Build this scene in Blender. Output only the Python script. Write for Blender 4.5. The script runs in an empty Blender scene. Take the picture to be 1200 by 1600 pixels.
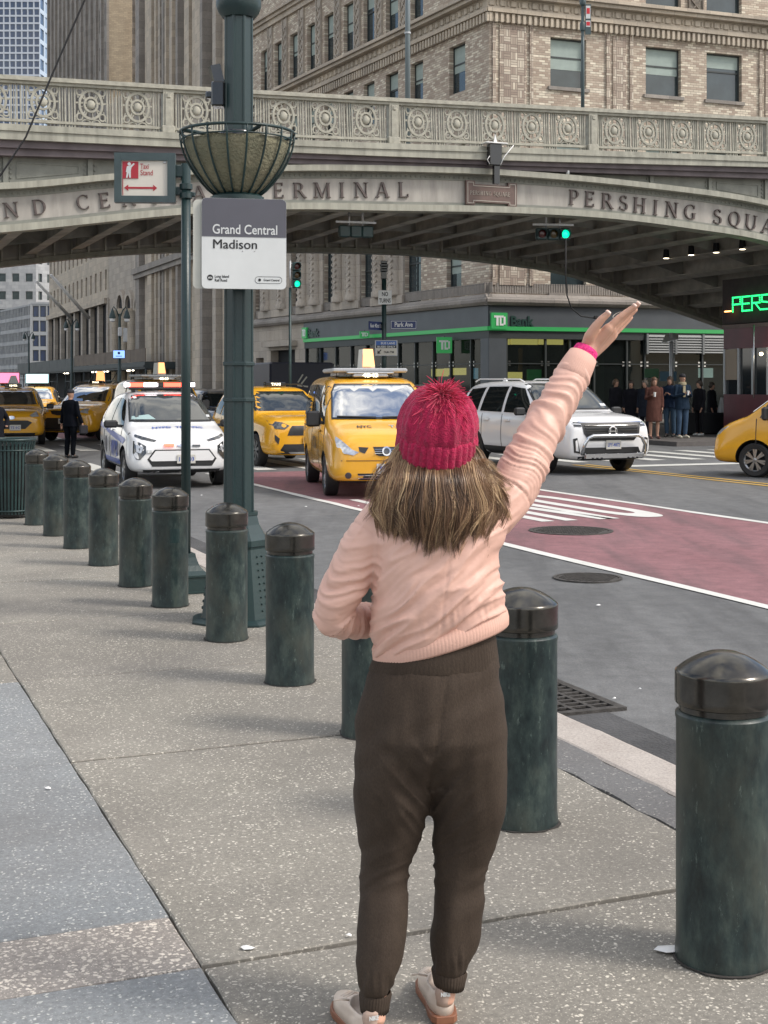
import bpy, bmesh, math, random
from math import sin, cos, tan, pi, radians, sqrt, atan2
from mathutils import Vector, Matrix, noise
from mathutils.bvhtree import BVHTree

random.seed(7)
SC = bpy.context.scene
COL = SC.collection

# ------------------------------------------------------------------ camera
F = 2150.0            # focal length in photo pixels (photo 1200 x 1600)
CAMH = 1.62           # eye height above the sidewalk
HV = 600.0            # photo row of the horizon
cam_d = bpy.data.cameras.new('camera')
cam = bpy.data.objects.new('camera', cam_d)
COL.objects.link(cam)
cam.location = (0, 0, CAMH)
cam.rotation_euler = (radians(90), 0, 0)
cam_d.sensor_fit = 'VERTICAL'
cam_d.sensor_height = 36.0
cam_d.lens = F * 36.0 / 1600.0
cam_d.shift_y = -(800.0 - HV) / 1600.0
cam_d.clip_start = 0.05
cam_d.clip_end = 3000
SC.camera = cam

# ------------------------------------------------------------------ world
SUN_EL, SUN_AZ = radians(46), radians(108)   # azimuth: direction the light comes from, clockwise from +Y
w = bpy.data.worlds.new('World')
SC.world = w
w.use_nodes = True
nt = w.node_tree
nt.nodes.clear()
n_out = nt.nodes.new('ShaderNodeOutputWorld')
n_bg = nt.nodes.new('ShaderNodeBackground')
n_bg.inputs['Strength'].default_value = 0.125
sky = nt.nodes.new('ShaderNodeTexSky')
sky.sky_type = 'NISHITA'
sky.sun_disc = False
sky.sun_elevation = SUN_EL
sky.sun_rotation = SUN_AZ
sky.dust_density = 2.5
sky.air_density = 1.0
sky.ozone_density = 1.0
tc = nt.nodes.new('ShaderNodeTexCoord')
nz = nt.nodes.new('ShaderNodeTexNoise')
nz.inputs['Scale'].default_value = 2.6
nz.inputs['Detail'].default_value = 7
nz.inputs['Roughness'].default_value = 0.62
mp = nt.nodes.new('ShaderNodeMapping')
mp.inputs['Scale'].default_value = (1, 1, 2.2)
nt.links.new(tc.outputs['Generated'], mp.inputs['Vector'])
nt.links.new(mp.outputs['Vector'], nz.inputs['Vector'])
cr = nt.nodes.new('ShaderNodeValToRGB')
cr.color_ramp.elements[0].position = 0.45
cr.color_ramp.elements[1].position = 0.60
nt.links.new(nz.outputs['Fac'], cr.inputs['Fac'])
mx = nt.nodes.new('ShaderNodeMixRGB')
mx.inputs['Color2'].default_value = (8.8, 8.5, 7.9, 1)
nt.links.new(cr.outputs['Color'], mx.inputs['Fac'])
nt.links.new(sky.outputs['Color'], mx.inputs['Color1'])
nt.links.new(mx.outputs['Color'], n_bg.inputs['Color'])
nt.links.new(n_bg.outputs['Background'], n_out.inputs['Surface'])

sun_d = bpy.data.lights.new('sun', 'SUN')
sun_d.energy = 1.5
sun_d.angle = radians(12)
sun_d.color = (1.0, 0.95, 0.88)
sun = bpy.data.objects.new('sun', sun_d)
COL.objects.link(sun)
sd = Vector((sin(SUN_AZ) * cos(SUN_EL), cos(SUN_AZ) * cos(SUN_EL), sin(SUN_EL)))
sun.rotation_euler = sd.to_track_quat('Z', 'Y').to_euler()
sun.location = (20, -10, 40)

SC.view_settings.view_transform = 'Standard'
SC.view_settings.look = 'None'
SC.view_settings.exposure = 0.70
SC.view_settings.gamma = 1
SC.view_settings.use_curve_mapping = False
SC.cycles.max_bounces = 6
SC.cycles.diffuse_bounces = 3

# ------------------------------------------------------------------ frames
TH = radians(22)
ES, EC = sin(TH), cos(TH)

def W(r, d, z=0.0):
    """street frame (r across the street, d along it) -> world"""
    return Vector((r * EC - d * ES, r * ES + d * EC, z))

def px(u, v, Y):
    return Vector(((u - 600) / F * Y, Y, CAMH + (HV - v) * Y / F))

def on_d(u, v, d):
    U = (u - 600) / F
    r = d * (U * EC + ES) / (EC - U * ES)
    return r, CAMH + (HV - v) * (r * ES + d * EC) / F

def on_r(u, v, r):
    U = (u - 600) / F
    d = r * (EC - U * ES) / (U * EC + ES)
    return d, CAMH + (HV - v) * (r * ES + d * EC) / F

def lerp(a, b, t):
    return a + (b - a) * t

def interp(tab, x):
    if x <= tab[0][0]:
        (x0, y0), (x1, y1) = tab[0], tab[1]
        return y0 + (y1 - y0) * (x - x0) / (x1 - x0)
    for (x0, y0), (x1, y1) in zip(tab, tab[1:]):
        if x <= x1:
            return y0 + (y1 - y0) * (x - x0) / (x1 - x0)
    (x0, y0), (x1, y1) = tab[-2], tab[-1]
    return y0 + (y1 - y0) * (x - x0) / (x1 - x0)

def smooth_interp(tab, x):
    """Catmull-Rom through the table"""
    n = len(tab)
    if x <= tab[0][0] or x >= tab[-1][0]:
        return interp(tab, x)
    for i in range(n - 1):
        if x <= tab[i + 1][0]:
            break
    x1, y1 = tab[i]
    x2, y2 = tab[i + 1]
    m1 = (y2 - tab[i - 1][1]) / (x2 - tab[i - 1][0]) if i > 0 else (y2 - y1) / (x2 - x1)
    m2 = (tab[i + 2][1] - y1) / (tab[i + 2][0] - x1) if i + 2 < n else (y2 - y1) / (x2 - x1)
    h = x2 - x1
    t = (x - x1) / h
    return (y1 * (2 * t**3 - 3 * t**2 + 1) + m1 * h * (t**3 - 2 * t**2 + t)
            + y2 * (-2 * t**3 + 3 * t**2) + m2 * h * (t**3 - t**2))

# ------------------------------------------------------------------ objects
def tag(o, label=None, cat=None, group=None, kind=None):
    if label: o['label'] = label
    if cat: o['category'] = cat
    if group: o['group'] = group
    if kind: o['kind'] = kind
    return o

def empty(name, loc=(0, 0, 0), rz=0.0, label=None, cat=None, group=None, kind=None):
    o = bpy.data.objects.new(name, None)
    o.empty_display_size = 0.2
    COL.objects.link(o)
    o.location = loc
    o.rotation_euler = (0, 0, rz)
    return tag(o, label, cat, group, kind)

def link(name, me, parent=None, loc=None, rot=None, scale=None):
    o = bpy.data.objects.new(name, me)
    COL.objects.link(o)
    if parent: o.parent = parent
    if loc is not None: o.location = loc
    if rot is not None: o.rotation_euler = rot
    if scale is not None: o.scale = scale
    return o

KIDS = {}
def copy_tree(o, parent=None):
    c = o.copy()
    COL.objects.link(c)
    c.parent = parent
    for ch in o.children:
        copy_tree(ch, c)
    return c

class MB:
    """collects geometry, then links it as ONE mesh object"""
    def __init__(s):
        s.v, s.f, s.m, s.sm = [], [], [], []
        s.M = None
        s.lathed = False
    def add(s, vs, fs, mi=0, smooth=False):
        b = len(s.v)
        if s.M is not None:
            vs = [s.M @ Vector(p) for p in vs]
        s.v.extend([tuple(p) for p in vs])
        for f in fs:
            s.f.append([b + i for i in f])
            s.m.append(mi)
            s.sm.append(smooth)
        return s
    def box(s, x0, x1, y0, y1, z0, z1, mi=0):
        vs = [(x0, y0, z0), (x1, y0, z0), (x1, y1, z0), (x0, y1, z0),
              (x0, y0, z1), (x1, y0, z1), (x1, y1, z1), (x0, y1, z1)]
        fs = [(0, 3, 2, 1), (4, 5, 6, 7), (0, 1, 5, 4), (1, 2, 6, 5), (2, 3, 7, 6), (3, 0, 4, 7)]
        return s.add(vs, fs, mi)
    def cbox(s, c, size, mi=0, bev=0.0):
        x, y, z = c
        a, b, d = size[0] / 2, size[1] / 2, size[2] / 2
        if bev <= 0:
            return s.box(x - a, x + a, y - b, y + b, z - d, z + d, mi)
        # bevelled box: stacked rings
        rings = []
        for zz, k in ((z - d, bev), (z - d + bev, 0), (z + d - bev, 0), (z + d, bev)):
            ring = []
            A, B = a - k, b - k
            for sx, sy in ((1, 1), (-1, 1), (-1, -1), (1, -1)):
                p = [(x + sx * A, y + sy * (B - bev)), (x + sx * (A - bev), y + sy * B)]
                if sx * sy < 0: p = p[::-1]
                ring += [(q[0], q[1], zz) for q in p]
            rings.append(ring)
        return s.rings(rings, True, True, mi)
    def rings(s, rings, cap0=True, cap1=True, mi=0, smooth=False, closed=True):
        n = len(rings[0])
        vs = [p for r in rings for p in r]
        fs = []
        for i in range(len(rings) - 1):
            for j in range(n if closed else n - 1):
                k = (j + 1) % n
                fs.append((i * n + j, i * n + k, (i + 1) * n + k, (i + 1) * n + j))
        if cap0: fs.append(tuple(range(n))[::-1])
        if cap1: fs.append(tuple(range((len(rings) - 1) * n, len(rings) * n)))
        return s.add(vs, fs, mi, smooth)
    def lathe(s, prof, n=24, c=(0, 0, 0), mi=0, smooth=True, cap0=True, cap1=True, phase=0.0):
        rs = []
        s.lathed = True
        for r, z in prof:
            rs.append([(c[0] + max(r, 1e-4) * cos(phase + 2 * pi * i / n), c[1] + max(r, 1e-4) * sin(phase + 2 * pi * i / n), c[2] + z) for i in range(n)])
        return s.rings(rs, cap0, cap1, mi, smooth)
    def tube(s, pts, rad, n=6, mi=0, smooth=True, cap=True):
        pts = [Vector(p) for p in pts]
        m = len(pts)
        rs = []
        up = None
        for i, p in enumerate(pts):
            t = (pts[min(i + 1, m - 1)] - pts[max(i - 1, 0)])
            if t.length < 1e-9: t = Vector((0, 0, 1))
            t.normalize()
            if up is None:
                up = t.orthogonal().normalized()
            else:
                up = (up - t * up.dot(t))
                if up.length < 1e-6: up = t.orthogonal()
                up.normalize()
            b = t.cross(up)
            r = rad[i] if isinstance(rad, (list, tuple)) else rad
            rs.append([p + (up * cos(2 * pi * k / n) + b * sin(2 * pi * k / n)) * r for k in range(n)])
        return s.rings(rs, cap, cap, mi, smooth)
    def bar(s, a, b, w, h, mi=0, up=(0, 0, 1)):
        a, b = Vector(a), Vector(b)
        t = (b - a).normalized()
        u = Vector(up)
        x = t.cross(u)
        if x.length < 1e-6: x = t.orthogonal()
        x.normalize()
        u = x.cross(t).normalized()
        vs = []
        for p in (a, b):
            for sx, sy in ((-1, -1), (1, -1), (1, 1), (-1, 1)):
                vs.append(p + x * sx * w / 2 + u * sy * h / 2)
        fs = [(3, 2, 1, 0), (4, 5, 6, 7), (0, 1, 5, 4), (1, 2, 6, 5), (2, 3, 7, 6), (3, 0, 4, 7)]
        return s.add(vs, fs, mi)
    def prism(s, poly, a0, a1, axis='y', mi=0):
        """poly of 2D points; extruded along axis. axis y: poly=(x,z); x: poly=(y,z); z: poly=(x,y)"""
        def P(p, a):
            if axis == 'y': return (p[0], a, p[1])
            if axis == 'x': return (a, p[0], p[1])
            return (p[0], p[1], a)
        n = len(poly)
        area = sum(poly[i][0] * poly[(i + 1) % n][1] - poly[(i + 1) % n][0] * poly[i][1] for i in range(n))
        pl = poly if area > 0 else poly[::-1]
        vs = [P(p, a0) for p in pl] + [P(p, a1) for p in pl]
        fs = [tuple(range(n)), tuple(range(2 * n - 1, n - 1, -1))]
        for i in range(n):
            k = (i + 1) % n
            fs.append((i, n + i, n + k, k))
        if axis == 'y':
            pass
        else:
            fs = [f[::-1] for f in fs]
        return s.add(vs, fs, mi)
    def strip(s, xs, lo, hi, y0, y1, mi=0):
        """solid band in the x-z plane between curves lo(x), hi(x), thickness y0..y1"""
        for a, b in zip(xs, xs[1:]):
            vs = [(a, y0, lo(a)), (b, y0, lo(b)), (b, y1, lo(b)), (a, y1, lo(a)),
                  (a, y0, hi(a)), (b, y0, hi(b)), (b, y1, hi(b)), (a, y1, hi(a))]
            fs = [(0, 3, 2, 1), (4, 5, 6, 7), (0, 1, 5, 4), (2, 3, 7, 6)]
            if a == xs[0]: fs.append((3, 0, 4, 7))
            if b == xs[-1]: fs.append((1, 2, 6, 5))
            s.add(vs, fs, mi)
        return s
    def mesh(s, name, mats):
        me = bpy.data.meshes.new(name)
        me.from_pydata(s.v, [], s.f)
        if not isinstance(mats, (list, tuple)): mats = [mats]
        for m in mats: me.materials.append(m)
        me.polygons.foreach_set('material_index', s.m)
        me.polygons.foreach_set('use_smooth', s.sm)
        me.update()
        if s.lathed and any(s.sm): me.set_sharp_from_angle(angle=radians(42))
        return me
    def build(s, name, mats, parent=None, loc=None, rot=None, recalc=False):
        me = s.mesh(name, mats)
        if recalc:
            bm = bmesh.new(); bm.from_mesh(me)
            bmesh.ops.recalc_face_normals(bm, faces=bm.faces)
            bm.to_mesh(me); bm.free()
        return link(name, me, parent, loc, rot)

TMP = bpy.data.scenes.new('workbench')      # small scene so that modifiers evaluate quickly; removed at the end
def apply_mods(o, *also):
    for q in (o,) + also: TMP.collection.objects.link(q)
    vl = TMP.view_layers[0]
    vl.update()
    dg = vl.depsgraph
    dg.update()
    me = bpy.data.meshes.new_from_object(o.evaluated_get(dg), depsgraph=dg)
    for q in (o,) + also: TMP.collection.objects.unlink(q)
    o.modifiers.clear()
    old = o.data
    o.data = me
    me.name = old.name
    return o

def set_smooth(me, angle=None):
    me.polygons.foreach_set('use_smooth', [True] * len(me.polygons))
    if angle is not None:
        try:
            me.set_sharp_from_angle(angle=angle)
        except Exception:
            pass

_tc = {}
def text_mesh(body, size=1.0, ext=0.0, bold=0.0, width=None, align='CENTER', res=3):
    """mesh of a text in the x-y plane; centred on x, baseline y=0; cap height about 0.7*size"""
    key = (body, size, ext, bold, width, align, res)
    if key in _tc: return _tc[key]
    cu = bpy.data.curves.new('text', 'FONT')
    cu.body = body
    cu.size = size
    cu.extrude = ext
    cu.offset = bold
    cu.align_x = align
    cu.resolution_u = res
    o = bpy.data.objects.new('tmp', cu)
    TMP.collection.objects.link(o)
    TMP.view_layers[0].update()
    dg = TMP.view_layers[0].depsgraph
    dg.update()
    me = bpy.data.meshes.new_from_object(o.evaluated_get(dg), depsgraph=dg)
    bpy.data.objects.remove(o)
    bpy.data.curves.remove(cu)
    if width and len(me.vertices):
        xs = [v.co.x for v in me.vertices]
        k = width / (max(xs) - min(xs))
        for v in me.vertices: v.co.x *= k
    _tc[key] = me
    return me

def add_mesh(mb, me, M, mi=0):
    mb.add([M @ v.co for v in me.vertices], [tuple(p.vertices) for p in me.polygons], mi)

def TXT(mb, body, x, y, z, size, mi=0, bold=0.0, width=None, align='CENTER', face='-y', ext=0.0, res=3):
    """add text upright in the x-z plane facing -y (reads left to right along +x)"""
    me = text_mesh(body, size, ext, bold, width, align, res)
    if face == '-y': R = Matrix.Rotation(pi / 2, 4, 'X')
    elif face == '-x': R = Matrix.Rotation(-pi / 2, 4, 'Z') @ Matrix.Rotation(pi / 2, 4, 'X')
    elif face == 'z': R = Matrix.Identity(4)
    add_mesh(mb, me, Matrix.Translation((x, y, z)) @ R, mi)

# ------------------------------------------------------------------ materials
def mat(name, col, rough=0.6, metal=0.0, var=0.0, vscale=4.0, col2=None, bump=0.0, bscale=40.0,
        spec=0.5, coat=0.0, emit=None, estr=0.0, detail=4, ior=None, streak=None, sheen=0.0):
    m = bpy.data.materials.new(name)
    m.use_nodes = True
    n = m.node_tree
    b = n.nodes['Principled BSDF']
    b.inputs['Base Color'].default_value = (*col, 1)
    b.inputs['Roughness'].default_value = rough
    b.inputs['Metallic'].default_value = metal
    b.inputs['Specular IOR Level'].default_value = spec
    b.inputs['Coat Weight'].default_value = coat
    b.inputs['Coat Roughness'].default_value = 0.04
    b.inputs['Sheen Weight'].default_value = sheen
    if ior: b.inputs['IOR'].default_value = ior
    if emit:
        b.inputs['Emission Color'].default_value = (*emit, 1)
        b.inputs['Emission Strength'].default_value = estr
    t = n.nodes.new('ShaderNodeTexCoord')
    if var > 0 or col2:
        nz = n.nodes.new('ShaderNodeTexNoise')
        nz.inputs['Scale'].default_value = vscale
        nz.inputs['Detail'].default_value = detail
        nz.inputs['Roughness'].default_value = 0.6
        src = t.outputs['Object']
        if streak:
            mpn = n.nodes.new('ShaderNodeMapping')
            mpn.inputs['Scale'].default_value = streak
            n.links.new(src, mpn.inputs['Vector'])
            src = mpn.outputs['Vector']
        n.links.new(src, nz.inputs['Vector'])
        r = n.nodes.new('ShaderNodeValToRGB')
        r.color_ramp.elements[0].position = 0.32
        r.color_ramp.elements[1].position = 0.68
        c2 = col2 if col2 else tuple(min(1, c * (1 + var)) for c in col)
        c1 = col if col2 else tuple(c * (1 - var) for c in col)
        r.color_ramp.elements[0].color = (*c1, 1)
        r.color_ramp.elements[1].color = (*c2, 1)
        n.links.new(nz.outputs['Fac'], r.inputs['Fac'])
        n.links.new(r.outputs['Color'], b.inputs['Base Color'])
    if bump > 0:
        nb = n.nodes.new('ShaderNodeTexNoise')
        nb.inputs['Scale'].default_value = bscale
        nb.inputs['Detail'].default_value = 5
        n.links.new(t.outputs['Object'], nb.inputs['Vector'])
        bp = n.nodes.new('ShaderNodeBump')
        bp.inputs['Strength'].default_value = bump
        bp.inputs['Distance'].default_value = 0.02
        n.links.new(nb.outputs['Fac'], bp.inputs['Height'])
        n.links.new(bp.outputs['Normal'], b.inputs['Normal'])
    return m

class N:
    """tiny node helper"""
    def __init__(s, name):
        s.m = bpy.data.materials.new(name)
        s.m.use_nodes = True
        s.t = s.m.node_tree
        s.b = s.t.nodes['Principled BSDF']
        s.tc = s.t.nodes.new('ShaderNodeTexCoord')
    def n(s, typ, **kw):
        x = s.t.nodes.new(typ)
        for k, v in kw.items():
            if k in x.inputs: s.set(x.inputs[k], v)
            else: setattr(x, k, v)
        return x
    def set(s, inp, v):
        if isinstance(v, bpy.types.NodeSocket): s.t.links.new(v, inp)
        else: inp.default_value = v
    def noise(s, vec, scale, detail=4, rough=0.6):
        x = s.n('ShaderNodeTexNoise', Scale=scale, Detail=detail, Roughness=rough)
        s.t.links.new(vec, x.inputs['Vector'])
        return x.outputs['Fac']
    def vor(s, vec, scale, feature='F1', rnd=1.0, out='Distance'):
        x = s.n('ShaderNodeTexVoronoi', feature=feature)
        x.inputs['Scale'].default_value = scale
        x.inputs['Randomness'].default_value = rnd
        s.t.links.new(vec, x.inputs['Vector'])
        return x.outputs[out]
    def ramp(s, fac, stops):
        x = s.n('ShaderNodeValToRGB')
        e = x.color_ramp.elements
        while len(e) < len(stops): e.new(0.5)
        for el, (p, c) in zip(e, stops):
            el.position = p
            el.color = (*c, 1) if len(c) == 3 else c
        s.t.links.new(fac, x.inputs['Fac'])
        return x.outputs['Color']
    def mix(s, fac, a, b, mode='MIX'):
        x = s.n('ShaderNodeMixRGB', blend_type=mode)
        s.set(x.inputs['Fac'], fac)
        s.set(x.inputs['Color1'], a)
        s.set(x.inputs['Color2'], b)
        return x.outputs['Color']
    def math(s, op, a, b=None, clamp=False):
        x = s.n('ShaderNodeMath', operation=op, use_clamp=clamp)
        s.set(x.inputs[0], a)
        if b is not None: s.set(x.inputs[1], b)
        return x.outputs[0]
    def mapping(s, vec, scale=(1, 1, 1), rot=(0, 0, 0), loc=(0, 0, 0)):
        x = s.n('ShaderNodeMapping')
        x.inputs['Scale'].default_value = scale
        x.inputs['Rotation'].default_value = rot
        x.inputs['Location'].default_value = loc
        s.t.links.new(vec, x.inputs['Vector'])
        return x.outputs['Vector']
    def bump(s, h, strength=0.3, dist=0.01):
        x = s.n('ShaderNodeBump')
        x.inputs['Strength'].default_value = strength
        x.inputs['Distance'].default_value = dist
        s.t.links.new(h, x.inputs['Height'])
        s.t.links.new(x.outputs['Normal'], s.b.inputs['Normal'])
    def color(s, c): s.set(s.b.inputs['Base Color'], c)
    def rough(s, r): s.set(s.b.inputs['Roughness'], r)

M = {}
M['black'] = mat('black rubber', (0.012, 0.012, 0.013), 0.6, bump=0.1)
M['blackgloss'] = mat('black gloss', (0.01, 0.01, 0.012), 0.15, coat=0.5)
M['dark'] = mat('dark void', (0.008, 0.009, 0.011), 0.8)
M['white'] = mat('white enamel', (0.75, 0.75, 0.74), 0.35, var=0.04)
M['steel'] = mat('brushed steel', (0.55, 0.55, 0.55), 0.25, metal=1.0, var=0.08, vscale=20)
M['galv'] = mat('galvanised steel', (0.42, 0.43, 0.44), 0.5, metal=0.6, var=0.12, vscale=30)
M['red'] = mat('sign red', (0.55, 0.02, 0.03), 0.4)
M['green_dk'] = mat('dark green paint', (0.010, 0.030, 0.030), 0.42, var=0.35, vscale=5, bump=0.12, bscale=60)
# ------------------------------------------------------------------ GROUND
def concrete(name, base, base2, frag, frag_amt, scale=1.0, fr=.22, dirt=(0.10, 0.09, 0.085)):
    k = N(name)
    o = k.tc.outputs['Object']
    big = k.noise(o, 0.9, 5)
    fine = k.noise(o, 55, 6, 0.7)
    c = k.ramp(big, [(0.3, base), (0.7, base2)])
    c = k.mix(0.55, c, k.ramp(fine, [(0.3, (0.25,) * 3), (0.7, (0.75,) * 3)]), 'OVERLAY')
    # exposed aggregate: light chips, elongated in random directions
    warp = k.n('ShaderNodeTexNoise', Scale=30.0, Detail=2.0)
    k.t.links.new(o, warp.inputs['Vector'])
    wv = k.mix(0.035, o, warp.outputs['Color'], 'ADD')
    v1 = k.vor(wv, 66 * scale)
    cell = k.vor(wv, 66 * scale, out='Color')
    sel = k.ramp(cell, [(0.60 - frag_amt * 0.3, (0, 0, 0)), (0.66 - frag_amt * 0.3, (1, 1, 1))])
    m1 = k.ramp(v1, [(fr, (1, 1, 1)), (fr + .14, (0, 0, 0))])
    patch = k.ramp(k.noise(o, 2.7, 4), [(0.3, (0.35,) * 3), (0.62, (1, 1, 1))])
    mm = k.math('MULTIPLY', k.math('MULTIPLY', sel, m1), patch)
    c = k.mix(mm, c, k.ramp(cell, [(0.3, frag), (0.9, tuple(min(1, f * 1.25) for f in frag))]))
    v2 = k.vor(o, 150 * scale)
    cell2 = k.vor(o, 150 * scale, out='Color')
    m2 = k.math('MULTIPLY', k.ramp(v2, [(0.2, (1, 1, 1)), (0.4, (0, 0, 0))]),
                k.ramp(cell2, [(0.55, (0, 0, 0)), (0.6, (1, 1, 1))]))
    c = k.mix(k.math('MULTIPLY', m2, 0.5 * frag_amt + 0.25), c, frag + (1,))
    # stains, gum
    st = k.ramp(k.noise(o, 0.55, 6, 0.7), [(0.42, (0, 0, 0)), (0.72, (1, 1, 1))])
    c = k.mix(k.math('MULTIPLY', st, 0.55), c, dirt + (1,))
    gum = k.vor(o, 2.1)
    gsz = k.vor(o, 2.1, out='Color')
    gm = k.math('MULTIPLY', k.ramp(gum, [(0.030, (1, 1, 1)), (0.042, (0, 0, 0))]), k.ramp(gsz, [(0.45, (0, 0, 0)), (0.5, (1, 1, 1))]))
    c = k.mix(k.math('MULTIPLY', gm, 0.55), c, (0.06, 0.058, 0.055, 1))
    k.color(c)
    k.rough(0.82)
    k.bump(k.math('ADD', k.math('MULTIPLY', fine, 0.5), k.math('MULTIPLY', mm, 0.5)), 0.35, 0.006)
    return k.m

M['slab_warm'] = concrete('sidewalk concrete warm', (0.188, 0.176, 0.151), (0.260, 0.243, 0.209), (0.62, 0.58, 0.5), 0.35)
M['slab_warm2'] = concrete('sidewalk concrete warm worn', (0.168, 0.157, 0.136), (0.240, 0.224, 0.193), (0.6, 0.56, 0.48), 0.5)
M['slab_blue'] = concrete('sidewalk concrete blue grey', (0.185, 0.198, 0.205), (0.235, 0.246, 0.250), (0.5, 0.5, 0.47), 0.3)
M['slab_agg'] = concrete('exposed aggregate strip', (0.25, 0.225, 0.20), (0.30, 0.275, 0.25), (0.66, 0.60, 0.52), 1.1, 0.9, .30)
M['slab_dark'] = concrete('asphalt patch', (0.11, 0.11, 0.112), (0.15, 0.15, 0.15), (0.35, 0.34, 0.32), 0.05)
M['joint'] = mat('joint dirt', (0.045, 0.04, 0.036), 0.95, var=0.3, vscale=20)

def asphalt(name, a, b, speck=0.28, tint=None):
    k = N(name)
    o = k.tc.outputs['Object']
    big = k.noise(k.mapping(o, (1, 0.35, 1), (0, 0, -TH)), 0.8, 6, 0.65)
    c = k.ramp(big, [(0.3, a), (0.72, b)])
    fine = k.noise(o, 70, 5, 0.75)
    c = k.mix(0.5, c, k.ramp(fine, [(0.3, (0.22,) * 3), (0.7, (0.78,) * 3)]), 'OVERLAY')
    v = k.vor(o, 120)
    cc = k.vor(o, 120, out='Color')
    m = k.math('MULTIPLY', k.ramp(v, [(0.2, (1, 1, 1)), (0.4, (0, 0, 0))]), k.ramp(cc, [(0.6, (0, 0, 0)), (0.65, (1, 1, 1))]))
    c = k.mix(k.math('MULTIPLY', m, speck), c, (0.36, 0.35, 0.33, 1))
    mid = k.noise(o, 5.5, 6, 0.72)
    c = k.mix(0.6, c, k.ramp(mid, [(0.32, (0.30,) * 3), (0.68, (0.66,) * 3)]), 'OVERLAY')
    # dark oil streaks and lighter wear along the traffic
    s1 = k.ramp(k.noise(k.mapping(o, (1.2, 0.12, 1), (0, 0, -TH)), 1.6, 5, 0.6), [(0.5, (0, 0, 0)), (0.75, (1, 1, 1))])
    c = k.mix(k.math('MULTIPLY', s1, 0.6), c, (0.045, 0.045, 0.048, 1))
    # cracks
    cr = k.vor(k.mix(0.12, o, k.noise(o, 3, 3), 'ADD'), 0.55, 'DISTANCE_TO_EDGE')
    cm = k.ramp(cr, [(0.004, (1, 1, 1)), (0.012, (0, 0, 0))])
    c = k.mix(k.math('MULTIPLY', cm, 0.10), c, (0.03, 0.03, 0.03, 1))
    k.color(c)
    k.rough(0.8)
    k.bump(fine, 0.4, 0.006)
    return k.m

M['road'] = asphalt('road asphalt', (0.095, 0.098, 0.10), (0.15, 0.152, 0.153))
M['redlane'] = asphalt('red bus lane coating', (0.195, 0.085, 0.095), (0.25, 0.122, 0.133), 0.12)

def paint(name, col, wear=0.35):
    k = N(name)
    o = k.tc.outputs['Object']
    a = k.noise(o, 9, 6, 0.75)
    wm = k.ramp(a, [(0.60, (0, 0, 0)), (0.68, (1, 1, 1))])
    c = k.mix(k.math('MULTIPLY', wm, wear), col + (1,), (0.14, 0.14, 0.14, 1))
    d = k.noise(o, 1.4, 4)
    c = k.mix(0.35, c, k.ramp(d, [(0.3, (0.35,) * 3), (0.7, (0.65,) * 3)]), 'OVERLAY')
    k.color(c)
    k.rough(0.6)
    return k.m
M['paint_w'] = paint('road paint white', (0.62, 0.62, 0.59))
M['paint_w2'] = paint('road paint white worn', (0.58, 0.58, 0.54), 0.75)
M['paint_y'] = paint('road paint yellow', (0.55, 0.34, 0.06), 0.5)

RZ = -0.13   # road level
def sheet(name, pts_rd, z, m, kind='structure', thick=None, parent=None):
    mb = MB()
    P = [W(r, d, z) for r, d in pts_rd]
    mb.add(P, [tuple(range(len(P)))])
    o = mb.build(name, m, parent)
    if kind: o['kind'] = kind
    return o

# one big ground sheet to the horizon, below everything
g = MB()
g.add([(-1500, -60, RZ - 0.3), (1500, -60, RZ - 0.3), (1500, 2200, RZ - 0.3), (-1500, 2200, RZ - 0.3)], [(0, 1, 2, 3)])
g.build('ground', M['road'])['kind'] = 'structure'

# road: long sheet along the street + cross avenue
mbr = MB()
mbr.add([W(3.36, -30, RZ), W(140, -30, RZ), W(140, 420, RZ), W(3.36, 420, RZ)], [(0, 1, 2, 3)])
mbr.build('road', M['road'])['kind'] = 'structure'
# red bus lane
mb = MB()
P = [(6.82, -6), (10.95, -6), (10.95, 120), (6.82, 120)]
n = 24
for i in range(n):
    a, b = lerp(-6, 26.2, i / n), lerp(-6, 26.2, (i + 1) / n)
    mb.add([W(6.82, a, RZ + .004), W(10.95, a, RZ + .004), W(10.95, b, RZ + .004), W(6.82, b, RZ + .004)], [(0, 1, 2, 3)])
mb.add([W(6.82, 44.5, RZ + .004), W(10.95, 44.5, RZ + .004), W(10.95, 150, RZ + .004), W(6.82, 150, RZ + .004)], [(0, 1, 2, 3)])
mb.build('bus_lane', M['redlane'])['kind'] = 'structure'

def line(r0, r1, d0, d1, w, m, name='lane_line', wob=0.015):
    mb = MB()
    k = max(2, int(abs(d1 - d0) / 0.8))
    rnd = random.Random(int(r0 * 100))
    L, R = [], []
    for i in range(k + 1):
        t = i / k
        r, d = lerp(r0, r1, t), lerp(d0, d1, t)
        L.append(W(r - w / 2 + rnd.uniform(-wob, wob), d, RZ + .008))
        R.append(W(r + w / 2 + rnd.uniform(-wob, wob), d, RZ + .008))
    for i in range(k):
        mb.add([L[i], R[i], R[i + 1], L[i + 1]], [(0, 1, 2, 3)])
    o = mb.build(name, m)
    o['kind'] = 'structure'
    return o
line(6.76, 6.87, -6, 26.2, 0.13, M['paint_w'])
line(11.05, 10.86, -6, 26.2, 0.14, M['paint_w'])
line(14.92, 14.92, -6, 26.0, 0.11, M['paint_y'])
line(15.22, 15.22, -6, 26.0, 0.11, M['paint_y'])
line(6.87, 6.87, 44.5, 150, 0.13, M['paint_w'])
line(10.9, 10.9, 44.5, 150, 0.13, M['paint_w'])
line(15.1, 15.1, 44.5, 200, 0.2, M['paint_y'])
line(18.7, 18.7, -6, 25.0, 0.11, M['paint_w2'])

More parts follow.
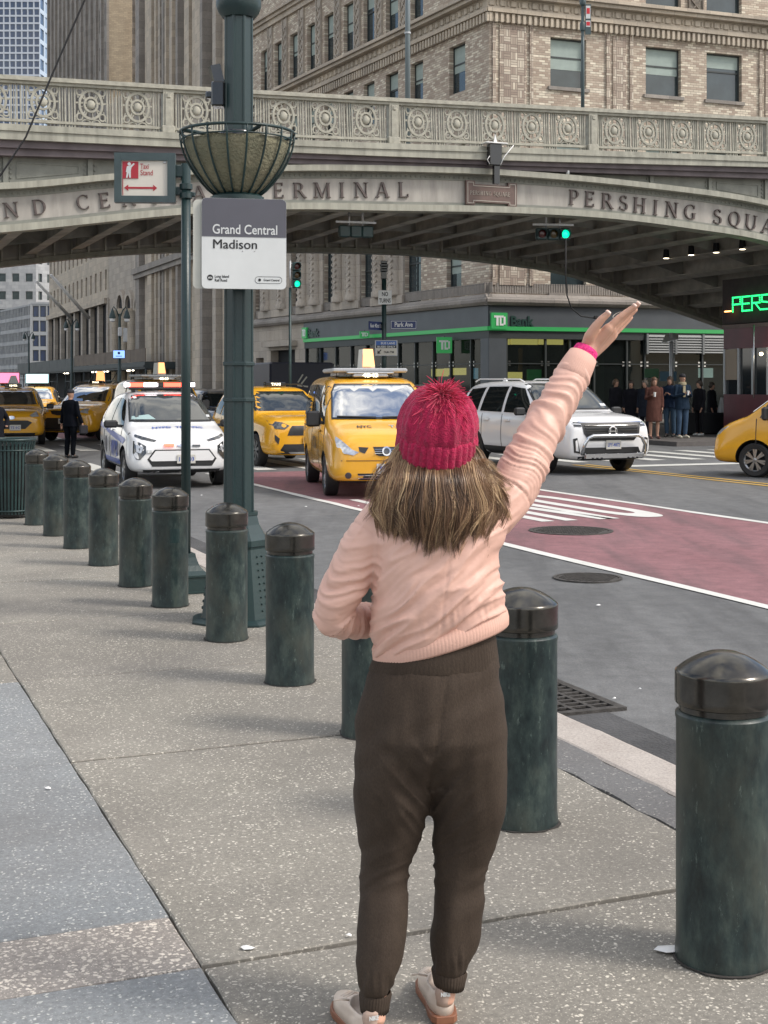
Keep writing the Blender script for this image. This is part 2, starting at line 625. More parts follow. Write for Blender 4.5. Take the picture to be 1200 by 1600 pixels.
def crosswalk(d0, d1, r0, r1, w=0.42, gap=0.62):
    mb = MB()
    r = r0
    while r < r1:
        o = random.uniform(-.05, .05)
        mb.add([W(r, d0 + o, RZ + .008), W(r + w, d0 + o, RZ + .008), W(r + w, d1 + o, RZ + .008), W(r, d1 + o, RZ + .008)], [(0, 1, 2, 3)])
        r += w + gap
    mb.build('crosswalk', M['paint_w2'])['kind'] = 'structure'
crosswalk(26.8, 30.6, 3.9, 25.0)
crosswalk(36.2, 40.0, 3.9, 9.5, 0.5, 0.6)
mb = MB()
mb.add([W(15.5, 24.9, RZ + .008), W(18.6, 24.9, RZ + .008), W(18.6, 25.4, RZ + .008), W(15.5, 25.4, RZ + .008)], [(0, 1, 2, 3)])
mb.build('stop_line', M['paint_w2'])['kind'] = 'structure'

# ONLY marking in the bus lane, read by drivers coming towards the camera (tops of letters point at us)
def onlymark():
    mb = MB()
    z = RZ + .009
    dn, df = 15.4, 19.4       # near (top of letters) and far (baseline)
    def poly(pts): # pts in (x 0..1 from driver's left = our right, y 0..1 up)
        return pts
    def quad(r_at, a, b, w):
        # thick stroke from a to b, in letter coords: (x,y)
        (x0, y0), (x1, y1) = a, b
        def P(x, y): return W(r_at - x * 0.72, df - y * (df - dn), z)
        mb.add([P(x0 - w, y0), P(x0 + w, y0), P(x1 + w, y1), P(x1 - w, y1)], [(0, 1, 2, 3)])
    # O : superellipse ring
    def ring(r_at):
        n = 40
        O, I = [], []
        for i in range(n):
            a = 2 * pi * i / n
            c, s_ = cos(a), sin(a)
            ex = 0.75
            x = math.copysign(abs(c) ** ex, c)
            y = math.copysign(abs(s_) ** (0.55), s_)
            O.append(W(r_at - (0.5 + 0.5 * x) * 0.72, df - (0.5 + 0.5 * y) * (df - dn), z))
            I.append(W(r_at - (0.5 + 0.22 * x) * 0.72, df - (0.5 + 0.36 * y) * (df - dn), z))
        for i in range(n):
            k = (i + 1) % n
            mb.add([O[i], O[k], I[k], I[i]], [(0, 1, 2, 3)])
    ring(10.42)
    rN = 9.50
    quad(rN, (0.10, 0), (0.10, 1), 0.13)
    quad(rN, (0.24, 1), (0.80, 0), 0.15)
    quad(rN, (0.96, 0), (0.96, 1), 0.13)
    rL = 8.50
    quad(rL, (0.04, 0), (0.04, 1), 0.13)
    def P(x, y): return W(rL - x * 0.72, df - y * (df - dn), z)
    mb.add([P(0.17, 0), P(0.95, 0), P(0.95, 0.14), P(0.17, 0.14)], [(0, 1, 2, 3)])
    rY = 7.70
    quad(rY, (0.5, 0), (0.5, 0.45), 0.1)
    quad(rY, (0.45, 0.45), (0.05, 1), 0.1)
    quad(rY, (0.55, 0.45), (0.95, 1), 0.1)
    o = mb.build('road_marking', M['paint_w'], recalc=False)
    o['kind'] = 'structure'
onlymark()

# ---------- near sidewalk: slabs as parts of the structure, joints recessed
side = empty('sidewalk', (0, 0, 0), TH)
side['kind'] = 'structure'
base = MB()
base.box(-9, 3.10, -8, 130, RZ - 0.2, -0.026)
base.build('slab_bed', M['joint'], side)
rs = random.Random(3)
def slab(r0, r1, d0, d1, m, jag=0.0):
    mb = MB()
    g = 0.013 if r1 > 2 else 0.003
    r0 += .003; r1 -= .003; d0 += g; d1 -= g
    # outline with slightly irregular edges
    pts = []
    def edge(a, b, n):
        for i in range(n):
            t = i / n
            x, y = lerp(a[0], b[0], t), lerp(a[1], b[1], t)
            k = jag if 0 < i else jag * 0.3
            pts.append((x + rs.uniform(-k, k), y + rs.uniform(-k, k)))
    C = [(r0, d0), (r1, d0), (r1, d1), (r0, d1)]
    for i in range(4):
        a, b = C[i], C[(i + 1) % 4]
        L = abs(a[0] - b[0]) + abs(a[1] - b[1])
        edge(a, b, max(1, int(L / 0.12)) if d0 < 14 else 1)
    h = rs.uniform(-0.003, 0.0)
    inn = [(lerp(p[0], (r0 + r1) / 2, 0.006), lerp(p[1], (d0 + d1) / 2, 0.006)) for p in pts]
    mb.rings([[(p[0], p[1], -0.03) for p in pts], [(p[0], p[1], h - 0.004) for p in pts], [(p[0], p[1], h) for p in inn]], False, True)
    return mb.build('slab', m, side)
DJ = [-4.5, -2.2, 0.1, 2.0, 3.74, 5.97, 7.7, 9.6, 11.6, 13.6, 15.6, 17.6, 19.8, 22, 24.4, 27, 30, 33, 36.4, 40, 45, 51, 58, 66, 76, 88, 102, 130]
for i, (a, b) in enumerate(zip(DJ, DJ[1:])):
    slab(0.965, 2.86 if b < 8 else 3.09, a, b, M['slab_warm'] if i % 3 else M['slab_warm2'], 0.004)
    if b < 8:
        slab(2.86, 3.09, a, b, M['slab_dark'], 0.012)
DL = [-4.5, -1.0, 1.4, 3.74, 4.13, 5.97, 7.7, 10.4, 13.2, 16, 19, 22, 26, 30, 36, 44, 60, 90, 130]
for i, (a, b) in enumerate(zip(DL, DL[1:])):
    agg = abs(a - 3.74) < .01
    slab(-1.3, 0.965, a, b, M['slab_agg'] if agg else (M['slab_blue'] if i < 6 or i % 2 else M['slab_warm']), 0.003)
    slab(-5.0, -1.3, a, b, M['slab_agg'] if agg else (M['slab_blue'] if i < 5 else M['slab_warm']), 0.003)
    slab(-9, -5.0, a, b, M['slab_blue'], 0.003)

# granite kerb stones
k = N('granite kerb')
o_ = k.tc.outputs['Object']
c_ = k.ramp(k.noise(o_, 3, 5), [(0.3, (0.33, 0.29, 0.26)), (0.7, (0.43, 0.39, 0.355))])
c_ = k.mix(0.5, c_, k.ramp(k.noise(o_, 90, 4, 0.8), [(0.35, (0.25,) * 3), (0.65, (0.75,) * 3)]), 'OVERLAY')
k.color(c_); k.rough(0.75); k.bump(k.noise(o_, 30, 5), 0.3, 0.008)
M['kerb'] = k.m
kerb = empty('kerb', (0, 0, 0), TH)
kerb['kind'] = 'structure'
d = -4.0
edges = [-4.0, -1.9, 0.3, 2.2, 4.05, 5.62, 7.5]
while edges[-1] < 60: edges.append(edges[-1] + rs.uniform(1.6, 2.3))
for a, b in zip(edges, edges[1:]):
    mb = MB()
    zt = rs.uniform(-0.004, 0.004)
    A, B = a + .006, b - .006
    pr = [(3.095, -0.25), (3.375, -0.25), (3.37, -0.03), (3.355, -0.008 + zt), (3.33, zt), (3.11, zt), (3.097, -0.006)]
    n = 7
    rg = []
    for i in range(n + 1):
        y = lerp(A, B, i / n)
        j = rs.uniform(-.006, .006)
        rg.append([(x + (j if x > 3.3 else 0), y, z) for x, z in pr][::-1])
    mb.rings(rg, True, True)
    mb.build('kerb_stone', M['kerb'], kerb)
# gutter strip, darker
sheet('gutter', [(3.375, -4), (3.85, -4), (3.85, 60), (3.375, 60)], RZ + 0.004, mat('gutter asphalt', (0.06, 0.06, 0.062), 0.85, var=0.35, vscale=2.0, bump=0.5, bscale=50))

# far sidewalk (other side of the street) and median under viaduct
def plinth(name, pts, z1, m, label=None):
    mb = MB()
    P = [W(r, d) for r, d in pts]
    n = len(P)
    mb.rings([[(p.x, p.y, RZ) for p in P], [(p.x, p.y, z1) for p in P]], False, True)
    o = mb.build(name, m)
    o['kind'] = 'structure'
    return o
plinth('sidewalk_far', [(22.8, 48.5), (95, 48.5), (95, 53), (30, 56), (30, 300), (22.8, 300)], 0.0, M['slab_warm2'])
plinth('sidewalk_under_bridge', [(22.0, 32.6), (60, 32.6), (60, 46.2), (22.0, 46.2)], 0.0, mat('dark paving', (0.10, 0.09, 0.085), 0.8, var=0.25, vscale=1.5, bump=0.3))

# manholes
def manhole(u, v, rad, label):
    Y = F * (CAMH - RZ) / (v - HV)
    p = px(u, v, Y)
    t = empty('manhole_cover', (p.x, p.y, RZ), TH, label, 'manhole cover', 'manhole covers in the road')
    ring = MB()
    ring.lathe([(rad, 0.0), (rad, 0.014), (rad * .9, 0.014), (rad * .9, 0.004)], 32, cap0=False, cap1=False, smooth=False)
    ring.build('frame', M['iron'], t)
    lid = MB()
    lid.lathe([(rad * .88, 0.0), (rad * .88, 0.010)], 32, smooth=False)
    for i in range(-6, 7):
        for j in range(-6, 7):
            x, y = i * rad * .125, j * rad * .125
            if x * x + y * y < (rad * .8) ** 2:
                lid.box(x - rad * .035, x + rad * .035, y - rad * .035, y + rad * .035, 0.010, 0.017)
    lid.build('lid', M['iron'], t)
M['iron'] = mat('worn cast iron', (0.075, 0.07, 0.066), 0.55, metal=0.5, var=0.35, vscale=18, bump=0.3, bscale=80)
manhole(892, 830, 0.50, 'larger dark round iron manhole cover inside the red bus lane')
manhole(918, 904, 0.31, 'smaller brownish manhole cover on bare asphalt below the white lane line')

# catch-basin grate by the kerb
t = empty('drain_grate', W(3.70, 6.85, RZ), TH, 'rectangular iron storm drain grate in the gutter beside the granite kerb', 'drain grate')
fr = MB()
fr.box(-.31, .27, -.50, -.45, 0, .02); fr.box(-.31, .27, .45, .50, 0, .02)
fr.box(-.31, -.26, -.45, .45, 0, .02); fr.box(.22, .27, -.45, .45, 0, .02)
fr.build('frame', M['iron'], t)
pit = MB(); pit.add([(-.26, -.45, .004), (.22, -.45, .004), (.22, .45, .004), (-.26, .45, .004)], [(0, 1, 2, 3)])
pit.build('pit', M['dark'], t)
for i in range(1, 12):
    b = MB(); y = -.45 + i * .9 / 12
    b.box(-.259, .219, y - .012, y + .012, .006, .018); b.build('bar', M['iron'], t)
for i in range(1, 4):
    b = MB(); x = -.26 + i * .48 / 4
    b.box(x - .012, x + .012, -.449, .449, .0062, .0185); b.build('bar', M['iron'], t)

# scraps of litter
for u, v, s in ((75, 1234, .016), (385, 1484, .026), (545, 1465, .012), (1045, 1486, .05), (690, 1045, .012), (833, 863, .022), (560, 792, .02), (1000, 1080, .01), (960, 1095, .012), (935, 948, .022), (478, 793, .022), (315, 775, .03)):
    p = px(u, v, 1)
    onroad = v < 1100 and u > 500 or v < 800
    Y = F * (CAMH - (RZ if onroad else 0)) / (v - HV)
    p = px(u, v, Y); zz = (RZ + .012) if onroad else 0.004
    mb = MB()
    rr = random.Random(u)
    pts = [(p.x + s * rr.uniform(.6, 1) * cos(a), p.y + .7 * s * rr.uniform(.5, 1) * sin(a), zz + rr.uniform(0, .006)) for a in (0, 1, 2.2, 3.3, 4.4, 5.4)]
    mb.add([(p.x, p.y, zz + .01)] + pts, [(0, i, i % 6 + 1) for i in range(1, 7)])
    where = {75: 'lying on the blue grey slabs at left', 385: 'lying on the sidewalk left of the walking shoes', 545: 'beside the trouser leg on the concrete', 1045: 'beside the base of the nearest bollard',
             690: 'on the asphalt behind the woman', 833: 'on the road beside the bus lane line', 560: 'on the asphalt left of the van taxi lane', 1000: 'on the road near the drain grate, nearer the kerb', 960: 'just beyond the drain grate corner',
             935: 'on the bare asphalt below the smaller manhole', 478: 'on the grey lane right of the lamp post', 315: 'on the asphalt under the police car bumper'}[u]
    tag(mb.build('litter', M['white']), 'tiny pale paper scrap ' + where, 'litter', 'paper scraps on the ground')
# ------------------------------------------------------------------ VIADUCT
VD0, VD1 = 33.4, 45.5          # near and far face along the street
M['cream'] = mat('bridge paint cream grey', (0.30, 0.295, 0.245), 0.55, var=0.24, vscale=3.2, bump=0.12, bscale=30, streak=(1.6, 1, 0.25), detail=8)
M['cream2'] = mat('bridge fascia paint', (0.335, 0.315, 0.285), 0.6, var=0.20, vscale=2.4, bump=0.08, streak=(1.6, 1, 0.3), detail=8)
M['greygreen'] = mat('bridge spandrel paint', (0.185, 0.19, 0.165), 0.6, var=0.2, vscale=2.0, bump=0.15)
M['purple'] = mat('bridge soffit painted shade', (0.115, 0.095, 0.10), 0.7, var=0.25, vscale=2)  # shadow under the cornice is put into this dark purple colour
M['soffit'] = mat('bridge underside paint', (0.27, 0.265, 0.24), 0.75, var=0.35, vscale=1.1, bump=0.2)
M['beam'] = mat('bridge floor beam paint', (0.44, 0.42, 0.37), 0.65, var=0.3, vscale=1.4, bump=0.15)
M['letter'] = mat('letter dark bronze', (0.085, 0.065, 0.06), 0.5, var=0.2)
M['plaque'] = mat('plaque brown', (0.13, 0.085, 0.072), 0.55, var=0.2)
M['railing'] = mat('railing paint', (0.33, 0.32, 0.265), 0.6, var=0.22, vscale=6, bump=0.2, bscale=60)

def tabz(pts, d=VD0):
    return [on_d(u, v, d) for u, v in pts]
T_railtop = tabz([(0, 122), (350, 143), (600, 157), (800, 167), (1200, 188)])
T_railbot = tabz([(0, 198), (283, 213), (460, 223), (750, 233), (1200, 249)])
T_cornbot = tabz([(0, 222), (283, 235), (460, 243), (763, 254), (1200, 265)])
T_softbot = tabz([(0, 245), (283, 253), (460, 258), (763, 267), (1200, 281)])
T_ft = tabz([(0, 288), (180, 273), (283, 266), (453, 260), (600, 261), (773, 267), (1000, 287), (1200, 317)])
T_bb = tabz([(0, 365), (283, 337), (447, 329), (600, 331), (777, 334), (933, 342), (1060, 357), (1200, 381)])
T_bb += [(29.2, 4.85), (33.2, 3.75), (37, 2.6)]
T_bb = [(-8.0, 2.9), (-2.5, 4.45)] + T_bb
T_ft += [(29.2, 6.15), (33.2, 5.2), (37, 4.2)]
T_ft = [(-8.0, 4.6), (-2.5, 5.95)] + T_ft
zrt = lambda r: smooth_interp(T_railtop, r)
zrb = lambda r: smooth_interp(T_railbot, r)
zcb = lambda r: smooth_interp(T_cornbot, r)
zsb = lambda r: smooth_interp(T_softbot, r)
zft = lambda r: min(smooth_interp(T_ft, r), zsb(r) + 0.1)
zbb = lambda r: smooth_interp(T_bb, r)
RR = [-9 + i * 0.6 for i in range(84)]        # -9 .. 40.8
RA = [r for r in RR if -8 <= r <= 36.6]
FT = 0.17        # flange thickness

via = empty('viaduct', (0, 0, 0), TH, 'cream painted steel arch viaduct with ornate railing carrying the avenue over the street', 'bridge')
def vpart(name, fn, m, **kw):
    mb = MB(); fn(mb)
    return mb.build(name, m, via)
for tag_, D, sgn in (('near', VD0, -1), ('far', VD1, 1)):
    def yy(a, b):      # offsets outward from the face
        return sorted((D + sgn * a, D + sgn * b))
    y0, y1 = yy(0.30, -0.28)
    # rail cap
    vpart('rail_cap', lambda mb: (mb.strip(RR, lambda r: zrt(r) - 0.10, lambda r: zrt(r), *yy(.42, .10)),
                                  mb.strip(RR, lambda r: zrt(r) - 0.17, lambda r: zrt(r) - 0.101, *yy(.36, .16))), M['railing'])
    vpart('rail_foot', lambda mb: mb.strip(RR, lambda r: zrb(r) + 0.09, lambda r: zrb(r) + 0.15, *yy(.31, .21)), M['railing'])
    vpart('cornice', lambda mb: (mb.strip(RR, zcb, lambda r: zrb(r), *yy(.46, -.4)),
                                 mb.strip(RR, lambda r: zrb(r) - .16, lambda r: zrb(r) - .105, *yy(.50, .459))), M['cream'])
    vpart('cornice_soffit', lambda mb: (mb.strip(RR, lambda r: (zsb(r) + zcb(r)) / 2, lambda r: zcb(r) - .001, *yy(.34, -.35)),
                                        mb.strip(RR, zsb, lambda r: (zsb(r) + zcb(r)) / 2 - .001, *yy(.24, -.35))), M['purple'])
    vpart('top_flange', lambda mb: mb.strip(RA, lambda r: zft(r) - FT * .9, zft, *yy(.30, -.25)), M['cream'])
    vpart('arch_web', lambda mb: mb.strip(RA, lambda r: zbb(r) + FT, lambda r: zft(r) - FT * .9 - .001, *yy(0, -.06)), M['cream2'])
    vpart('bottom_flange', lambda mb: mb.strip(RA, zbb, lambda r: zbb(r) + FT - .001, *yy(.28, -.25)), M['cream'])
    # angle iron with rivets just below the top flange and above the bottom flange
    vpart('angle_iron', lambda mb: mb.strip(RA, lambda r: zft(r) - FT * .9 - .16, lambda r: zft(r) - FT * .9 - .002, *yy(.02, .001)), M['greygreen'])
    vpart('angle_iron', lambda mb: mb.strip(RA, lambda r: zbb(r) + FT + .001, lambda r: zbb(r) + FT + .10, *yy(.02, .001)), M['greygreen'])
    # spandrel plates between arch and cornice
    sp = lambda r: zft(r) + .001
    def spandrel(mb):
        mb.strip(RA, sp, lambda r: max(zsb(r) + .05, zft(r) + .002), *yy(-.05, -.12))
    vpart('spandrel_plate', spandrel, M['greygreen'])
    if D == VD0:
        # raised stiffeners and panel mouldings where the spandrel is tall enough
        def stiff(mb):
            r = -8.0
            while r < 36:
                h0, h1 = zft(r) + .002, zsb(r) - .002
                if h1 - h0 > 0.25:
                    mb.box(r - .06, r + .06, VD0 - .02, VD0 + .049, h0, h1)
                    for k in (-.12, .12):
                        zz = h0 + .06
                        while zz < h1 - .04:
                            mb.cbox((r + k, VD0 + .035, zz), (.045, .03, .045))
                            zz += .11
                r += 1.98
            r = -8.0
            while r < 34:
                a, b = r + .28, r + 1.98 - .28
                lo = max(zft(a), zft(b)) + .10
                hi = min(zsb(a), zsb(b)) - .10
                if hi - lo > .15:
                    mb.box(a, b, VD0 + .03, VD0 + .049, hi - .03, hi)
                    mb.add([(a, VD0 + .03, zft(a) + .12), (b, VD0 + .03, zft(b) + .12), (b, VD0 + .03, zft(b) + .15), (a, VD0 + .03, zft(a) + .15)], [(0, 1, 2, 3)])
                    mb.box(a - .03, a - .001, VD0 + .03, VD0 + .049, zft(a) + .12, hi)
                    mb.box(b + .001, b + .03, VD0 + .03, VD0 + .049, zft(b) + .12, hi)
                r += 1.98
        vpart('stiffener_plates', stiff, M['greygreen'])['kind'] = 'stuff'
        # rivets as a row of small heads
        def rivets(mb):
            r = -8.0
            while r < 36:
                for z in (zft(r) - FT * .9 - .08, ):
                    mb.lathe([(.028, 0), (.02, .014)], 6, (0, 0, 0)) if False else mb.cbox((r, VD0 - .03, z), (.05, .022, .05), bev=.008)
                r += .14
        rv = vpart('rivets', rivets, M['greygreen']); rv['kind'] = 'stuff'
    # back side of the far girder shows stiffener brackets
    if D == VD1:
        def brk(mb):
            r = -7.5
            while r < 36:
                h0, h1 = zbb(r) + FT + .002, zft(r) - FT
                mb.box(r - .03, r + .03, VD1 - .24, VD1 - .061 + .0, h0, h1)
                r += 0.55
            mb.strip(RA, lambda r: zbb(r) + FT, lambda r: zbb(r) + FT + .12, VD1 - .085, VD1 - .0615)
        vpart('girder_brackets', brk, M['beam'])['kind'] = 'stuff'

# deck
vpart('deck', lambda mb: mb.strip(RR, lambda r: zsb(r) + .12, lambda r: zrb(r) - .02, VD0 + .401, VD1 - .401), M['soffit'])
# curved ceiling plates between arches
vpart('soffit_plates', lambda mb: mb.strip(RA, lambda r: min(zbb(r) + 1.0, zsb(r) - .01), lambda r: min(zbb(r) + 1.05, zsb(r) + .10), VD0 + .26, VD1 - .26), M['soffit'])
# floor beams: web + lighter bottom flange, each its own part
bi = 0
r = -7.3
while r < 35.5:
    mb = MB()
    z = zbb(r) + .30
    mb.box(r - .03, r + .03, VD0 + .26, VD1 - .26, z + .031, min(zbb(r) + 1.0, zsb(r) - .02))
    sl = (zbb(r + .2) - zbb(r - .2)) / .4
    mb.add([(r - .19, VD0 + .26, z - .19 * sl), (r + .19, VD0 + .26, z + .19 * sl), (r + .19, VD1 - .26, z + .19 * sl), (r - .19, VD1 - .26, z - .19 * sl),
            (r - .19, VD0 + .26, z - .19 * sl + .03), (r + .19, VD0 + .26, z + .19 * sl + .03), (r + .19, VD1 - .26, z + .19 * sl + .03), (r - .19, VD1 - .26, z - .19 * sl + .03)],
           [(0, 3, 2, 1), (4, 5, 6, 7), (0, 1, 5, 4), (1, 2, 6, 5), (2, 3, 7, 6), (3, 0, 4, 7)])
    mb.build('floor_beam', M['beam'], via)
    r += 1.48
# longitudinal ribs
for dd in (37.4, 41.4):
    vpart('arch_rib', lambda mb: (mb.strip(RA, lambda r: zbb(r) + .36, lambda r: zbb(r) + .98, dd - .03, dd + .03),), M['soffit'])
# piers
for r0, r1 in ((-12, -7.9), (33.25, 38.5)):
    pr = MB(); pr.box(r0, r1, VD0 + .1, VD1 - .1, RZ, 5.2 if r0 > 0 else 4.6)
    pr.build('pier', M['greygreen'], via)
    pr = MB(); pr.box(r0 - (.15 if r0 > 0 else 0), r1 + (.15 if r0 < 0 else 0), VD0 - .1, VD1 + .1, 2.2, 2.6)
    pr.build('impost', M['cream'], via)

# railing posts and openwork panels ---------------------------------------
post = MB()
post.cbox((0, 0, .50), (.26, .22, 1.02))
post.cbox((0, -.125, .52), (.17, .028, .80), bev=.01)
post.cbox((0, 0, .08), (.33, .29, .18), bev=.02)
post.cbox((0, -.145, .85), (.10, .03, .10), bev=.012)
me_post = post.mesh('railing_post', M['railing'])
pan = MB()
PW, PH = 1.10, 0.80
# frame (vertical bars, pairs of balusters)
for x in (-PW / 2 + .035, -PW / 2 + .10, -PW / 2 + .165, PW / 2 - .035, PW / 2 - .10, PW / 2 - .165):
    wv = .035 if abs(abs(x) - (PW / 2 - .10)) > .01 else .02
    pan.box(x - wv / 2, x + wv / 2, -.03, .03, -.16, PH + .02)
pan.box(-PW / 2 + .19, PW / 2 - .19, -.02, .02, PH * .52, PH * .52 + .035)
pan.box(-PW / 2 + .19, PW / 2 - .19, -.025, .025, -.02, .015)
pan.box(-PW / 2 + .19, PW / 2 - .19, -.025, .025, PH - .05, PH - .02)
def ring(mb, cx, cz, rx, rz, w, n=20, a0=0, a1=2 * pi, th=.035):
    pts = []
    k = n if abs(a1 - a0 - 2 * pi) < 1e-6 else n + 1
    for i in range(k):
        a = a0 + (a1 - a0) * i / n
        pts.append((cx + rx * cos(a), cz + rz * sin(a), cos(a), sin(a)))
    rg = [[(x + w * c, -th, z + w * s), (x + w * c, th, z + w * s), (x - w * c, th, z - w * s), (x - w * c, -th, z - w * s)] for x, z, c, s in pts]
    if k == n: rg.append(rg[0])
    mb.rings(rg, k != n, k != n)
ring(pan, 0, .40, .27, .31, .028)
ring(pan, 0, .40, .155, .155, .022)
pan.lathe([(.0, -.05), (.07, -.045), (.105, -.02), (.11, 0)], 12, (0, 0, 0)) if False else None
# boss: a domed disc facing out
bos = []
for rr_, yo in ((.105, .0), (.10, -.025), (.07, -.05), (.02, -.06)):
    bos.append([(rr_ * cos(2 * pi * i / 12), yo, .40 + rr_ * sin(2 * pi * i / 12)) for i in range(12)][::-1])
pan.rings(bos, True, True, smooth=True)
for sx in (-1, 1):
    for sz in (-1, 1):
        ring(pan, sx * .27, .40 + sz * .27, .075, .075, .016, 10, 0, 2 * pi, .025)
        ring(pan, sx * .12, .40 + sz * .40, .10, .07, .014, 8, 0 if sz < 0 else pi, pi if sz < 0 else 2 * pi, .022)
        pan.bar((sx * .30, 0, .40 + sz * .14), (sx * .345, 0, .40 + sz * .36), .04, .024)
        pan.bar((sx * .10, 0, .40 + sz * .06), (sx * .17, 0, .40 + sz * .20), .04, .028)
for i in range(8):
    a = 2 * pi * i / 8 + .2
    pan.bar((.12 * cos(a), 0, .4 + .12 * sin(a)), (.27 * cos(a), 0, .4 + .31 * sin(a)), .04, .03 if i % 2 else .018)
me_pan = pan.mesh('railing_panel', M['railing'])
SPN = 5.945
k = -4
while True:
    rp = 13.63 + k * SPN
    if rp > 40: break
    if rp > -9:
        link('railing_post', me_post, via, (rp, VD0 - .26, zrb(rp) + .0), None, (1, 1, (zrt(rp) - zrb(rp) - .10) / 1.0))
        link('railing_post', me_post, via, (rp, VD1 + .26, zrb(rp)), (0, 0, pi), (1, 1, (zrt(rp) - zrb(rp) - .10) / 1.0))
    for j in range(5):
        rc = rp + .17 + (SPN - .34) * (j + .5) / 5
        if -8.8 < rc < 40:
            sl = math.atan(zrb(rc + .5) - zrb(rc - .5))
            h = zrt(rc) - zrb(rc)
            link('railing_panel', me_pan, via, (rc, VD0 - .26, zrb(rc) + .15), (0, -sl, 0), (1, 1, (h - .30) / .78))
            link('railing_panel', me_pan, via, (rc, VD1 + .26, zrb(rc) + .15), (0, -sl, pi), (1, 1, (h - .30) / .78))
    k += 1

# serif letters ------------------------------------------------------------
class Letter:
    def __init__(s): s.p = []
    def poly(s, pts): s.p.append(pts)
    def V(s, x, y0=0, y1=1, w=.15): s.poly([(x - w / 2, y0), (x + w / 2, y0), (x + w / 2, y1), (x - w / 2, y1)])
    def H(s, x0, x1, y, h=.06): s.poly([(x0, y - h / 2), (x1, y - h / 2), (x1, y + h / 2), (x0, y + h / 2)])
    def D(s, x0, y0, x1, y1, w=.15):
        s.poly([(x0 - w / 2, y0), (x0 + w / 2, y0), (x1 + w / 2, y1), (x1 - w / 2, y1)])
    def S(s, x, y, l=.3):       # serif foot
        a = .05 if y < .5 else -.05
        s.poly([(x - l / 2, y), (x + l / 2, y), (x + l / 2, y + a * .7), (x + l / 5, y + a * 1.3), (x - l / 5, y + a * 1.3), (x - l / 2, y + a * .7)][::1 if a > 0 else -1])
    def A(s, cx, cy, rx, ry, a0, a1, T=.15, t=.05, n=14):
        for i in range(n):
            q = []
            for a, sg in ((i, 1), (i + 1, 1), (i + 1, -1), (i, -1)):
                an = radians(a0 + (a1 - a0) * a / n)
                w = (t + (T - t) * abs(cos(an)) ** 1.3) / 2
                q.append((cx + (rx + sg * w) * cos(an), cy + (ry + sg * t / 2) * sin(an)))
            s.poly(q)
def glyph(c):
    L = Letter()
    if c == 'I': L.V(.25); L.S(.25, 0); L.S(.25, 1); w = .5
    elif c == 'E': L.V(.2); L.S(.2, 0); L.S(.2, 1); L.H(.1, .68, .97); L.H(.2, .58, .52); L.H(.1, .72, .03); L.V(.67, .8, 1, .05); L.V(.70, 0, .2, .05); L.V(.57, .43, .61, .05); w = .8
    elif c == 'L': L.V(.2); L.S(.2, 0); L.S(.2, 1); L.H(.1, .72, .03); L.V(.70, 0, .22, .05); w = .78
    elif c == 'T': L.V(.4); L.S(.4, 0); L.H(.02, .78, .97); L.V(.05, .78, 1, .05); L.V(.75, .78, 1, .05); w = .8
    elif c == 'H': L.V(.2); L.V(.82); L.H(.2, .82, .52); [L.S(x, y) for x in (.2, .82) for y in (0, 1)]; w = 1.02
    elif c == 'N': L.V(.18, w=.06); L.V(.86, w=.06); L.D(.86, 0, .2, 1, .18); L.S(.18, 0); L.S(.14, 1, .26); L.S(.86, 1); w = 1.02
    elif c == 'M': L.V(.16, w=.06); L.V(1.04, w=.15); L.D(.6, 0, .2, 1, .17); L.D(.58, 0, 1.0, 1, .06); L.S(.16, 0); L.S(1.04, 0); L.S(.14, 1, .24); L.S(1.06, 1, .24); w = 1.2
    elif c == 'A': L.D(.12, 0, .46, 1, .06); L.D(.84, 0, .5, 1, .16); L.H(.26, .7, .34); L.S(.12, 0, .26); L.S(.84, 0, .3); w = .96
    elif c == 'R': L.V(.2); L.S(.2, 0); L.S(.2, 1); L.H(.15, .45, .97); L.H(.2, .45, .5); L.A(.45, .735, .20, .235, -90, 90); L.D(.82, 0, .46, .5, .15); L.S(.84, 0, .22); w = .88
    elif c == 'P': L.V(.2); L.S(.2, 0); L.S(.2, 1); L.H(.15, .45, .97); L.H(.2, .45, .46); L.A(.45, .715, .22, .255, -90, 90); w = .76
    elif c == 'D': L.V(.2); L.S(.2, 0, .24); L.S(.2, 1, .24); L.H(.15, .45, .97); L.H(.15, .45, .03); L.A(.45, .5, .38, .47, -90, 90); w = .95
    elif c == 'C': L.A(.52, .5, .38, .47, 48, 315); L.V(.80, .72, .95, .05); L.V(.80, .06, .22, .04); w = .92
    elif c == 'G': L.A(.52, .5, .40, .47, 48, 300); L.V(.80, .72, .95, .05); L.V(.80, .06, .42, .14); L.H(.66, .94, .42, .05); w = 1.0
    elif c == 'Q': L.A(.5, .5, .38, .47, 0, 360, n=24); L.D(.92, -.2, .5, .05, .14); w = 1.0
    elif c == 'O': L.A(.5, .5, .38, .47, 0, 360, n=24); w = 1.0
    elif c == 'U': L.V(.2, .32, 1); L.V(.82, .32, 1, .06); L.A(.51, .34, .31, .31, 180, 360); L.S(.2, 1); L.S(.82, 1, .26); w = 1.02
    elif c == 'S': L.A(.34, .74, .22, .225, 40, 265, .13, .06); L.A(.38, .26, .23, .235, -140, 90, .13, .06); L.D(.50, .46, .26, .56, .14); L.V(.53, .78, .95, .05); L.V(.10, .06, .24, .05); w = .7
    return L, w
gl_cache = {}
def letter_mesh(c):
    if c in gl_cache: return gl_cache[c]
    L, w = glyph(c)
    mb = MB()
    for i, p in enumerate(L.p):
        mb.prism([(x - w / 2, y - .5) for x, y in p], -.05 - (i % 7) * .003, 0, 'y')
    gl_cache[c] = mb.mesh('letter', M['letter'])
    return gl_cache[c]
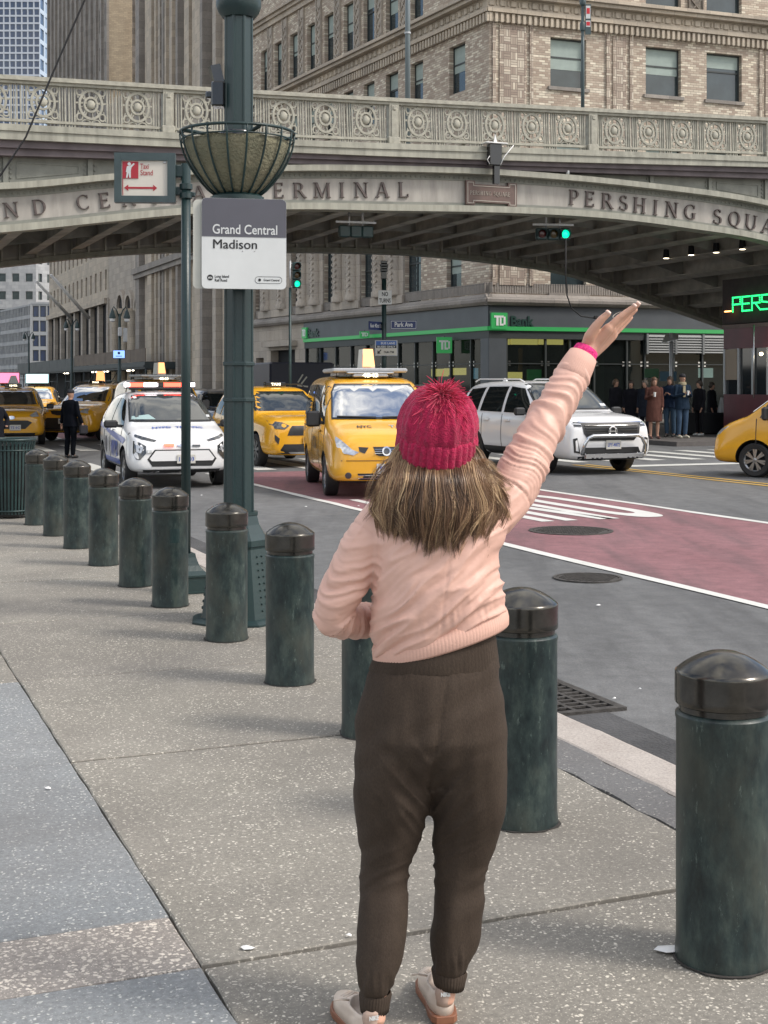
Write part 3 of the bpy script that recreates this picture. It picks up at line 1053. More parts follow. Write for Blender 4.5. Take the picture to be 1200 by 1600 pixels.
def put_letter(c, u, v, h=None):
    r, z = on_d(u, v, VD0 - .02)
    Y = r * ES + VD0 * EC
    H_ = (h or 23.5) * Y / F
    r2, z2 = on_d(u + 8, v, VD0 - .02)
    sl = math.atan((zbb(r + .4) - zbb(r - .4)) / .8)
    link('letter', letter_mesh(c), via, (r, VD0 - .002, z), (0, -sl, 0), (H_ * 1.0, 1, H_))
vmid = lambda u: interp([(-60, 337), (17, 328), (61, 323.5), (129, 316), (163, 313), (200, 310), (245, 306), (277, 304), (311, 302), (435, 297.5), (630, 296.5)], u)
for c, u in zip('GRAND', (-140, -96, -50, -27 + 44, 61)): put_letter(c, u, vmid(u))
for c, u in zip('CENTRAL', (129, 163, 201, 241, 277, 311, 345)): put_letter(c, u, vmid(u))
for c, u in zip('TERMINAL', (399, 435, 467, 503, 534, 564, 597, 630)): put_letter(c, u, vmid(u))
vr = lambda u: interp([(896, 308.5), (921, 311), (948, 314), (974, 317), (1000, 321), (1025, 324.5), (1049, 327.5), (1078, 331), (1121, 338.5), (1146, 342), (1173, 347.5), (1197, 353), (1250, 364)], u)
for c, u in zip('PERSHING', (896, 921, 948, 974, 999, 1024, 1049, 1078)): put_letter(c, u, vr(u))
for c, u in zip('SQUARE', (1121, 1147, 1173, 1199, 1226, 1250)): put_letter(c, u, vr(u))

# plaque at the crown
def vmap(u, v, dd=VD0 - .12):
    return on_d(u, v, dd)
pl = empty('name_plaque', W(*[on_d(767, 303, VD0 - .06)[0], VD0 - .06], on_d(767, 303, VD0 - .06)[1]), TH,
           'brown plaque reading PERSHING SQUARE with a pale outline at the crown of the arch', 'sign')
kk = 38.6 / F
def PQ(x, y): return (x * kk * 1.06, y * kk)
oct_ = [(-40, -18), (-26, -18), (-26, -14), (26, -14), (26, -18), (40, -18), (40, 18), (26, 18), (26, 13), (-26, 13), (-26, 18), (-40, 18)]
mb = MB(); mb.prism([PQ(*p) for p in oct_], -.05, .03); mb.build('board', M['plaque'], pl)
mb = MB()
inn = [(-37.5, -15.5), (-28.5, -15.5), (-28.5, -11.5), (28.5, -11.5), (28.5, -15.5), (37.5, -15.5), (37.5, 15.5), (28.5, 15.5), (28.5, 10.5), (-28.5, 10.5), (-28.5, 15.5), (-37.5, 15.5)]
for a, b in zip(inn, inn[1:] + inn[:1]):
    a, b = PQ(*a), PQ(*b)
    mb.bar((a[0], -.056, a[1]), (b[0], -.056, b[1]), .012, .022) if False else mb.box(min(a[0], b[0]) - .009, max(a[0], b[0]) + .009, -.06, -.0505, min(a[1], b[1]) - .009, max(a[1], b[1]) + .009)
M['palegold'] = mat('pale outline', (0.42, 0.38, 0.33), 0.5)
mb.build('outline', M['palegold'], pl)
mb = MB()
xx = -34
for c in 'PERSHING SQUARE':
    if c != ' ':
        L, w_ = glyph(c)
        for i, p in enumerate(L.p):
            mb.prism([((xx + x * 4.2) * kk * 1.06, (y - .5) * 6.2 * kk) for x, y in p], -.062 - (i % 5) * .002, -.051)
        xx += w_ * 4.2 + .75
    else: xx += 2.6
mb.build('lettering', M['palegold'], pl)

# equipment cabinet with antenna hanging on the cornice
r_, z_ = on_d(771, 290, VD0 - .5)
cb = empty('sensor_cabinet', W(r_, VD0 - .58, z_), TH, 'small dark equipment box with a pale top plate and antenna mounted on the bridge cornice', 'equipment box')
u2 = 38.5 / F
mb = MB(); mb.cbox((.0, .02, 45 * u2), (20 * u2, .22, 32 * u2), bev=.02); mb.cbox((.06, .04, 24 * u2), (9 * u2, .12, 44 * u2)); mb.build('box', M['blackgloss'], cb)
mb = MB(); mb.cbox((0, 0, 61.8 * u2), (36 * u2, .3, .03), bev=.008); mb.prism([(-.03, 62.7 * u2), (.07, 62.7 * u2), (.0, 76 * u2)], -.02, .01); mb.build('top_plate', M['white'], cb)
mb = MB(); mb.tube([(.12, -.1, 30 * u2), (.22, -.12, 42 * u2), (.50, -.12, 60 * u2)], .014, 5); mb.tube([(-.2, -.1, 30 * u2), (-.28, -.12, 36 * u2), (-.2, -.1, 42 * u2)], .010, 5); mb.build('cable', M['white'], cb)
# pigeon-sized white scrap on the flange
r_, z_ = on_d(890, 272, VD0 - .3)
mb = MB()
c0 = W(r_, VD0 - .2, z_)
mb.lathe([(.02, 0), (.05, .03), (.055, .09), (.03, .14), (.025, .17), (.03, .19), (.0, .215)], 8, tuple(c0))
tag(mb.build('pigeon', M['white']), 'pale pigeon perched on the arch flange above the word PERSHING', 'bird')

# restaurant under the viaduct --------------------------------------------
M['maroon'] = mat('maroon cladding', (0.10, 0.018, 0.025), 0.4, var=0.2, vscale=1.5)
M['wglass'] = mat('dark window glass', (0.02, 0.025, 0.028), 0.08, spec=0.7)
rest = empty('restaurant', W(26.1, 33.9), TH, 'maroon clad restaurant under the viaduct at the right edge with window band', 'restaurant')
mb = MB(); mb.box(0, 12, 0, 2.2, 0, 1.3); mb.build('lower_wall', M['maroon'], rest)
mb = MB(); mb.box(0, 12, 0, 2.2, 2.72, 3.35); mb.build('upper_wall', M['maroon'], rest)
mb = MB(); mb.box(-.02, 12, -.05, 2.25, 3.35, 3.47); mb.build('cornice', M['plaque'], rest)
mb = MB(); mb.box(.06, 11.9, .06, 2.14, 1.3, 2.72); mb.build('window', M['wglass'], rest)
for yv in (0.03, .75, 1.45, 2.17):
    mb = MB(); mb.box(-.01, .05, yv - .04, yv + .04, 1.3, 2.72); mb.build('mullion', M['galv'], rest)
mb = MB(); mb.box(-.012, .055, 1.52, 2.10, 1.75, 2.70); mb.build('blind', mat('warm interior panel', (0.30, 0.24, 0.18), 0.6), rest)
for yy_ in (.35,):
    mb = MB(); mb.tube([(-.25, yy_, 1.2), (-.25, yy_, 3.4)], .025, 6); mb.build('pipe', M['steel'], rest)
for u_, v_ in ((1198, 553),):
    d_, z_ = on_r(u_, v_, 26.0)
    mb = MB(); mb.lathe([(.0, -.05), (.05, -.03), (.05, .03), (0, .05)], 8, (-.3, d_ - 33.9, z_)); mb.build('lamp', mat('warm bulb', (1, .8, .5), .4, emit=(1, .75, .4), estr=12), rest)
# green LED sign: PERSHING in glowing letters
led = mat('green neon', (0.02, 0.4, 0.12), 0.3, emit=(0.02, 0.85, 0.20), estr=1.5)
dA, zA = on_r(1147, 487, 26.1)
ls = empty('neon_sign', W(26.05, dA, zA), TH, 'glowing green LED letters starting PERS above the maroon restaurant front', 'neon sign')
SEG = {'P': [((0, 0), (0, 1)), ((0, 1), (.8, 1)), ((.8, 1), (.8, .5)), ((.8, .5), (0, .5))],
       'E': [((0, 0), (0, 1)), ((0, 1), (.8, 1)), ((0, .5), (.7, .5)), ((0, 0), (.8, 0))],
       'R': [((0, 0), (0, 1)), ((0, 1), (.8, 1)), ((.8, 1), (.8, .5)), ((.8, .5), (0, .5)), ((.3, .5), (.85, 0))],
       'S': [((.8, 1), (0, 1)), ((0, 1), (0, .55)), ((0, .55), (.8, .45)), ((.8, .45), (.8, 0)), ((.8, 0), (0, 0))],
       'H': [((0, 0), (0, 1)), ((.8, 0), (.8, 1)), ((0, .5), (.8, .5))],
       'I': [((.4, 0), (.4, 1))], 'N': [((0, 0), (0, 1)), ((0, 1), (.8, 0)), ((.8, 0), (.8, 1))],
       'G': [((.8, 1), (0, 1)), ((0, 1), (0, 0)), ((0, 0), (.8, 0)), ((.8, 0), (.8, .5)), ((.8, .5), (.4, .5))]}
LH = .43
for i, c in enumerate('PERSHING'):
    mb = MB()
    for (x0, y0), (x1, y1) in SEG[c]:
        L_ = sqrt((x1 - x0) ** 2 + (y1 - y0) ** 2)
        k_ = max(2, int(L_ / .14))
        for j in range(k_ + 1):
            t_ = j / k_
            for off in (-.03, .03):
                x, y = lerp(x0, x1, t_) , lerp(y0, y1, t_)
                mb.cbox((off * .3, -(i * 1.02 + x) * .47 + off * .5, y * LH + off * .4), (.03, .045, .03), bev=.006)
    mb.build('letter', led, ls)
mb = MB(); mb.cbox((0, .25, .02), (.04, .3, .035)); mb.build('lamp_bar', mat('orange lamp', (1, .4, .1), .4, emit=(1, .42, .12), estr=4), ls)
# awning/brow behind the sign
mb = MB(); mb.box(26.2, 33, 33.8, 36.3, 3.5, 3.56); mb.box(26.2, 26.3, 33.8, 36.3, 3.56, 4.9)
br = mb.build('sign_board', mat('dark brow', (0.028, 0.016, 0.017), 0.7, var=.3), rest, (-26.1, -33.9, 0))

# downlights on the floor beams
dl = mat('downlight lens', (1, .9, .7), .4, emit=(1, .85, .6), estr=5)
for i, (u_, v_) in enumerate(((1041, 404), (1080, 399), (1119, 395), (1160, 390))):
    # find depth where the line of sight meets the beam underside
    best = None
    for q in range(340, 455):
        dd = q / 10
        r_, z_ = on_d(u_, v_, dd)
        e = abs(z_ - (zbb(r_) + .26))
        if best is None or e < best[0]: best = (e, dd, r_, z_)
    _, dd, r_, z_ = best
    t = empty('downlight', W(r_, dd, z_ + .03), TH, ['lit round downlight under the viaduct, leftmost of four', 'lit round downlight under the viaduct, second from left and smallest looking', 'lit round downlight under the viaduct, third from left', 'lit round downlight under the viaduct, rightmost of four'][i], 'lamp', 'downlights under the viaduct')
    mb = MB(); mb.lathe([(.10, -.02), (.11, .0), (.09, .28), (.0, .30)], 12, cap0=False); mb.build('can', M['dark'], t)
    mb = MB(); mb.lathe([(.0, -.035), (.085, -.03), (.098, -.015)], 12, cap1=False); mb.build('lens', dl, t)

# traffic signals hanging below the arch ----------------------------------
def signal(name, loc, rz, horizontal, lit, label, back=False, scale=1.0, n=3):
    t = empty(name, loc, rz, label, 'traffic light', 'traffic lights')
    t.scale = (scale,) * 3
    cols = [(0.05, 0.006, 0.006), (0.05, 0.03, 0.006), (0.0, 0.05, 0.03)]
    for i in range(n):
        off = (i - 1) * .34
        c = (off, 0, 0) if horizontal else (0, 0, -off)
        mb = MB(); mb.cbox(c, (.335, .18, .335), bev=.03); mb.build('housing', M['green_dk'], t)
        # lens + visor facing -y
        lens = MB()
        rg = []
        for rr_, yo in ((.125, -.085), (.11, -.105), (.06, -.118), (.004, -.122)):
            rg.append([(c[0] + rr_ * cos(2 * pi * j / 16), yo, c[2] + rr_ * sin(2 * pi * j / 16)) for j in range(16)][::-1])
        lens.rings(rg, False, True, smooth=True)
        col = cols[i]
        lm = mat('signal lens', col, .2) if i != lit else M.setdefault('siggreen', mat('signal green lit', (0, .5, .3), .2, emit=(0.0, 0.75, 0.36), estr=1.1))
        lens.build('lens', lm, t)
        vis = MB()
        n_ = 14
        pts = [radians(-35 + 250 * j / n_) for j in range(n_ + 1)]
        outer = []
        for y in (-.09, -.27):
            outer.append([(c[0] + .14 * cos(a), y if y > -.1 else y + .09 * (1 - sin(a)) * .6, c[2] + .14 * sin(a)) for a in pts])
        inner = [[(c[0] + .13 * cos(a), p[1], c[2] + .13 * sin(a)) for a, p in zip(pts, row)] for row in outer]
        vis.rings([outer[0], outer[1], inner[1], inner[0]], False, False, closed=False, smooth=True)
        vis.build('visor', M['green_dk'], t)
    br_ = MB()
    if horizontal:
        br_.box(-.6, .6, -.03, .03, .24, .30); br_.tube([(-.2, 0, .16), (-.2, 0, .9)], .035, 6); br_.tube([(.2, 0, .16), (.2, 0, .6)], .03, 6)
    else:
        br_.tube([(-.25, .0, .55), (-.25, 0, -.55)], .04, 6); br_.cbox((-.12, 0, .45), (.2, .05, .05)); br_.cbox((-.12, 0, -.45), (.2, .05, .05))
    br_.build('bracket', M['galv'], t)
    return t
r_, z_ = on_d(864, 366, VD0 + .6)
signal('traffic_light', W(r_, VD0 + .6, z_), TH - .25, True, 2, 'horizontal traffic light under the bridge with its right lens lit green', scale=.98)
r_, z_ = on_d(556, 362, VD0 + .7)
signal('traffic_light', W(r_, VD0 + .7, z_), TH + pi - .1, True, -1, 'horizontal traffic light seen from its dark green back under the bridge', scale=.92)
p = px(463, 430, 33.0)
tl = signal('traffic_light', p, .35, False, 2, 'upright traffic light with green lit, just right of the white station sign', scale=.62)
mb = MB(); mb.tube([(-.25, 0, -.5), (-.25, 0, (RZ - p.z) / .62)], .055, 8); mb.build('post', M['green_dk'], tl)
# loop cable hanging from the bridge
pts = [px(884, 372, 38), px(884, 430, 38), px(886, 462, 38.2), px(893, 482, 38.4), px(908, 494, 38.6), px(928, 497, 39)]
mb = MB(); mb.tube(pts, .02, 5); mb.cbox(tuple(px(931, 496, 39)), (.12, .1, .1), bev=.02)
tag(mb.build('hanging_cable', M['black']), 'thin black cable looping down from the green traffic light under the bridge', 'cable')
# ------------------------------------------------------------------ BUILDINGS
class Wall:
    """vertical wall plane. x runs to the right as seen from the street, y into the building."""
    def __init__(s, origin, ang, name=None):
        s.o = Vector((origin[0], origin[1], 0))
        s.ang = ang
        s.a = Vector((cos(ang), sin(ang), 0))
    def hit(s, u, v=600):
        U = (u - 600) / F
        t = (U * s.o.y - s.o.x) / (s.a.x - U * s.a.y)
        Y = s.o.y + t * s.a.y
        return t, CAMH + (HV - v) * Y / F
    def root(s, parent=None):
        return s
    def put(s, mb, name, m, parent, loc=(0, 0, 0)):
        o = mb.build(name, m, parent)
        return s.place(o, loc)
    def place(s, o, loc=(0, 0, 0)):
        p = s.o + s.a * loc[0] + Vector((-s.a.y, s.a.x, 0)) * loc[1] + Vector((0, 0, loc[2]))
        o.location = p - (o.parent.location if o.parent else Vector())
        o.rotation_euler = (0, 0, s.ang)
        return o

def wall_grid(mb, X0, X1, Z0, Z1, rects, depth=.25, mi=0, y=0.0):
    xs = sorted(set([X0, X1] + [r[0] for r in rects] + [r[1] for r in rects]))
    zs = sorted(set([Z0, Z1] + [r[2] for r in rects] + [r[3] for r in rects]))
    xs = [x for x in xs if X0 <= x <= X1]
    zs = [z for z in zs if Z0 <= z <= Z1]
    for z0, z1 in zip(zs, zs[1:]):
        run = None
        for x0, x1 in zip(xs, xs[1:]):
            cx, cz = (x0 + x1) / 2, (z0 + z1) / 2
            hole = any(r[0] < cx < r[1] and r[2] < cz < r[3] for r in rects)
            if hole:
                if run: mb.add([(run[0], y, z0), (run[1], y, z0), (run[1], y, z1), (run[0], y, z1)], [(0, 1, 2, 3)], mi); run = None
            else:
                run = (run[0], x1) if run else (x0, x1)
        if run: mb.add([(run[0], y, z0), (run[1], y, z0), (run[1], y, z1), (run[0], y, z1)], [(0, 1, 2, 3)], mi)
    for a, b, c, d in rects:
        a_, b_, c_, d_ = max(a, X0), min(b, X1), max(c, Z0), min(d, Z1)
        if a_ >= b_ or c_ >= d_: continue
        yy = y + depth
        mb.add([(a_, y, c_), (b_, y, c_), (b_, yy, c_), (a_, yy, c_)], [(0, 1, 2, 3)], mi)
        mb.add([(a_, y, d_), (b_, y, d_), (b_, yy, d_), (a_, yy, d_)], [(3, 2, 1, 0)], mi)
        mb.add([(a_, y, c_), (a_, yy, c_), (a_, yy, d_), (a_, y, d_)], [(0, 1, 2, 3)], mi)
        mb.add([(b_, y, c_), (b_, yy, c_), (b_, yy, d_), (b_, y, d_)], [(3, 2, 1, 0)], mi)

M['glass'] = mat('window glass', (0.035, 0.05, 0.055), 0.06, spec=0.8, var=.3, vscale=.7)
M['glass_bl'] = mat('blue window glass', (0.03, 0.06, 0.13), 0.08, spec=0.8, var=.4, vscale=.5)
M['winframe'] = mat('window frame dark', (0.035, 0.042, 0.042), 0.5)
M['blind'] = mat('pale green blind', (0.30, 0.36, 0.33), 0.7, var=.08)

def win_mesh(w, h, frame_m, glass_m, fw=.06, split=0.55, mull=0, sill=None):
    """one window as a mesh with frame and pane; origin at lower-left, y=0 at outer face of the frame"""
    mb = MB()
    mb.box(0, fw, 0, .07, 0, h); mb.box(w - fw, w, 0, .07, 0, h)
    mb.box(fw, w - fw, 0, .07, 0, fw); mb.box(fw, w - fw, 0, .07, h - fw, h)
    if split: mb.box(fw, w - fw, .005, .065, h * split - fw / 2, h * split + fw / 2)
    for i in range(mull):
        x = w * (i + 1) / (mull + 1)
        mb.box(x - fw / 3, x + fw / 3, .01, .06, fw, h - fw)
    mb.add([(fw, .05, fw), (w - fw, .05, fw), (w - fw, .05, h - fw), (fw, .05, h - fw)], [(0, 1, 2, 3)], 1)
    return mb.mesh('window', [frame_m, glass_m])

# --- brick material -------------------------------------------------------
def brickmat(name, c1, c2, c3, mortar, bw=.30, bh=.105, basket=False):
    k = N(name)
    o = k.tc.outputs['Object']
    sx = k.n('ShaderNodeSeparateXYZ'); k.t.links.new(o, sx.inputs[0])
    cx = k.n('ShaderNodeCombineXYZ')
    k.t.links.new(sx.outputs['X'], cx.inputs['X']); k.t.links.new(sx.outputs['Z'], cx.inputs['Y'])
    def br(vec, bw, bh, off=.5):
        b = k.n('ShaderNodeTexBrick')
        b.offset = off
        b.inputs['Scale'].default_value = 1
        b.inputs['Brick Width'].default_value = bw
        b.inputs['Row Height'].default_value = bh
        b.inputs['Mortar Size'].default_value = .012
        b.inputs['Mortar Smooth'].default_value = .3
        b.inputs['Bias'].default_value = -0.1
        b.inputs['Color1'].default_value = (0, 0, 0, 1)
        b.inputs['Color2'].default_value = (1, 1, 1, 1)
        b.inputs['Mortar'].default_value = (.5, .5, .5, 1)
        k.t.links.new(vec, b.inputs['Vector'])
        return b
    b = br(cx.outputs[0], bw, bh)
    bc, fac = b.outputs['Color'], b.outputs['Fac']
    if basket:
        cy = k.n('ShaderNodeCombineXYZ')
        k.t.links.new(sx.outputs['Z'], cy.inputs['X']); k.t.links.new(sx.outputs['X'], cy.inputs['Y'])
        b1 = br(cx.outputs[0], .33, .11, 0)
        b2 = br(cy.outputs[0], .33, .11, 0)
        ch = k.n('ShaderNodeTexChecker'); ch.inputs['Scale'].default_value = 1 / .33
        cz = k.n('ShaderNodeCombineXYZ')
        k.t.links.new(sx.outputs['X'], cz.inputs['X']); k.t.links.new(sx.outputs['Z'], cz.inputs['Y'])
        cz.inputs['Z'].default_value = .1
        k.t.links.new(cz.outputs[0], ch.inputs['Vector'])
        bc = k.mix(ch.outputs['Fac'], b1.outputs['Color'], b2.outputs['Color'])
        fac = k.math('ADD', k.math('MULTIPLY', ch.outputs['Fac'], b2.outputs['Fac']), k.math('MULTIPLY', k.math('SUBTRACT', 1.0, ch.outputs['Fac']), b1.outputs['Fac']))
    nz = k.noise(o, .45, 5)
    tone = k.ramp(bc, [(0.0, c1), (0.45, c2), (0.8, c3), (1.0, tuple(min(1, x * 1.35) for x in c3))])
    tone = k.mix(.4, tone, k.ramp(nz, [(.3, (.35,) * 3), (.7, (.62,) * 3)]), 'OVERLAY')
    c = k.mix(fac, tone, mortar + (1,))
    k.color(c); k.rough(.85)
    k.bump(k.math('SUBTRACT', 1.0, fac), .6, .012)
    return k.m
M['brick'] = brickmat('tan brick wall', (0.36, 0.285, 0.225), (0.47, 0.395, 0.315), (0.63, 0.57, 0.46), (0.30, 0.25, 0.20))
M['basket'] = brickmat('basket weave brick', (0.31, 0.245, 0.20), (0.43, 0.36, 0.29), (0.55, 0.49, 0.40), (0.18, 0.145, 0.12), basket=True)

def stonemat(name, a, b, rough=.8, bw=1.2, bh=.6):
    k = N(name)
    o = k.tc.outputs['Object']
    c = k.ramp(k.noise(k.mapping(o, (1, 1, .3)), .8, 6, .7), [(.3, a), (.7, b)])
    sx = k.n('ShaderNodeSeparateXYZ'); k.t.links.new(o, sx.inputs[0])
    cx = k.n('ShaderNodeCombineXYZ')
    k.t.links.new(sx.outputs['X'], cx.inputs['X']); k.t.links.new(sx.outputs['Z'], cx.inputs['Y'])
    br = k.n('ShaderNodeTexBrick')
    br.inputs['Scale'].default_value = 1; br.inputs['Brick Width'].default_value = bw; br.inputs['Row Height'].default_value = bh
    br.inputs['Mortar Size'].default_value = .012
    br.inputs['Color1'].default_value = (.42, .42, .42, 1); br.inputs['Color2'].default_value = (.60, .59, .57, 1); br.inputs['Mortar'].default_value = (.3, .3, .3, 1)
    k.t.links.new(cx.outputs[0], br.inputs['Vector'])
    c = k.mix(.75, c, br.outputs['Color'], 'OVERLAY')
    f = k.noise(o, 9, 6, .75)
    c = k.mix(.35, c, k.ramp(f, [(.3, (.3,) * 3), (.7, (.7,) * 3)]), 'OVERLAY')
    k.color(c); k.rough(rough); k.bump(f, .25, .02)
    return k.m
M['stone'] = stonemat('limestone', (0.37, 0.315, 0.25), (0.49, 0.43, 0.35))
M['stone_dk'] = stonemat('weathered limestone', (0.21, 0.19, 0.17), (0.30, 0.275, 0.25))
M['stone_lt'] = stonemat('carved limestone', (0.33, 0.29, 0.245), (0.43, 0.385, 0.33))
M['tan'] = stonemat('tan brick tower', (0.33, 0.265, 0.19), (0.42, 0.35, 0.255), bw=.5, bh=.18)
M['greystone'] = stonemat('pale grey stone', (0.30, 0.31, 0.32), (0.40, 0.41, 0.42))

# ============ brick corner building with the bank ==========================
C0 = (4.6, 60.0)
AL = radians(27.5)
WL = Wall(C0, pi / 2 + AL + pi)            # x to the right = towards the camera; wall runs x in [-L, 0]
WR = Wall(C0, radians(20.4))
bb = empty('brick_office_building', (C0[0], C0[1], 0), 0, 'tan brick office building with stone trim and a bank on its street corner', 'building')
LL = 27.3
ZT = 34.0
def rect(Wl, u0, u1, v0, v1):
    um = (u0 + u1) / 2
    x0, x1 = Wl.hit(u0)[0], Wl.hit(u1)[0]
    return min(x0, x1), max(x0, x1), Wl.hit(um, v1)[1], Wl.hit(um, v0)[1]
Z1b, Z1t = WR.hit(888, 137)[1], WR.hit(888, 60)[1]          # storey below the cornice
zc0, zc1 = WR.hit(800, 30)[1], WR.hit(800, -10)[1]          # cornice
Z2b = WR.hit(1136, 22)[1]; Z2t = Z2b + 2.7
zl0 = WL.hit(708, 458)[1]
ZBAND = WR.hit(765, 477)[1]                                  # top of bank fascia
# ---- right wall
wr_cols = [rect(WR, 860, 916, 60, 137), rect(WR, 1009, 1064, 75, 152), rect(WR, 1104, 1159, 84, 160)]
R = [(c[0], c[1], Z1b, Z1t) for c in wr_cols]
R += [(c[0] - .0, c[1], Z2b, Z2t) for c in wr_cols[1:]] + [(wr_cols[0][0], wr_cols[0][1], Z2b, Z2t)]
R += [(c[0], c[1], Z2b + 4.2, Z2b + 6.9) for c in wr_cols]
zlw = WR.hit(878, 458)[1]
R += [(c[0], c[1], zlw, zlw + 2.2) for c in wr_cols]
mid = (zlw + 2.2 + Z1b) / 2
R += [(c[0], c[1], mid - 1.0, mid + 1.1) for c in wr_cols]
mb = MB(); wall_grid(mb, 0, 26, ZBAND + .5, ZT, R, .3)
WR.put(mb, 'wall', M['brick'], bb)
def put_windows(Wl, rects, parent, frame=M['winframe'], glass=M['glass'], dep=.22, split=.62, blind=True, mull=0, fw=.07, rnd=random.Random(5)):
    cache = {}
    for x0, x1, z0, z1 in rects:
        key = (round(x1 - x0, 1), round(z1 - z0, 1))
        if key not in cache:
            cache[key] = win_mesh(key[0], key[1], frame, glass, fw, split, mull)
        o = link('window', cache[key], parent)
        o.scale = ((x1 - x0) / key[0], 1, (z1 - z0) / key[1])
        Wl.place(o, (x0, dep, z0))
        if blind:
            hh = rnd.choice([.35, .45, .55, .55, .62, .3])
            mb = MB(); mb.box(.0, 1, 0, .01, 0, 1)
            kk_ = 'blindmesh'
            if kk_ not in cache: cache[kk_] = mb.mesh('blind', M['blind'])
            b = link('blind', cache[kk_], o)
            W_, H_ = key
            b.location = (fw, .035, H_ * (1 - hh)); b.scale = (W_ - 2 * fw, 1, H_ * hh - fw)
put_windows(WR, R, bb)
# sills and soldier courses
for x0, x1, z0, z1 in R:
    mb = MB(); mb.box(x0 - .12, x1 + .12, -.10, .05, z0 - .16, z0 - .003); WR.put(mb, 'sill', M['stone_dk'], bb)
# basket weave strips
for u0, u1 in ((767, 832), (945, 988), (1184, 1225)):
    x0, x1 = WR.hit(u0)[0] + .05, WR.hit(u1)[0]
    mb = MB(); mb.box(x0 + .35, x1 - .35, -.06, .01, ZBAND + .9, zc0 - .3)
    for xx_ in (x0, x1 - .16):
        mb.box(xx_, xx_ + .16, -.09, .01, ZBAND + .9, zc0 - .15)
    WR.put(mb, 'basket_pilaster', M['basket'], bb)
# ---- cornice with dentils on both walls
def cornice(Wl, x0, x1, z0, z1, parent, dent=.42, sgn=1):
    h = z1 - z0
    mb = MB()
    mb.box(x0, x1, -.12, .0, z0 + h * .20, z0 + h * .42)
    mb.box(x0, x1, -.30, .0, z0 + h * .42 + .001, z0 + h * .55)
    mb.box(x0, x1, -.22, .0, z0 + h * .55 + .001, z0 + h * .80)
    mb.box(x0, x1, -.55, .0, z0 + h * .80 + .001, z0 + h * .90)
    mb.box(x0, x1, -.68, .0, z0 + h * .90 + .001, z1)
    Wl.put(mb, 'cornice', M['stone'], parent)
    mb = MB()
    x = x0 + .1
    while x < x1 - .1:
        mb.box(x, x + .13, -.24, -.121, z0 + h * .16, z0 + h * .40)
        x += .27
    x = x0 + .2
    while x < x1 - .3:
        mb.cbox((x, -.235, z0 + h * .67), (.28, .10, h * .18), bev=.03)
        mb.cbox((x + .26, -.235, z0 + h * .67), (.08, .08, h * .14), bev=.02)
        x += .52
    Wl.put(mb, 'dentils', M['stone'], parent)['kind'] = 'stuff'
cornice(WR, -.2, 26, zc0 - .5, zc1, bb)
cornice(WL, -LL, .2, zc0 - .5, zc1, bb)

# ---- left wall
LR = []
row1 = [(702, 727), (638, 660), (600, 621), (566, 585), (537, 552), (507, 521), (480, 492)]
cols = [(702, 727), (642, 661), (603, 622), (568, 585), (537, 552), (507, 521), (480, 492), (453, 465), (429, 440), (408, 418)]
for u0, u1 in cols:
    x0, x1 = WL.hit(u0)[0], WL.hit(u1)[0]
    LR.append((x0, x1, Z1b, Z1t))
    if u0 < 690: LR.append((x0, x1, Z2b + .1, Z2t + .1))
    LR.append((x0, x1, mid - 1.0, mid + 1.1))
LR = [r for r in LR if r[0] > -LL]
# top row: narrower, doubled windows
TR = []
for u0, u1 in ((642, 661), (603, 622), (568, 585), (537, 552), (507, 521), (480, 492), (453, 465), (429, 440), (404, 412)):
    x0, x1 = WL.hit(u0)[0], WL.hit(u1)[0]
    c_ = (x0 + x1) / 2; hw = (x1 - x0) * .42
    for zz in (Z2t + 3.1, Z2t + 7.2, Z2t + 11.3):
        TR.append((c_ - hw, c_ + hw, zz, zz + 2.5))
# corner brick bay window under the bridge and the tall ones
zlb = WL.hit(708, 458)[1]
LR.append((WL.hit(698)[0], WL.hit(721)[0], zlb, zlb + 2.0))
tall = []
ztb = WL.hit(645, 486)[1]
for u0, u1 in ((633, 658), (565, 584), (507, 522), (457, 467), (400, 408)):
    tall.append((WL.hit(u0)[0], WL.hit(u1)[0], ztb, ztb + 4.6))
allr = LR + TR + tall
mb = MB(); wall_grid(mb, -LL, 0, ZBAND + .5, ZT, allr, .3)
WL.put(mb, 'wall', M['brick'], bb)
put_windows(WL, LR + TR, bb)
put_windows(WL, tall, bb, blind=False, split=.5, mull=1)
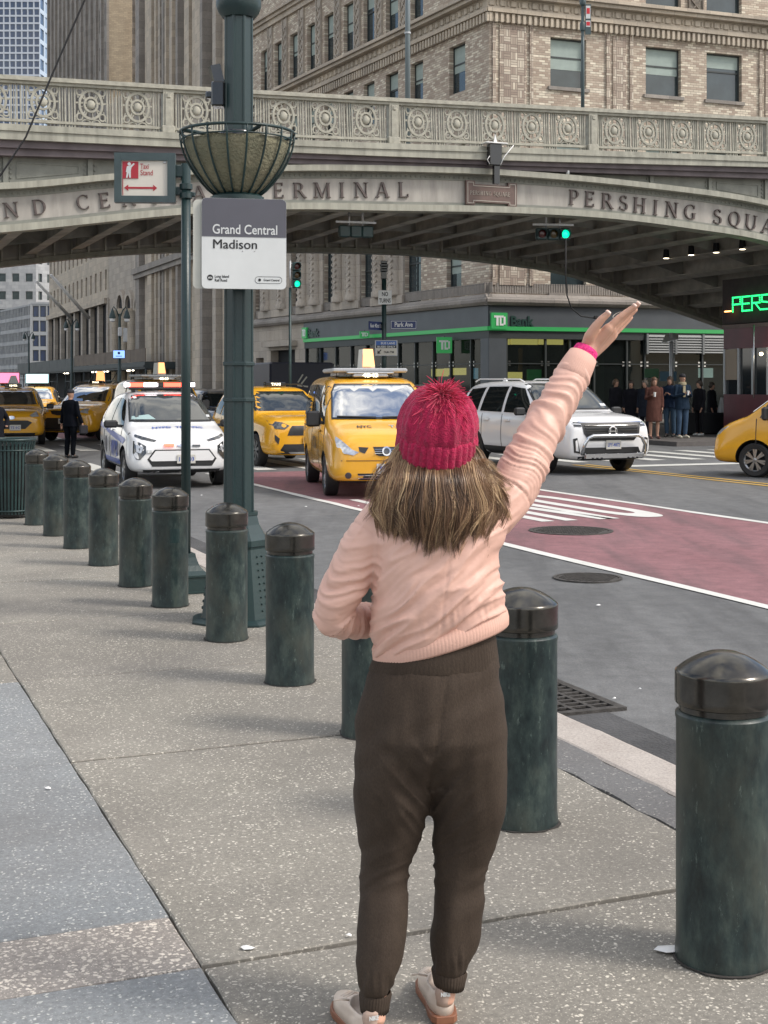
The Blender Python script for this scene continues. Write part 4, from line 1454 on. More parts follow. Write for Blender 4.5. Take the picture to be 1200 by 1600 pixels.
# stone piers and lattice pilasters between the tall windows and the upper windows
def lattice(Wl, x0, x1, z0, z1, parent, m=M['stone_lt']):
    mb = MB()
    mb.box(x0, x1, -.06, .0, z0, z1)
    mb.box(x0, x0 + .07, -.12, -.061, z0, z1); mb.box(x1 - .07, x1, -.12, -.061, z0, z1)
    z = z0
    w_ = x1 - x0 - .14
    while z + w_ < z1:
        a, b = x0 + .07, x1 - .07
        mb.bar((a, -.09, z), (b, -.085, z + w_), .05, .06, up=(0, 1, 0))
        mb.bar((b, -.092, z), (a, -.087, z + w_), .05, .06, up=(0, 1, 0))
        z += w_
    Wl.put(mb, 'lattice_pilaster', m, parent)
xt = sorted([t[0] for t in tall] + [t[1] for t in tall])
x_end = WL.hit(662)[0]
for a, b in zip([-LL] + [t[1] for t in sorted(tall)], [t[0] for t in sorted(tall)] + [x_end]):
    if b - a < .4: continue
    mb = MB(); mb.box(a + .02, b - .02, -.10, .0, ZBAND + .5, ztb + 4.6)
    mb.box(a - .03, b + .03, -.2, -.101, ZBAND + .501, ZBAND + .9)
    WL.put(mb, 'pier', M['stone_lt'], bb)
    n_ = max(1, int((b - a) / 1.6))
    for i in range(n_):
        c_ = a + (b - a) * (i + .5) / n_
        mb = MB()
        lw = min(.42, (b - a) / n_ * .3)
        # columns with carved surface
        mb.lathe([(lw, 0), (lw, .25), (lw * .8, .35), (lw * .8, 3.8), (lw, 4.0), (lw * 1.1, 4.4)], 10, (c_, -.12, ZBAND + .9))
        z = ZBAND + 1.4
        while z < ZBAND + 4.6:
            mb.bar((c_ - lw * .6, -.12 - lw * .72, z), (c_ + lw * .6, -.12 - lw * .72, z + .3), .05, .05, up=(0, 1, 0))
            mb.bar((c_ + lw * .6, -.121 - lw * .72, z), (c_ - lw * .6, -.121 - lw * .72, z + .3), .05, .05, up=(0, 1, 0))
            z += .3
        WL.put(mb, 'column', M['stone_lt'], bb)
up = sorted([r for r in LR if abs(r[2] - Z2b - .1) < .01])
for r0, r1 in zip(up, up[1:]):
    c_ = (r0[1] + r1[0]) / 2
    lattice(WL, c_ - .33, c_ + .33, zc1 + .02, Z2t + 1.2, bb)
for u_ in ((1086, 1086)):
    c_ = WR.hit(u_)[0]
    lattice(WR, c_ - .4, c_ + .4, zc1 + .02, Z2t + 1.2, bb)
# string course above row 2 on both walls
for Wl, a, b in ((WL, -LL, .1), (WR, -.1, 26)):
    mb = MB(); z = Z2t + 1.25
    mb.box(a, b, -.30, 0, z + .3, z + .5); mb.box(a, b, -.16, 0, z, z + .299); mb.box(a, b, -.45, 0, z + .501, z + .62)
    Wl.put(mb, 'string_course', M['stone'], bb)
# stone moulding above bank fascia
for Wl, a, b in ((WL, -LL, .25), (WR, -.25, 26)):
    mb = MB()
    pr = [(0.0, ZBAND), (-.25, ZBAND + .02), (-.36, ZBAND + .14), (-.36, ZBAND + .26), (-.22, ZBAND + .38), (-.1, ZBAND + .5), (0, ZBAND + .5)]
    mb.prism(pr, a, b, 'x')
    Wl.put(mb, 'moulding', M['stone_dk'], bb)
    mb = MB()     # soldier course
    x = a
    while x < b:
        mb.box(x, x + .085, -.03, .0, ZBAND + .55, ZBAND + 1.0)
        x += .12
    Wl.put(mb, 'soldier_course', M['stone_dk'], bb)['kind'] = 'stuff'
# ---- bank front
M['fascia'] = mat('bank fascia slate grey', (0.075, 0.085, 0.095), 0.45, var=.12, vscale=.8)
M['tdgreen'] = mat('bank green', (0.03, 0.26, 0.07), 0.4, emit=(0.03, 0.30, 0.08), estr=.25)
M['shopglass'] = mat('shop glass', (0.02, 0.024, 0.026), 0.05, spec=.6)
def sglass():
    m = bpy.data.materials.new('shop front glass')
    m.use_nodes = True
    t = m.node_tree; b = t.nodes['Principled BSDF']
    b.inputs['Base Color'].default_value = (.02, .025, .025, 1); b.inputs['Roughness'].default_value = .04
    tr = t.nodes.new('ShaderNodeBsdfTransparent'); tr.inputs['Color'].default_value = (.62, .68, .66, 1)
    mx_ = t.nodes.new('ShaderNodeMixShader'); mx_.inputs['Fac'].default_value = .62
    t.links.new(b.outputs[0], mx_.inputs[1]); t.links.new(tr.outputs[0], mx_.inputs[2])
    t.links.new(mx_.outputs[0], t.nodes['Material Output'].inputs['Surface'])
    return m
M['shopglass'] = sglass()
zf0 = WR.hit(960, 521)[1]
zg0, zg1 = WR.hit(960, 519)[1], WR.hit(960, 513)[1]
xbank = WL.hit(477)[0]
for Wl, a, b in ((WL, xbank, .05), (WR, -.05, 24)):
    mb = MB(); mb.box(a, b, -.10, .3, zg1 + .001, ZBAND - .01); Wl.put(mb, 'fascia', M['fascia'], bb)
    mb = MB(); mb.box(a, b, -.14, .3, zg0, zg1); Wl.put(mb, 'green_stripe', M['tdgreen'], bb)
    mb = MB(); mb.box(a, b, -.06, .3, zg0 - .35, zg0 - .002); Wl.put(mb, 'head_beam', M['winframe'], bb)
    mb = MB(); mb.box(a, b, -.05, .3, 0, .25); Wl.put(mb, 'plinth', M['fascia'], bb)
zt_ = zg0 - .35
rm = [WR.hit(u)[0] for u in (765, 792, 853, 891, 929, 980, 1008, 1053, 1098, 1139)] + [18.2, 20, 22, 24]
lm_ = [WL.hit(u)[0] for u in (477, 500, 524, 548, 572, 596, 622, 648, 676, 703, 735, 762)]
for Wl, xs_ in ((WR, rm), (WL, lm_)):
    for i, (a, b) in enumerate(zip(xs_, xs_[1:])):
        mb = MB(); mb.box(a + .04, b - .04, .10, .115, .25, zt_); Wl.put(mb, 'pane', M['shopglass'], bb)
        mb = MB(); mb.box(a - .04, a + .04, .0, .14, .25, zt_); Wl.put(mb, 'mullion', M['winframe'], bb)
        for zz in (2.45,):
            mb = MB()
            for q in (-.16, .16):
                mb.cbox((b + q, .08, zz), (.10, .03, .07)); mb.cbox((b + q, .08, zz + .16), (.10, .03, .07))
            Wl.put(mb, 'glass_fitting', M['steel'], bb)
    mb = MB(); mb.box(xs_[0], xs_[-1], .05, .13, 2.50, 2.54); Wl.put(mb, 'transom', M['winframe'], bb)
# corner pillar
mb = MB(); mb.box(-.05, rm[1] - .05, -.06, .25, 0, zt_); WR.put(mb, 'pillar', M['fascia'], bb)
mb = MB(); mb.box(lm_[-1] - .5, .0, -.06, .25, 0, zt_); WL.put(mb, 'pillar', M['fascia'], bb)
# interior: back walls, floor, ceiling and fittings
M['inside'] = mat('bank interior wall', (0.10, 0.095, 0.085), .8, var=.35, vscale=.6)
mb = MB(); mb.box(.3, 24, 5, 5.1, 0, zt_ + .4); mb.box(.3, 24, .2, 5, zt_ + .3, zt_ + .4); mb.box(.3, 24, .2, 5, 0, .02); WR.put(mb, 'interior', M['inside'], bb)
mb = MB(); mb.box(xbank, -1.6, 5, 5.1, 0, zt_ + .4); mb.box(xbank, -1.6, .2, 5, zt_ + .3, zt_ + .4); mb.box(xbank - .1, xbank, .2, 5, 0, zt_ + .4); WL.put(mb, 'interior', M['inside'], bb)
M['lit'] = mat('lit yellow panel', (.8, .65, .2), .5, emit=(1, .78, .25), estr=1.1)
M['litw'] = mat('lit white panel', (.8, .8, .8), .5, emit=(.75, .9, .85), estr=.7)
def inner(Wl, u0, u1, v0, v1, y, m, name):
    a, b = Wl.hit(u0)[0], Wl.hit(u1)[0]
    z0, z1 = Wl.hit((u0 + u1) / 2, v1)[1], Wl.hit((u0 + u1) / 2, v0)[1]
    mb = MB(); mb.box(min(a, b), max(a, b), y, y + .08, z0, z1); Wl.put(mb, name, m, bb)
for u0, u1 in ((792, 806), (808, 850), (852, 890)): inner(WR, u0, u1, 529, 538, .6, M['lit'], 'ceiling_light')
inner(WR, 948, 957, 529, 538, .6, M['lit'], 'ceiling_light')
inner(WR, 792, 806, 580, 592, 1.2, M['lit'], 'desk_panel'); inner(WR, 812, 835, 581, 592, 1.2, M['lit'], 'desk_panel')
inner(WR, 840, 862, 577, 594, 1.0, M['tdgreen'], 'desk_panel'); inner(WR, 834, 840, 543, 578, 1.5, mat('brown column', (.22, .13, .07), .6), 'interior_column')
inner(WR, 930, 975, 525, 650, 1.8, mat('pale interior wall', (.16, .17, .155), .8), 'interior_wall')
inner(WR, 1030, 1052, 525, 660, 1.5, mat('grey interior wall', (.11, .12, .11), .8), 'interior_wall')
inner(WR, 1098, 1120, 575, 590, .3, M['litw'], 'poster')
inner(WL, 668, 700, 575, 586, .9, M['lit'], 'desk_panel'); inner(WL, 640, 664, 576, 588, 1.2, M['lit'], 'desk_panel')
inner(WL, 722, 730, 575, 592, .5, mat('pale blue screen', (.2, .35, .45), .5, emit=(.3, .55, .75), estr=.5), 'screen')
# logo boxes and lettering
def td_logo(Wl, x0, x1, z0, z1, y, parent, name='logo_panel'):
    w_, h_ = x1 - x0, z1 - z0
    mb = MB(); mb.box(x0, x1, y - .12, y, z0, z1)
    p = Wl.put(mb, name, M['tdgreen'], parent)
    mb = MB()
    s = w_
    def b_(a, b, c, d, k_=0): mb.box(x0 + a * w_, x0 + b * w_, y - .145 - k_ * .002, y - .121, z0 + c * h_, z0 + d * h_)
    b_(.14, .60, .70, .82); b_(.28, .42, .20, .699, 1)          # T
    b_(.50, .60, .20, .699, 2); b_(.601, .74, .20, .32, 3); b_(.601, .74, .70, .82, 3); b_(.741, .86, .26, .76, 4)   # D
    Wl.put(mb, 'logo', M['white'], parent)
a = WR.hit(765)[0]; b = WR.hit(789.5)[0]
zl, zh = WR.hit(777, 514)[1], WR.hit(777, 489)[1]
td_logo(WR, a, b, zl, zh, -.1, bb)
xB0, xB1 = WR.hit(795)[0], WR.hit(831)[0]
mb = MB(); TXT(mb, 'Bank', (xB0 + xB1) / 2, -.13, zl + .14, .62, bold=.02, width=xB1 - xB0, ext=.02)
WR.put(mb, 'lettering', mat('bank lettering', (.015, .05, .04), .4), bb)
a = WL.hit(477)[0]; b = WL.hit(484)[0]
td_logo(WL, a, b, WL.hit(480, 529)[1], WL.hit(480, 512)[1], -.1, bb)
mb = MB(); TXT(mb, 'Bank', WL.hit(492)[0], -.13, WL.hit(492, 526)[1], .6, bold=.02, width=1.5, ext=.02)
WL.put(mb, 'lettering', mat('bank lettering dim', (.015, .05, .04), .4), bb)
# blade signs
for u_, v0, v1, s_ in ((709, 527, 552, .7), (583, 518, 528, .5)):
    x = WL.hit(u_)[0]
    t = empty('bank_blade_sign', WL.o + WL.a * x + Vector((WL.a.y, -WL.a.x, 0)) * .5, radians(8), ('green hanging bank blade sign near the building corner' if u_ > 600 else 'small green hanging bank sign behind the street name signs'), 'sign', 'green bank blade signs')
    z0, z1 = WL.hit(u_, v1)[1], WL.hit(u_, v0)[1]
    mb = MB(); mb.box(-s_ / 2, s_ / 2, -.06, .06, z0, z1); mb.build('panel', M['tdgreen'], t)
    mb = MB(); w_ = s_; h_ = z1 - z0; x0 = -s_ / 2
    for (q0, q1, q2, q3) in ((.14, .60, .68, .80), (.28, .42, .22, .679), (.50, .60, .22, .679), (.601, .74, .22, .34), (.601, .74, .68, .80), (.741, .86, .28, .74)):
        mb.box(x0 + q0 * w_, x0 + q1 * w_, -.075, -.0605, z0 + q2 * h_, z0 + q3 * h_)
    mb.build('logo', M['white'], t)
    mb = MB(); mb.box(-.02, .02, -.02, .6, z1, z1 + .05); mb.build('bracket', M['winframe'], t)
# louvre grille
M['winframe2'] = mat('louvre grey', (.17, .18, .18), .5)
a, b = WR.hit(1009)[0], WR.hit(1138)[0]
z0, z1 = WR.hit(1070, 552)[1], WR.hit(1070, 524)[1]
mb = MB(); mb.box(a, b, -.08, -.06, z0, z1); WR.put(mb, 'louvre_back', M['dark'], bb)
for i in range(7):
    z = z0 + (z1 - z0) * (i + .5) / 7
    mb = MB(); mb.add([(a, -.16, z - .05), (b, -.16, z - .05), (b, -.09, z + .05), (a, -.09, z + .05), (a, -.16, z - .035), (b, -.16, z - .035), (b, -.09, z + .065), (a, -.09, z + .065)],
                      [(0, 3, 2, 1), (4, 5, 6, 7), (0, 1, 5, 4), (2, 3, 7, 6)])
    WR.put(mb, 'louvre', M['winframe2'], bb)
for f_ in (0, .34, .67, 1):
    x = lerp(a, b, f_); mb = MB(); mb.box(x - .05, x + .05, -.18, -.07, z0 - .05, z1 + .05); WR.put(mb, 'louvre_frame', M['winframe2'], bb)
# stone lower part left of the bank with door openings
sr = [(WL.hit(400)[0], WL.hit(412)[0], .1, 3.2), (WL.hit(423)[0], WL.hit(461)[0], .1, 3.6)]
mb = MB(); wall_grid(mb, -LL, xbank - .02, 0, ZBAND, sr, .5); WL.put(mb, 'stone_base', M['stone_lt'], bb)
mb = MB()
for r_ in sr: mb.box(r_[0], r_[1], .5, .55, r_[2], r_[3])
WL.put(mb, 'doorway', M['dark'], bb)
mb = MB(); mb.box(sr[1][0] - .3, sr[1][1] + .3, -.5, 0, 3.8, 4.1); WL.put(mb, 'canopy', M['stone_lt'], bb)
# back volume so the building is solid
mb = MB(); mb.add([(0, .3, ZBAND), (26, .3, ZBAND), (26, 20, ZBAND), (0, 20, ZBAND), (0, .3, ZT), (26, .3, ZT), (26, 20, ZT), (0, 20, ZT)], [(4, 5, 6, 7), (1, 2, 6, 5), (2, 3, 7, 6)])
WR.put(mb, 'roof_and_back', M['brick'], bb)

# ============ stone bank (ribbed) and tan tower further down ===============
RL = 26.7
WS = Wall(W(RL, 89.4)[:2], pi / 2 + TH + pi)      # local x = -(d-89.4)
dd_ = lambda u, r=RL: on_r(u, 600, r)[0]
dx = lambda u: -(dd_(u) - 89.4)
sb = empty('stone_bank_building', W(RL, 89.4), 0, 'tall weathered limestone building with vertical ribs and round arched windows', 'building')
dB = 124.5
mb = MB()
x0 = -(dB - 89.4)
arch = []
mb.box(x0, 0.5, .0, 20, 0, 62)
WS.put(mb, 'wall', M['stone'], sb)
# ribs of varied width
rs2 = random.Random(11)
x = x0 + .1
while x < .2:
    w_ = rs2.choice([.5, .7, .9, 1.6])
    mb = MB(); dp = rs2.uniform(.25, .9)
    mb.box(x, x + w_, -dp, .001, 0, rs2.uniform(56, 62))
    WS.put(mb, 'rib', rs2.choice([M['stone'], M['stone'], M['stone_lt'], M['stone_dk']]), sb)
    x += w_ + rs2.choice([.25, .4, .8])
zc = 11.5
mb = MB(); mb.box(x0, .3, -1.2, -.9, zc, zc + .5); mb.box(x0, .3, -1.0, -.85, zc - .4, zc - .001); WS.put(mb, 'string_course', M['stone_dk'], sb)
for zz in (6.0,):
    mb = MB(); mb.box(x0, .3, -1.05, -.9, 0, 1.2); WS.put(mb, 'plinth', M['stone_dk'], sb)
# lower wing with arches d 124.5..141
xw0, xw1 = -(141.5 - 89.4), x0 - .01
def archwin(mb, cx, hw, z0, zs, y0, y1, mi=1, n=10):
    pts = [(cx - hw, z0), (cx + hw, z0)] + [(cx + hw * cos(pi * i / n), zs + hw * sin(pi * i / n)) for i in range(n + 1)]
    mb.prism(pts, y0, y1, 'y', mi)
mb = MB(); mb.box(xw0, xw1, 0, 14, 0, 30); WS.put(mb, 'wing_wall', M['stone_lt'], sb)
for u_ in (191, 204, 219):
    cx = dx(u_); hw = abs(dx(u_ - 4.6) - dx(u_ + 4.6)) / 2
    z_s = 1.62 + (600 - 484) * (1 / F) * (RL * ES + (89.4 - cx) * EC)
    mb = MB(); archwin(mb, cx, hw, 1.8, z_s, -.02, -.005); WS.put(mb, 'arched_window', [M['winframe'], M['dark']], sb)
    for sg in (-1, 1):
        mb = MB(); mb.lathe([(.5, 1.5), (.45, 1.9), (.42, z_s - .7), (.6, z_s - .2), (.65, z_s)], 10, (cx + sg * (hw + .45), -.25, 0)); WS.put(mb, 'column', M['stone'], sb)
    # archivolt
    mb = MB()
    rg = []
    for i in range(13):
        a_ = pi * i / 12
        rg.append([(cx + (hw + o_) * cos(a_), y_, z_s + (hw + o_) * sin(a_)) for o_, y_ in ((0, -.3), (.55, -.3), (.55, 0), (0, 0))])
    mb.rings(rg, True, True); WS.put(mb, 'archivolt', M['stone_lt'], sb)
for i in range(5):
    xx_ = lerp(xw0, xw1, (i + .5) / 5); mb = MB(); mb.box(xx_ - .3, xx_ + .3, -.4, 0, 15, 30); WS.put(mb, 'rib', M['stone'], sb)

def facade(root, Wl, x0, x1, z0, z1, nx, nz, ww, wh, m, frame, glass, dep=.25, top=0, pil=None, mull=0, split=.5, xoff=0):
    rects = []
    px_, pz_ = (x1 - x0) / nx, (z1 - z0) / nz
    for i in range(nx):
        for j in range(nz):
            cx, cz = x0 + px_ * (i + .5) + xoff, z0 + pz_ * (j + .5)
            rects.append((cx - ww / 2, cx + ww / 2, cz - wh / 2, cz + wh / 2))
    mb = MB(); wall_grid(mb, x0, x1, z0, z1, rects, dep)
    Wl.put(mb, 'wall', m, root)
    me = win_mesh(ww, wh, frame, glass, .08 if ww > .8 else .05, split, mull)
    for r_ in rects:
        o = link('window', me, root); Wl.place(o, (r_[0], dep * .8, r_[2]))
    if pil:
        for i in range(nx + 1):
            cx = x0 + px_ * i
            mb = MB(); mb.box(cx - pil[0] / 2, cx + pil[0] / 2, -pil[1], 0, z0, z1); Wl.put(mb, 'pilaster', m, root)
    return rects

# tan tower: receding face u 77..167 (d 182..142), front face u 167..222
d0, d1 = 141.6, dd_(77)
WT = Wall(W(RL, d0)[:2], pi / 2 + TH + pi)
tt = empty('tan_tower', W(RL, d0), 0, 'tan and grey brick tower with small dark windows, left of the ribbed stone building', 'building')
facade(tt, WT, -(d1 - d0), 0, 26, 82, 13, 14, 1.0, 2.4, M['stone_dk'], M['winframe'], M['glass'], .35, split=.5, pil=(.7, .25))
WF = Wall(W(RL, d0)[:2], TH)
mb = MB(); mb.box(0, 2.4, -.2, 1, 20, 84); WF.put(mb, 'pier', M['tan'], tt)
rects = [(2.75, 5.9, z, z + 2.9) for z in [26 + 5.35 * i for i in range(10)]]
mb = MB(); wall_grid(mb, 2.4, 9, 14, 84, rects, .4); WF.put(mb, 'wall', M['tan'], tt)
put_windows(WF, rects, tt, blind=False, mull=1)
mb = MB(); mb.box(-(d1 - d0), 0, .4, 12, 0, 83); WT.put(mb, 'core', M['stone_dk'], tt)
# lower floors under the bridge line: windows then tall pilastered base
facade(tt, WT, -(d1 - d0), 0, 10.5, 26, 14, 4, 1.0, 2.1, M['stone'], M['winframe'], M['glass'], .35, split=.5)
for i in range(9):
    xx_ = -(d1 - d0) + (d1 - d0) * i / 8
    mb = MB(); mb.box(xx_ - .5, xx_ + .5, -.15, .3, 3.2, 10.4); WT.put(mb, 'pilaster', M['stone_lt'], tt)
mb = MB(); mb.box(-(d1 - d0), 0, -.45, .2, 9.9, 10.45); WT.put(mb, 'string_course', M['stone'], tt)
mb = MB(); mb.box(-(d1 - d0), 0, .35, .39, 0, 10.4); WT.put(mb, 'recess', M['dark'], tt)

# blue glass tower far left
Yb = 330.0
def atY(u, v, Y): return px(u, v, Y)
pA = px(-60, 600, Yb); pB = px(62, 600, Yb)
WB = Wall((pA.x, pA.y), 0.0)
bt = empty('glass_tower', (pA.x, pA.y, 0), 0, 'distant blue glass tower with white grid at the top left corner', 'building')
wid = pB.x - pA.x
ncol = 13
facade(bt, WB, 0, wid, 40, 106, ncol, 37, wid / ncol * .80, 66 / 37 * .78, mat('white curtain wall', (.45, .49, .55), .4), mat('mullion', (.1, .13, .2), .4), M['glass_bl'], .25, split=0)
mb = MB(); mb.box(0, wid, .3, 25, 0, 106); WB.put(mb, 'core', M['glass_bl'], bt)
WB2 = Wall((pB.x, pB.y), radians(86))
facade(bt, WB2, .02, 30, 40, 106, 8, 18, 2.8, 2.6, mat('pale blue curtain wall', (.42, .50, .60), .35), M['winframe'], mat('sky blue glass', (.16, .26, .40), .1, spec=.9), .2, split=0)
# lower glazed slope building beside it
pC = px(50, 600, 300); 
WC = Wall((pC.x, pC.y), radians(100))

# grey marble-like building under the bridge at far left u 0..85
Yg = 262.0
pA = px(-70, 600, Yg); pB = px(56, 600, Yg)
gb = empty('grey_stone_building', (pA.x, pA.y, 0), 0, 'pale grey stone building with square dark windows seen under the bridge at far left', 'building')
WG = Wall((pA.x, pA.y), 0.0)
facade(gb, WG, 0, pB.x - pA.x, 10, 44, 6, 10, 1.35, 1.55, M['greystone'], M['winframe'], M['glass'], .3, split=0)
WG2 = Wall((pB.x, pB.y), radians(58))
facade(gb, WG2, .02, 9, 10, 44, 4, 10, 1.0, 1.6, M['greystone'], M['winframe'], M['glass'], .3, split=0)
mb = MB(); mb.box(0, pB.x - pA.x, .3, 10, 0, 44); WG.put(mb, 'core', M['greystone'], gb)

# low curtain wall building, corner at u 47
Yc = 205.0
pK = px(47, 600, Yc)
lc = empty('curtain_wall_building', (pK.x, pK.y, 0), 0, 'low grey curtain wall building with dark blue corner panes, far left above the taxis', 'building')
WK = Wall((pK.x, pK.y), radians(5))
zk = lambda v, Y=Yc: CAMH + (HV - v) * Y / F
facade(lc, WK, 0.3, 3.5, zk(590), zk(475), 3, 5, .86, 1.65, M['galv'], M['winframe'], mat('navy glass', (.015, .035, .10), .08, spec=.8), .15, split=0)
mb = MB(); mb.box(0, .3, -.1, .5, 0, zk(473)); mb.box(0, 3.6, -.12, .2, zk(475), zk(472)); WK.put(mb, 'corner_fin', M['galv'], lc)
mb = MB(); mb.box(0, 3.6, .3, 8, 0, zk(475)); WK.put(mb, 'core', M['galv'], lc)
WK2 = Wall((pK.x - 10.5 + 1, pK.y + 18), atan2(-18, 10.5 - 1))
L2 = sqrt(9.5 ** 2 + 18 ** 2)
facade(lc, WK2, 0, L2 - .02, zk(592), zk(475), 20, 6, .7, 1.3, M['greystone'], M['winframe'], M['glass'], .2, split=0)
mb = MB(); mb.box(0, L2, .25, 6, 0, zk(475)); WK2.put(mb, 'core', M['greystone'], lc)

# street-closing mass far away so that the canyon has an end
mb = MB(); mb.box(-60, -20, 0, 40, 0, 30)
fb = mb.build('distant_building', M['stone_dk']); fb.location = (-60, 420, 0)
tag(fb, 'hazy block closing the far end of the street, mostly hidden by the taxis', 'building')

# ============ sidewalk shed (scaffold) ====================================
M['shed'] = mat('shed hunter green panels', (0.03, 0.04, 0.042), .6, var=.3, vscale=.8)
M['shedbrown'] = mat('shed plywood', (0.12, 0.09, 0.065), .7, var=.25, vscale=.6)
rsd = 23.6
sdn, sdf = on_r(228, 600, rsd)[0], on_r(28, 600, rsd)[0]
sh = empty('sidewalk_shed', W(rsd, sdn), TH, 'dark green scaffold shed over the far sidewalk with strip lights underneath', 'scaffold')
Ls = sdf - sdn
nS = 14
for i in range(nS):
    a, b = Ls * i / nS, Ls * (i + 1) / nS
    mb = MB(); mb.box(-.06, 0, a + .04, b - .04, 3.45 + (0 if i < 6 else -.3), 4.5 + (0 if i < 6 else -.2)); mb.build('parapet_panel', M['shedbrown'] if i < 6 else M['shed'], sh)
mb = MB(); mb.box(-.10, 2.8, 0, Ls, 2.85, 3.42); mb.build('deck', M['shed'], sh)
mb = MB(); mb.box(-.2, -.101, 0, Ls, 3.0, 3.12); mb.build('edge_beam', M['shed'], sh)
for i in range(nS + 1):
    a = Ls * i / nS
    for rr_ in (0, 2.6):
        mb = MB(); mb.tube([(rr_, a, 0), (rr_, a, 2.86)], .06, 6); mb.build('post', M['shed'], sh)
    if i < nS and i % 2 == 0:
        mb = MB(); mb.tube([(0, a, 2.8), (0, a + Ls / nS, .9)], .04, 5); mb.tube([(0, a, 1.9), (0, a + Ls / nS, 1.9)], .035, 5); mb.build('brace', M['shed'], sh)
tube_l = mat('fluorescent tube', (1, .9, .75), .4, emit=(1, .9, .72), estr=6)
for i in (1, 3, 4, 7):
    a = Ls * (i + .5) / nS
    mb = MB(); mb.cbox((.5, a, 2.78), (.12, 2.6, .08), bev=.02); mb.build('strip_light', tube_l, sh)
mb = MB(); mb.box(2.9, 3.0, 0, Ls, 0, 2.85); mb.build('shop_back', M['dark'], sh)

# flagpoles on the far facade
for i, (u0, v0, u1, v1, Y) in enumerate(((112, 498, 57, 440, 150), (139, 497, 80, 430, 142))):
    a_, b_ = px(u0, v0, Y), px(u1, v1, Y - 6)
    t = empty('flagpole', a_, 0, ['white slanted flagpole on the far stone facade, left one', 'white slanted flagpole on the far stone facade, right one'][i], 'flagpole', 'slanted flagpoles')
    mb = MB(); mb.tube([Vector(), b_ - a_], [.2, .14], 6); mb.build('pole', M['white'], t)
    mb = MB(); mb.lathe([(.0, -.15), (.15, 0), (.0, .15)], 8, tuple(b_ - a_)); mb.build('finial', M['white'], t)
# ------------------------------------------------------------------ STREET FURNITURE
k = N('bollard patina')
o_ = k.tc.outputs['Object']
oi = k.n('ShaderNodeObjectInfo')
vo = k.mix(1.0, o_, oi.outputs['Location'], 'ADD')
a_ = k.noise(k.mapping(vo, (1, 1, .45)), 13, 8, .74)
b_ = k.noise(k.mapping(vo, (1, 1, .6)), 4.5, 5, .65)
c_ = k.ramp(a_, [(.36, (.006, .014, .016)), (.5, (.018, .033, .033)), (.64, (.045, .066, .058))])
c_ = k.mix(k.ramp(b_, [(.45, (0, 0, 0)), (.66, (.6,) * 3)]), c_, (.052, .055, .043, 1))
sc_ = k.ramp(k.noise(k.mapping(vo, (3, 3, .8)), 14, 6, .8), [(.60, (0, 0, 0)), (.66, (1, 1, 1))])
c_ = k.mix(k.math('MULTIPLY', sc_, .6), c_, (.13, .17, .15, 1))
k.color(c_); k.rough(k.ramp(a_, [(.3, (.28,) * 3), (.7, (.5,) * 3)])); k.bump(k.noise(vo, 60, 4), .12, .004)
M['patina'] = k.m
k = N('bollard cap bronze')
o_ = k.tc.outputs['Object']
c_ = k.ramp(k.noise(o_, 9, 5, .7), [(.3, (.055, .053, .048)), (.7, (.115, .11, .10))])
k.color(c_); k.rough(k.ramp(k.noise(o_, 14, 5, .7), [(.3, (.13,) * 3), (.7, (.26,) * 3)])); k.b.inputs['Metallic'].default_value = .85
k.bump(k.noise(o_, 40, 4), .06, .003)
M['cap'] = k.m

def bollard_meshes():
    b = MB()
    b.lathe([(.1345, 0), (.1345, .02), (.1315, .05), (.1315, .672), (.134, .680), (.134, .690), (.128, .697), (.1235, .699)], 48)
    c = MB()
    c.lathe([(.1235, .700), (.1235, .716), (.132, .718), (.1350, .722), (.1350, .740), (.1350, .800), (.1350, .806), (.1335, .8105), (.127, .816), (.110, .829), (.090, .842), (.066, .854), (.04, .863), (.015, .867), (.0, .868)], 48, cap0=False)
    A, B = b.mesh('post', M['patina']), c.mesh('cap', M['cap'])
    set_smooth(A, radians(28)); set_smooth(B, radians(42))
    return A, B
bm_post, bm_cap = bollard_meshes()
BOL = [(0.959, 3.89, 'nearest and largest green steel bollard at the right edge'),
       (0.51, 5.10, 'green bollard just right of the woman, partly behind her trousers'),
       (-0.065, 6.38, 'green bollard mostly hidden behind the woman, showing left of her hip'),
       (-0.512, 7.49, 'green bollard directly left of the woman, nearest one on her left side'),
       (-1.0, 8.75, 'green bollard standing in front of the big lamp post base'),
       (-1.566, 10.08, 'green bollard with a dark square sticker, beside the thin taxi sign pole'),
       (-2.0, 11.08, 'green bollard overlapping the police car front wheel'),
       (-2.516, 12.35, 'green bollard fourth from the waste basket along the kerb'),
       (-3.04, 13.63, 'green bollard third from the waste basket along the kerb'),
       (-3.52, 14.76, 'green bollard second from the waste basket along the kerb'),
       (-4.01, 15.89, 'farthest green bollard, touching the slatted waste basket')]
for i, (x, y, lab) in enumerate(BOL):
    t = empty('bollard', (x, y, 0), i * 1.3, lab, 'bollard', 'green bollards along the kerb')
    link('post', bm_post, t); link('cap', bm_cap, t)
    if i == 5:
        s_ = MB()
        a0 = -pi / 2 - i * 1.3 + .1
        pts = [(a0 + q * .09) for q in range(-3, 4)]
        rg = [[(.1335 * cos(a), .1335 * sin(a), .47), (.1335 * cos(a), .1335 * sin(a), .57)] for a in [p_ + .3 for p_ in pts]]
        s_.rings(rg, False, False, closed=False); s_.build('sticker', M['green_dk'], t)
    # grime ring at the foot
    g_ = MB(); rr = random.Random(i)
    ou = [(.138 + rr.uniform(0, .012)) for _ in range(24)]
    g_.add([(0, 0, .0035)] + [(ou[j] * cos(2 * pi * j / 24), ou[j] * sin(2 * pi * j / 24), .0035) for j in range(24)], [(0, j + 1, (j + 1) % 24 + 1) for j in range(24)])
    g_.build('grout', M['joint'], t)

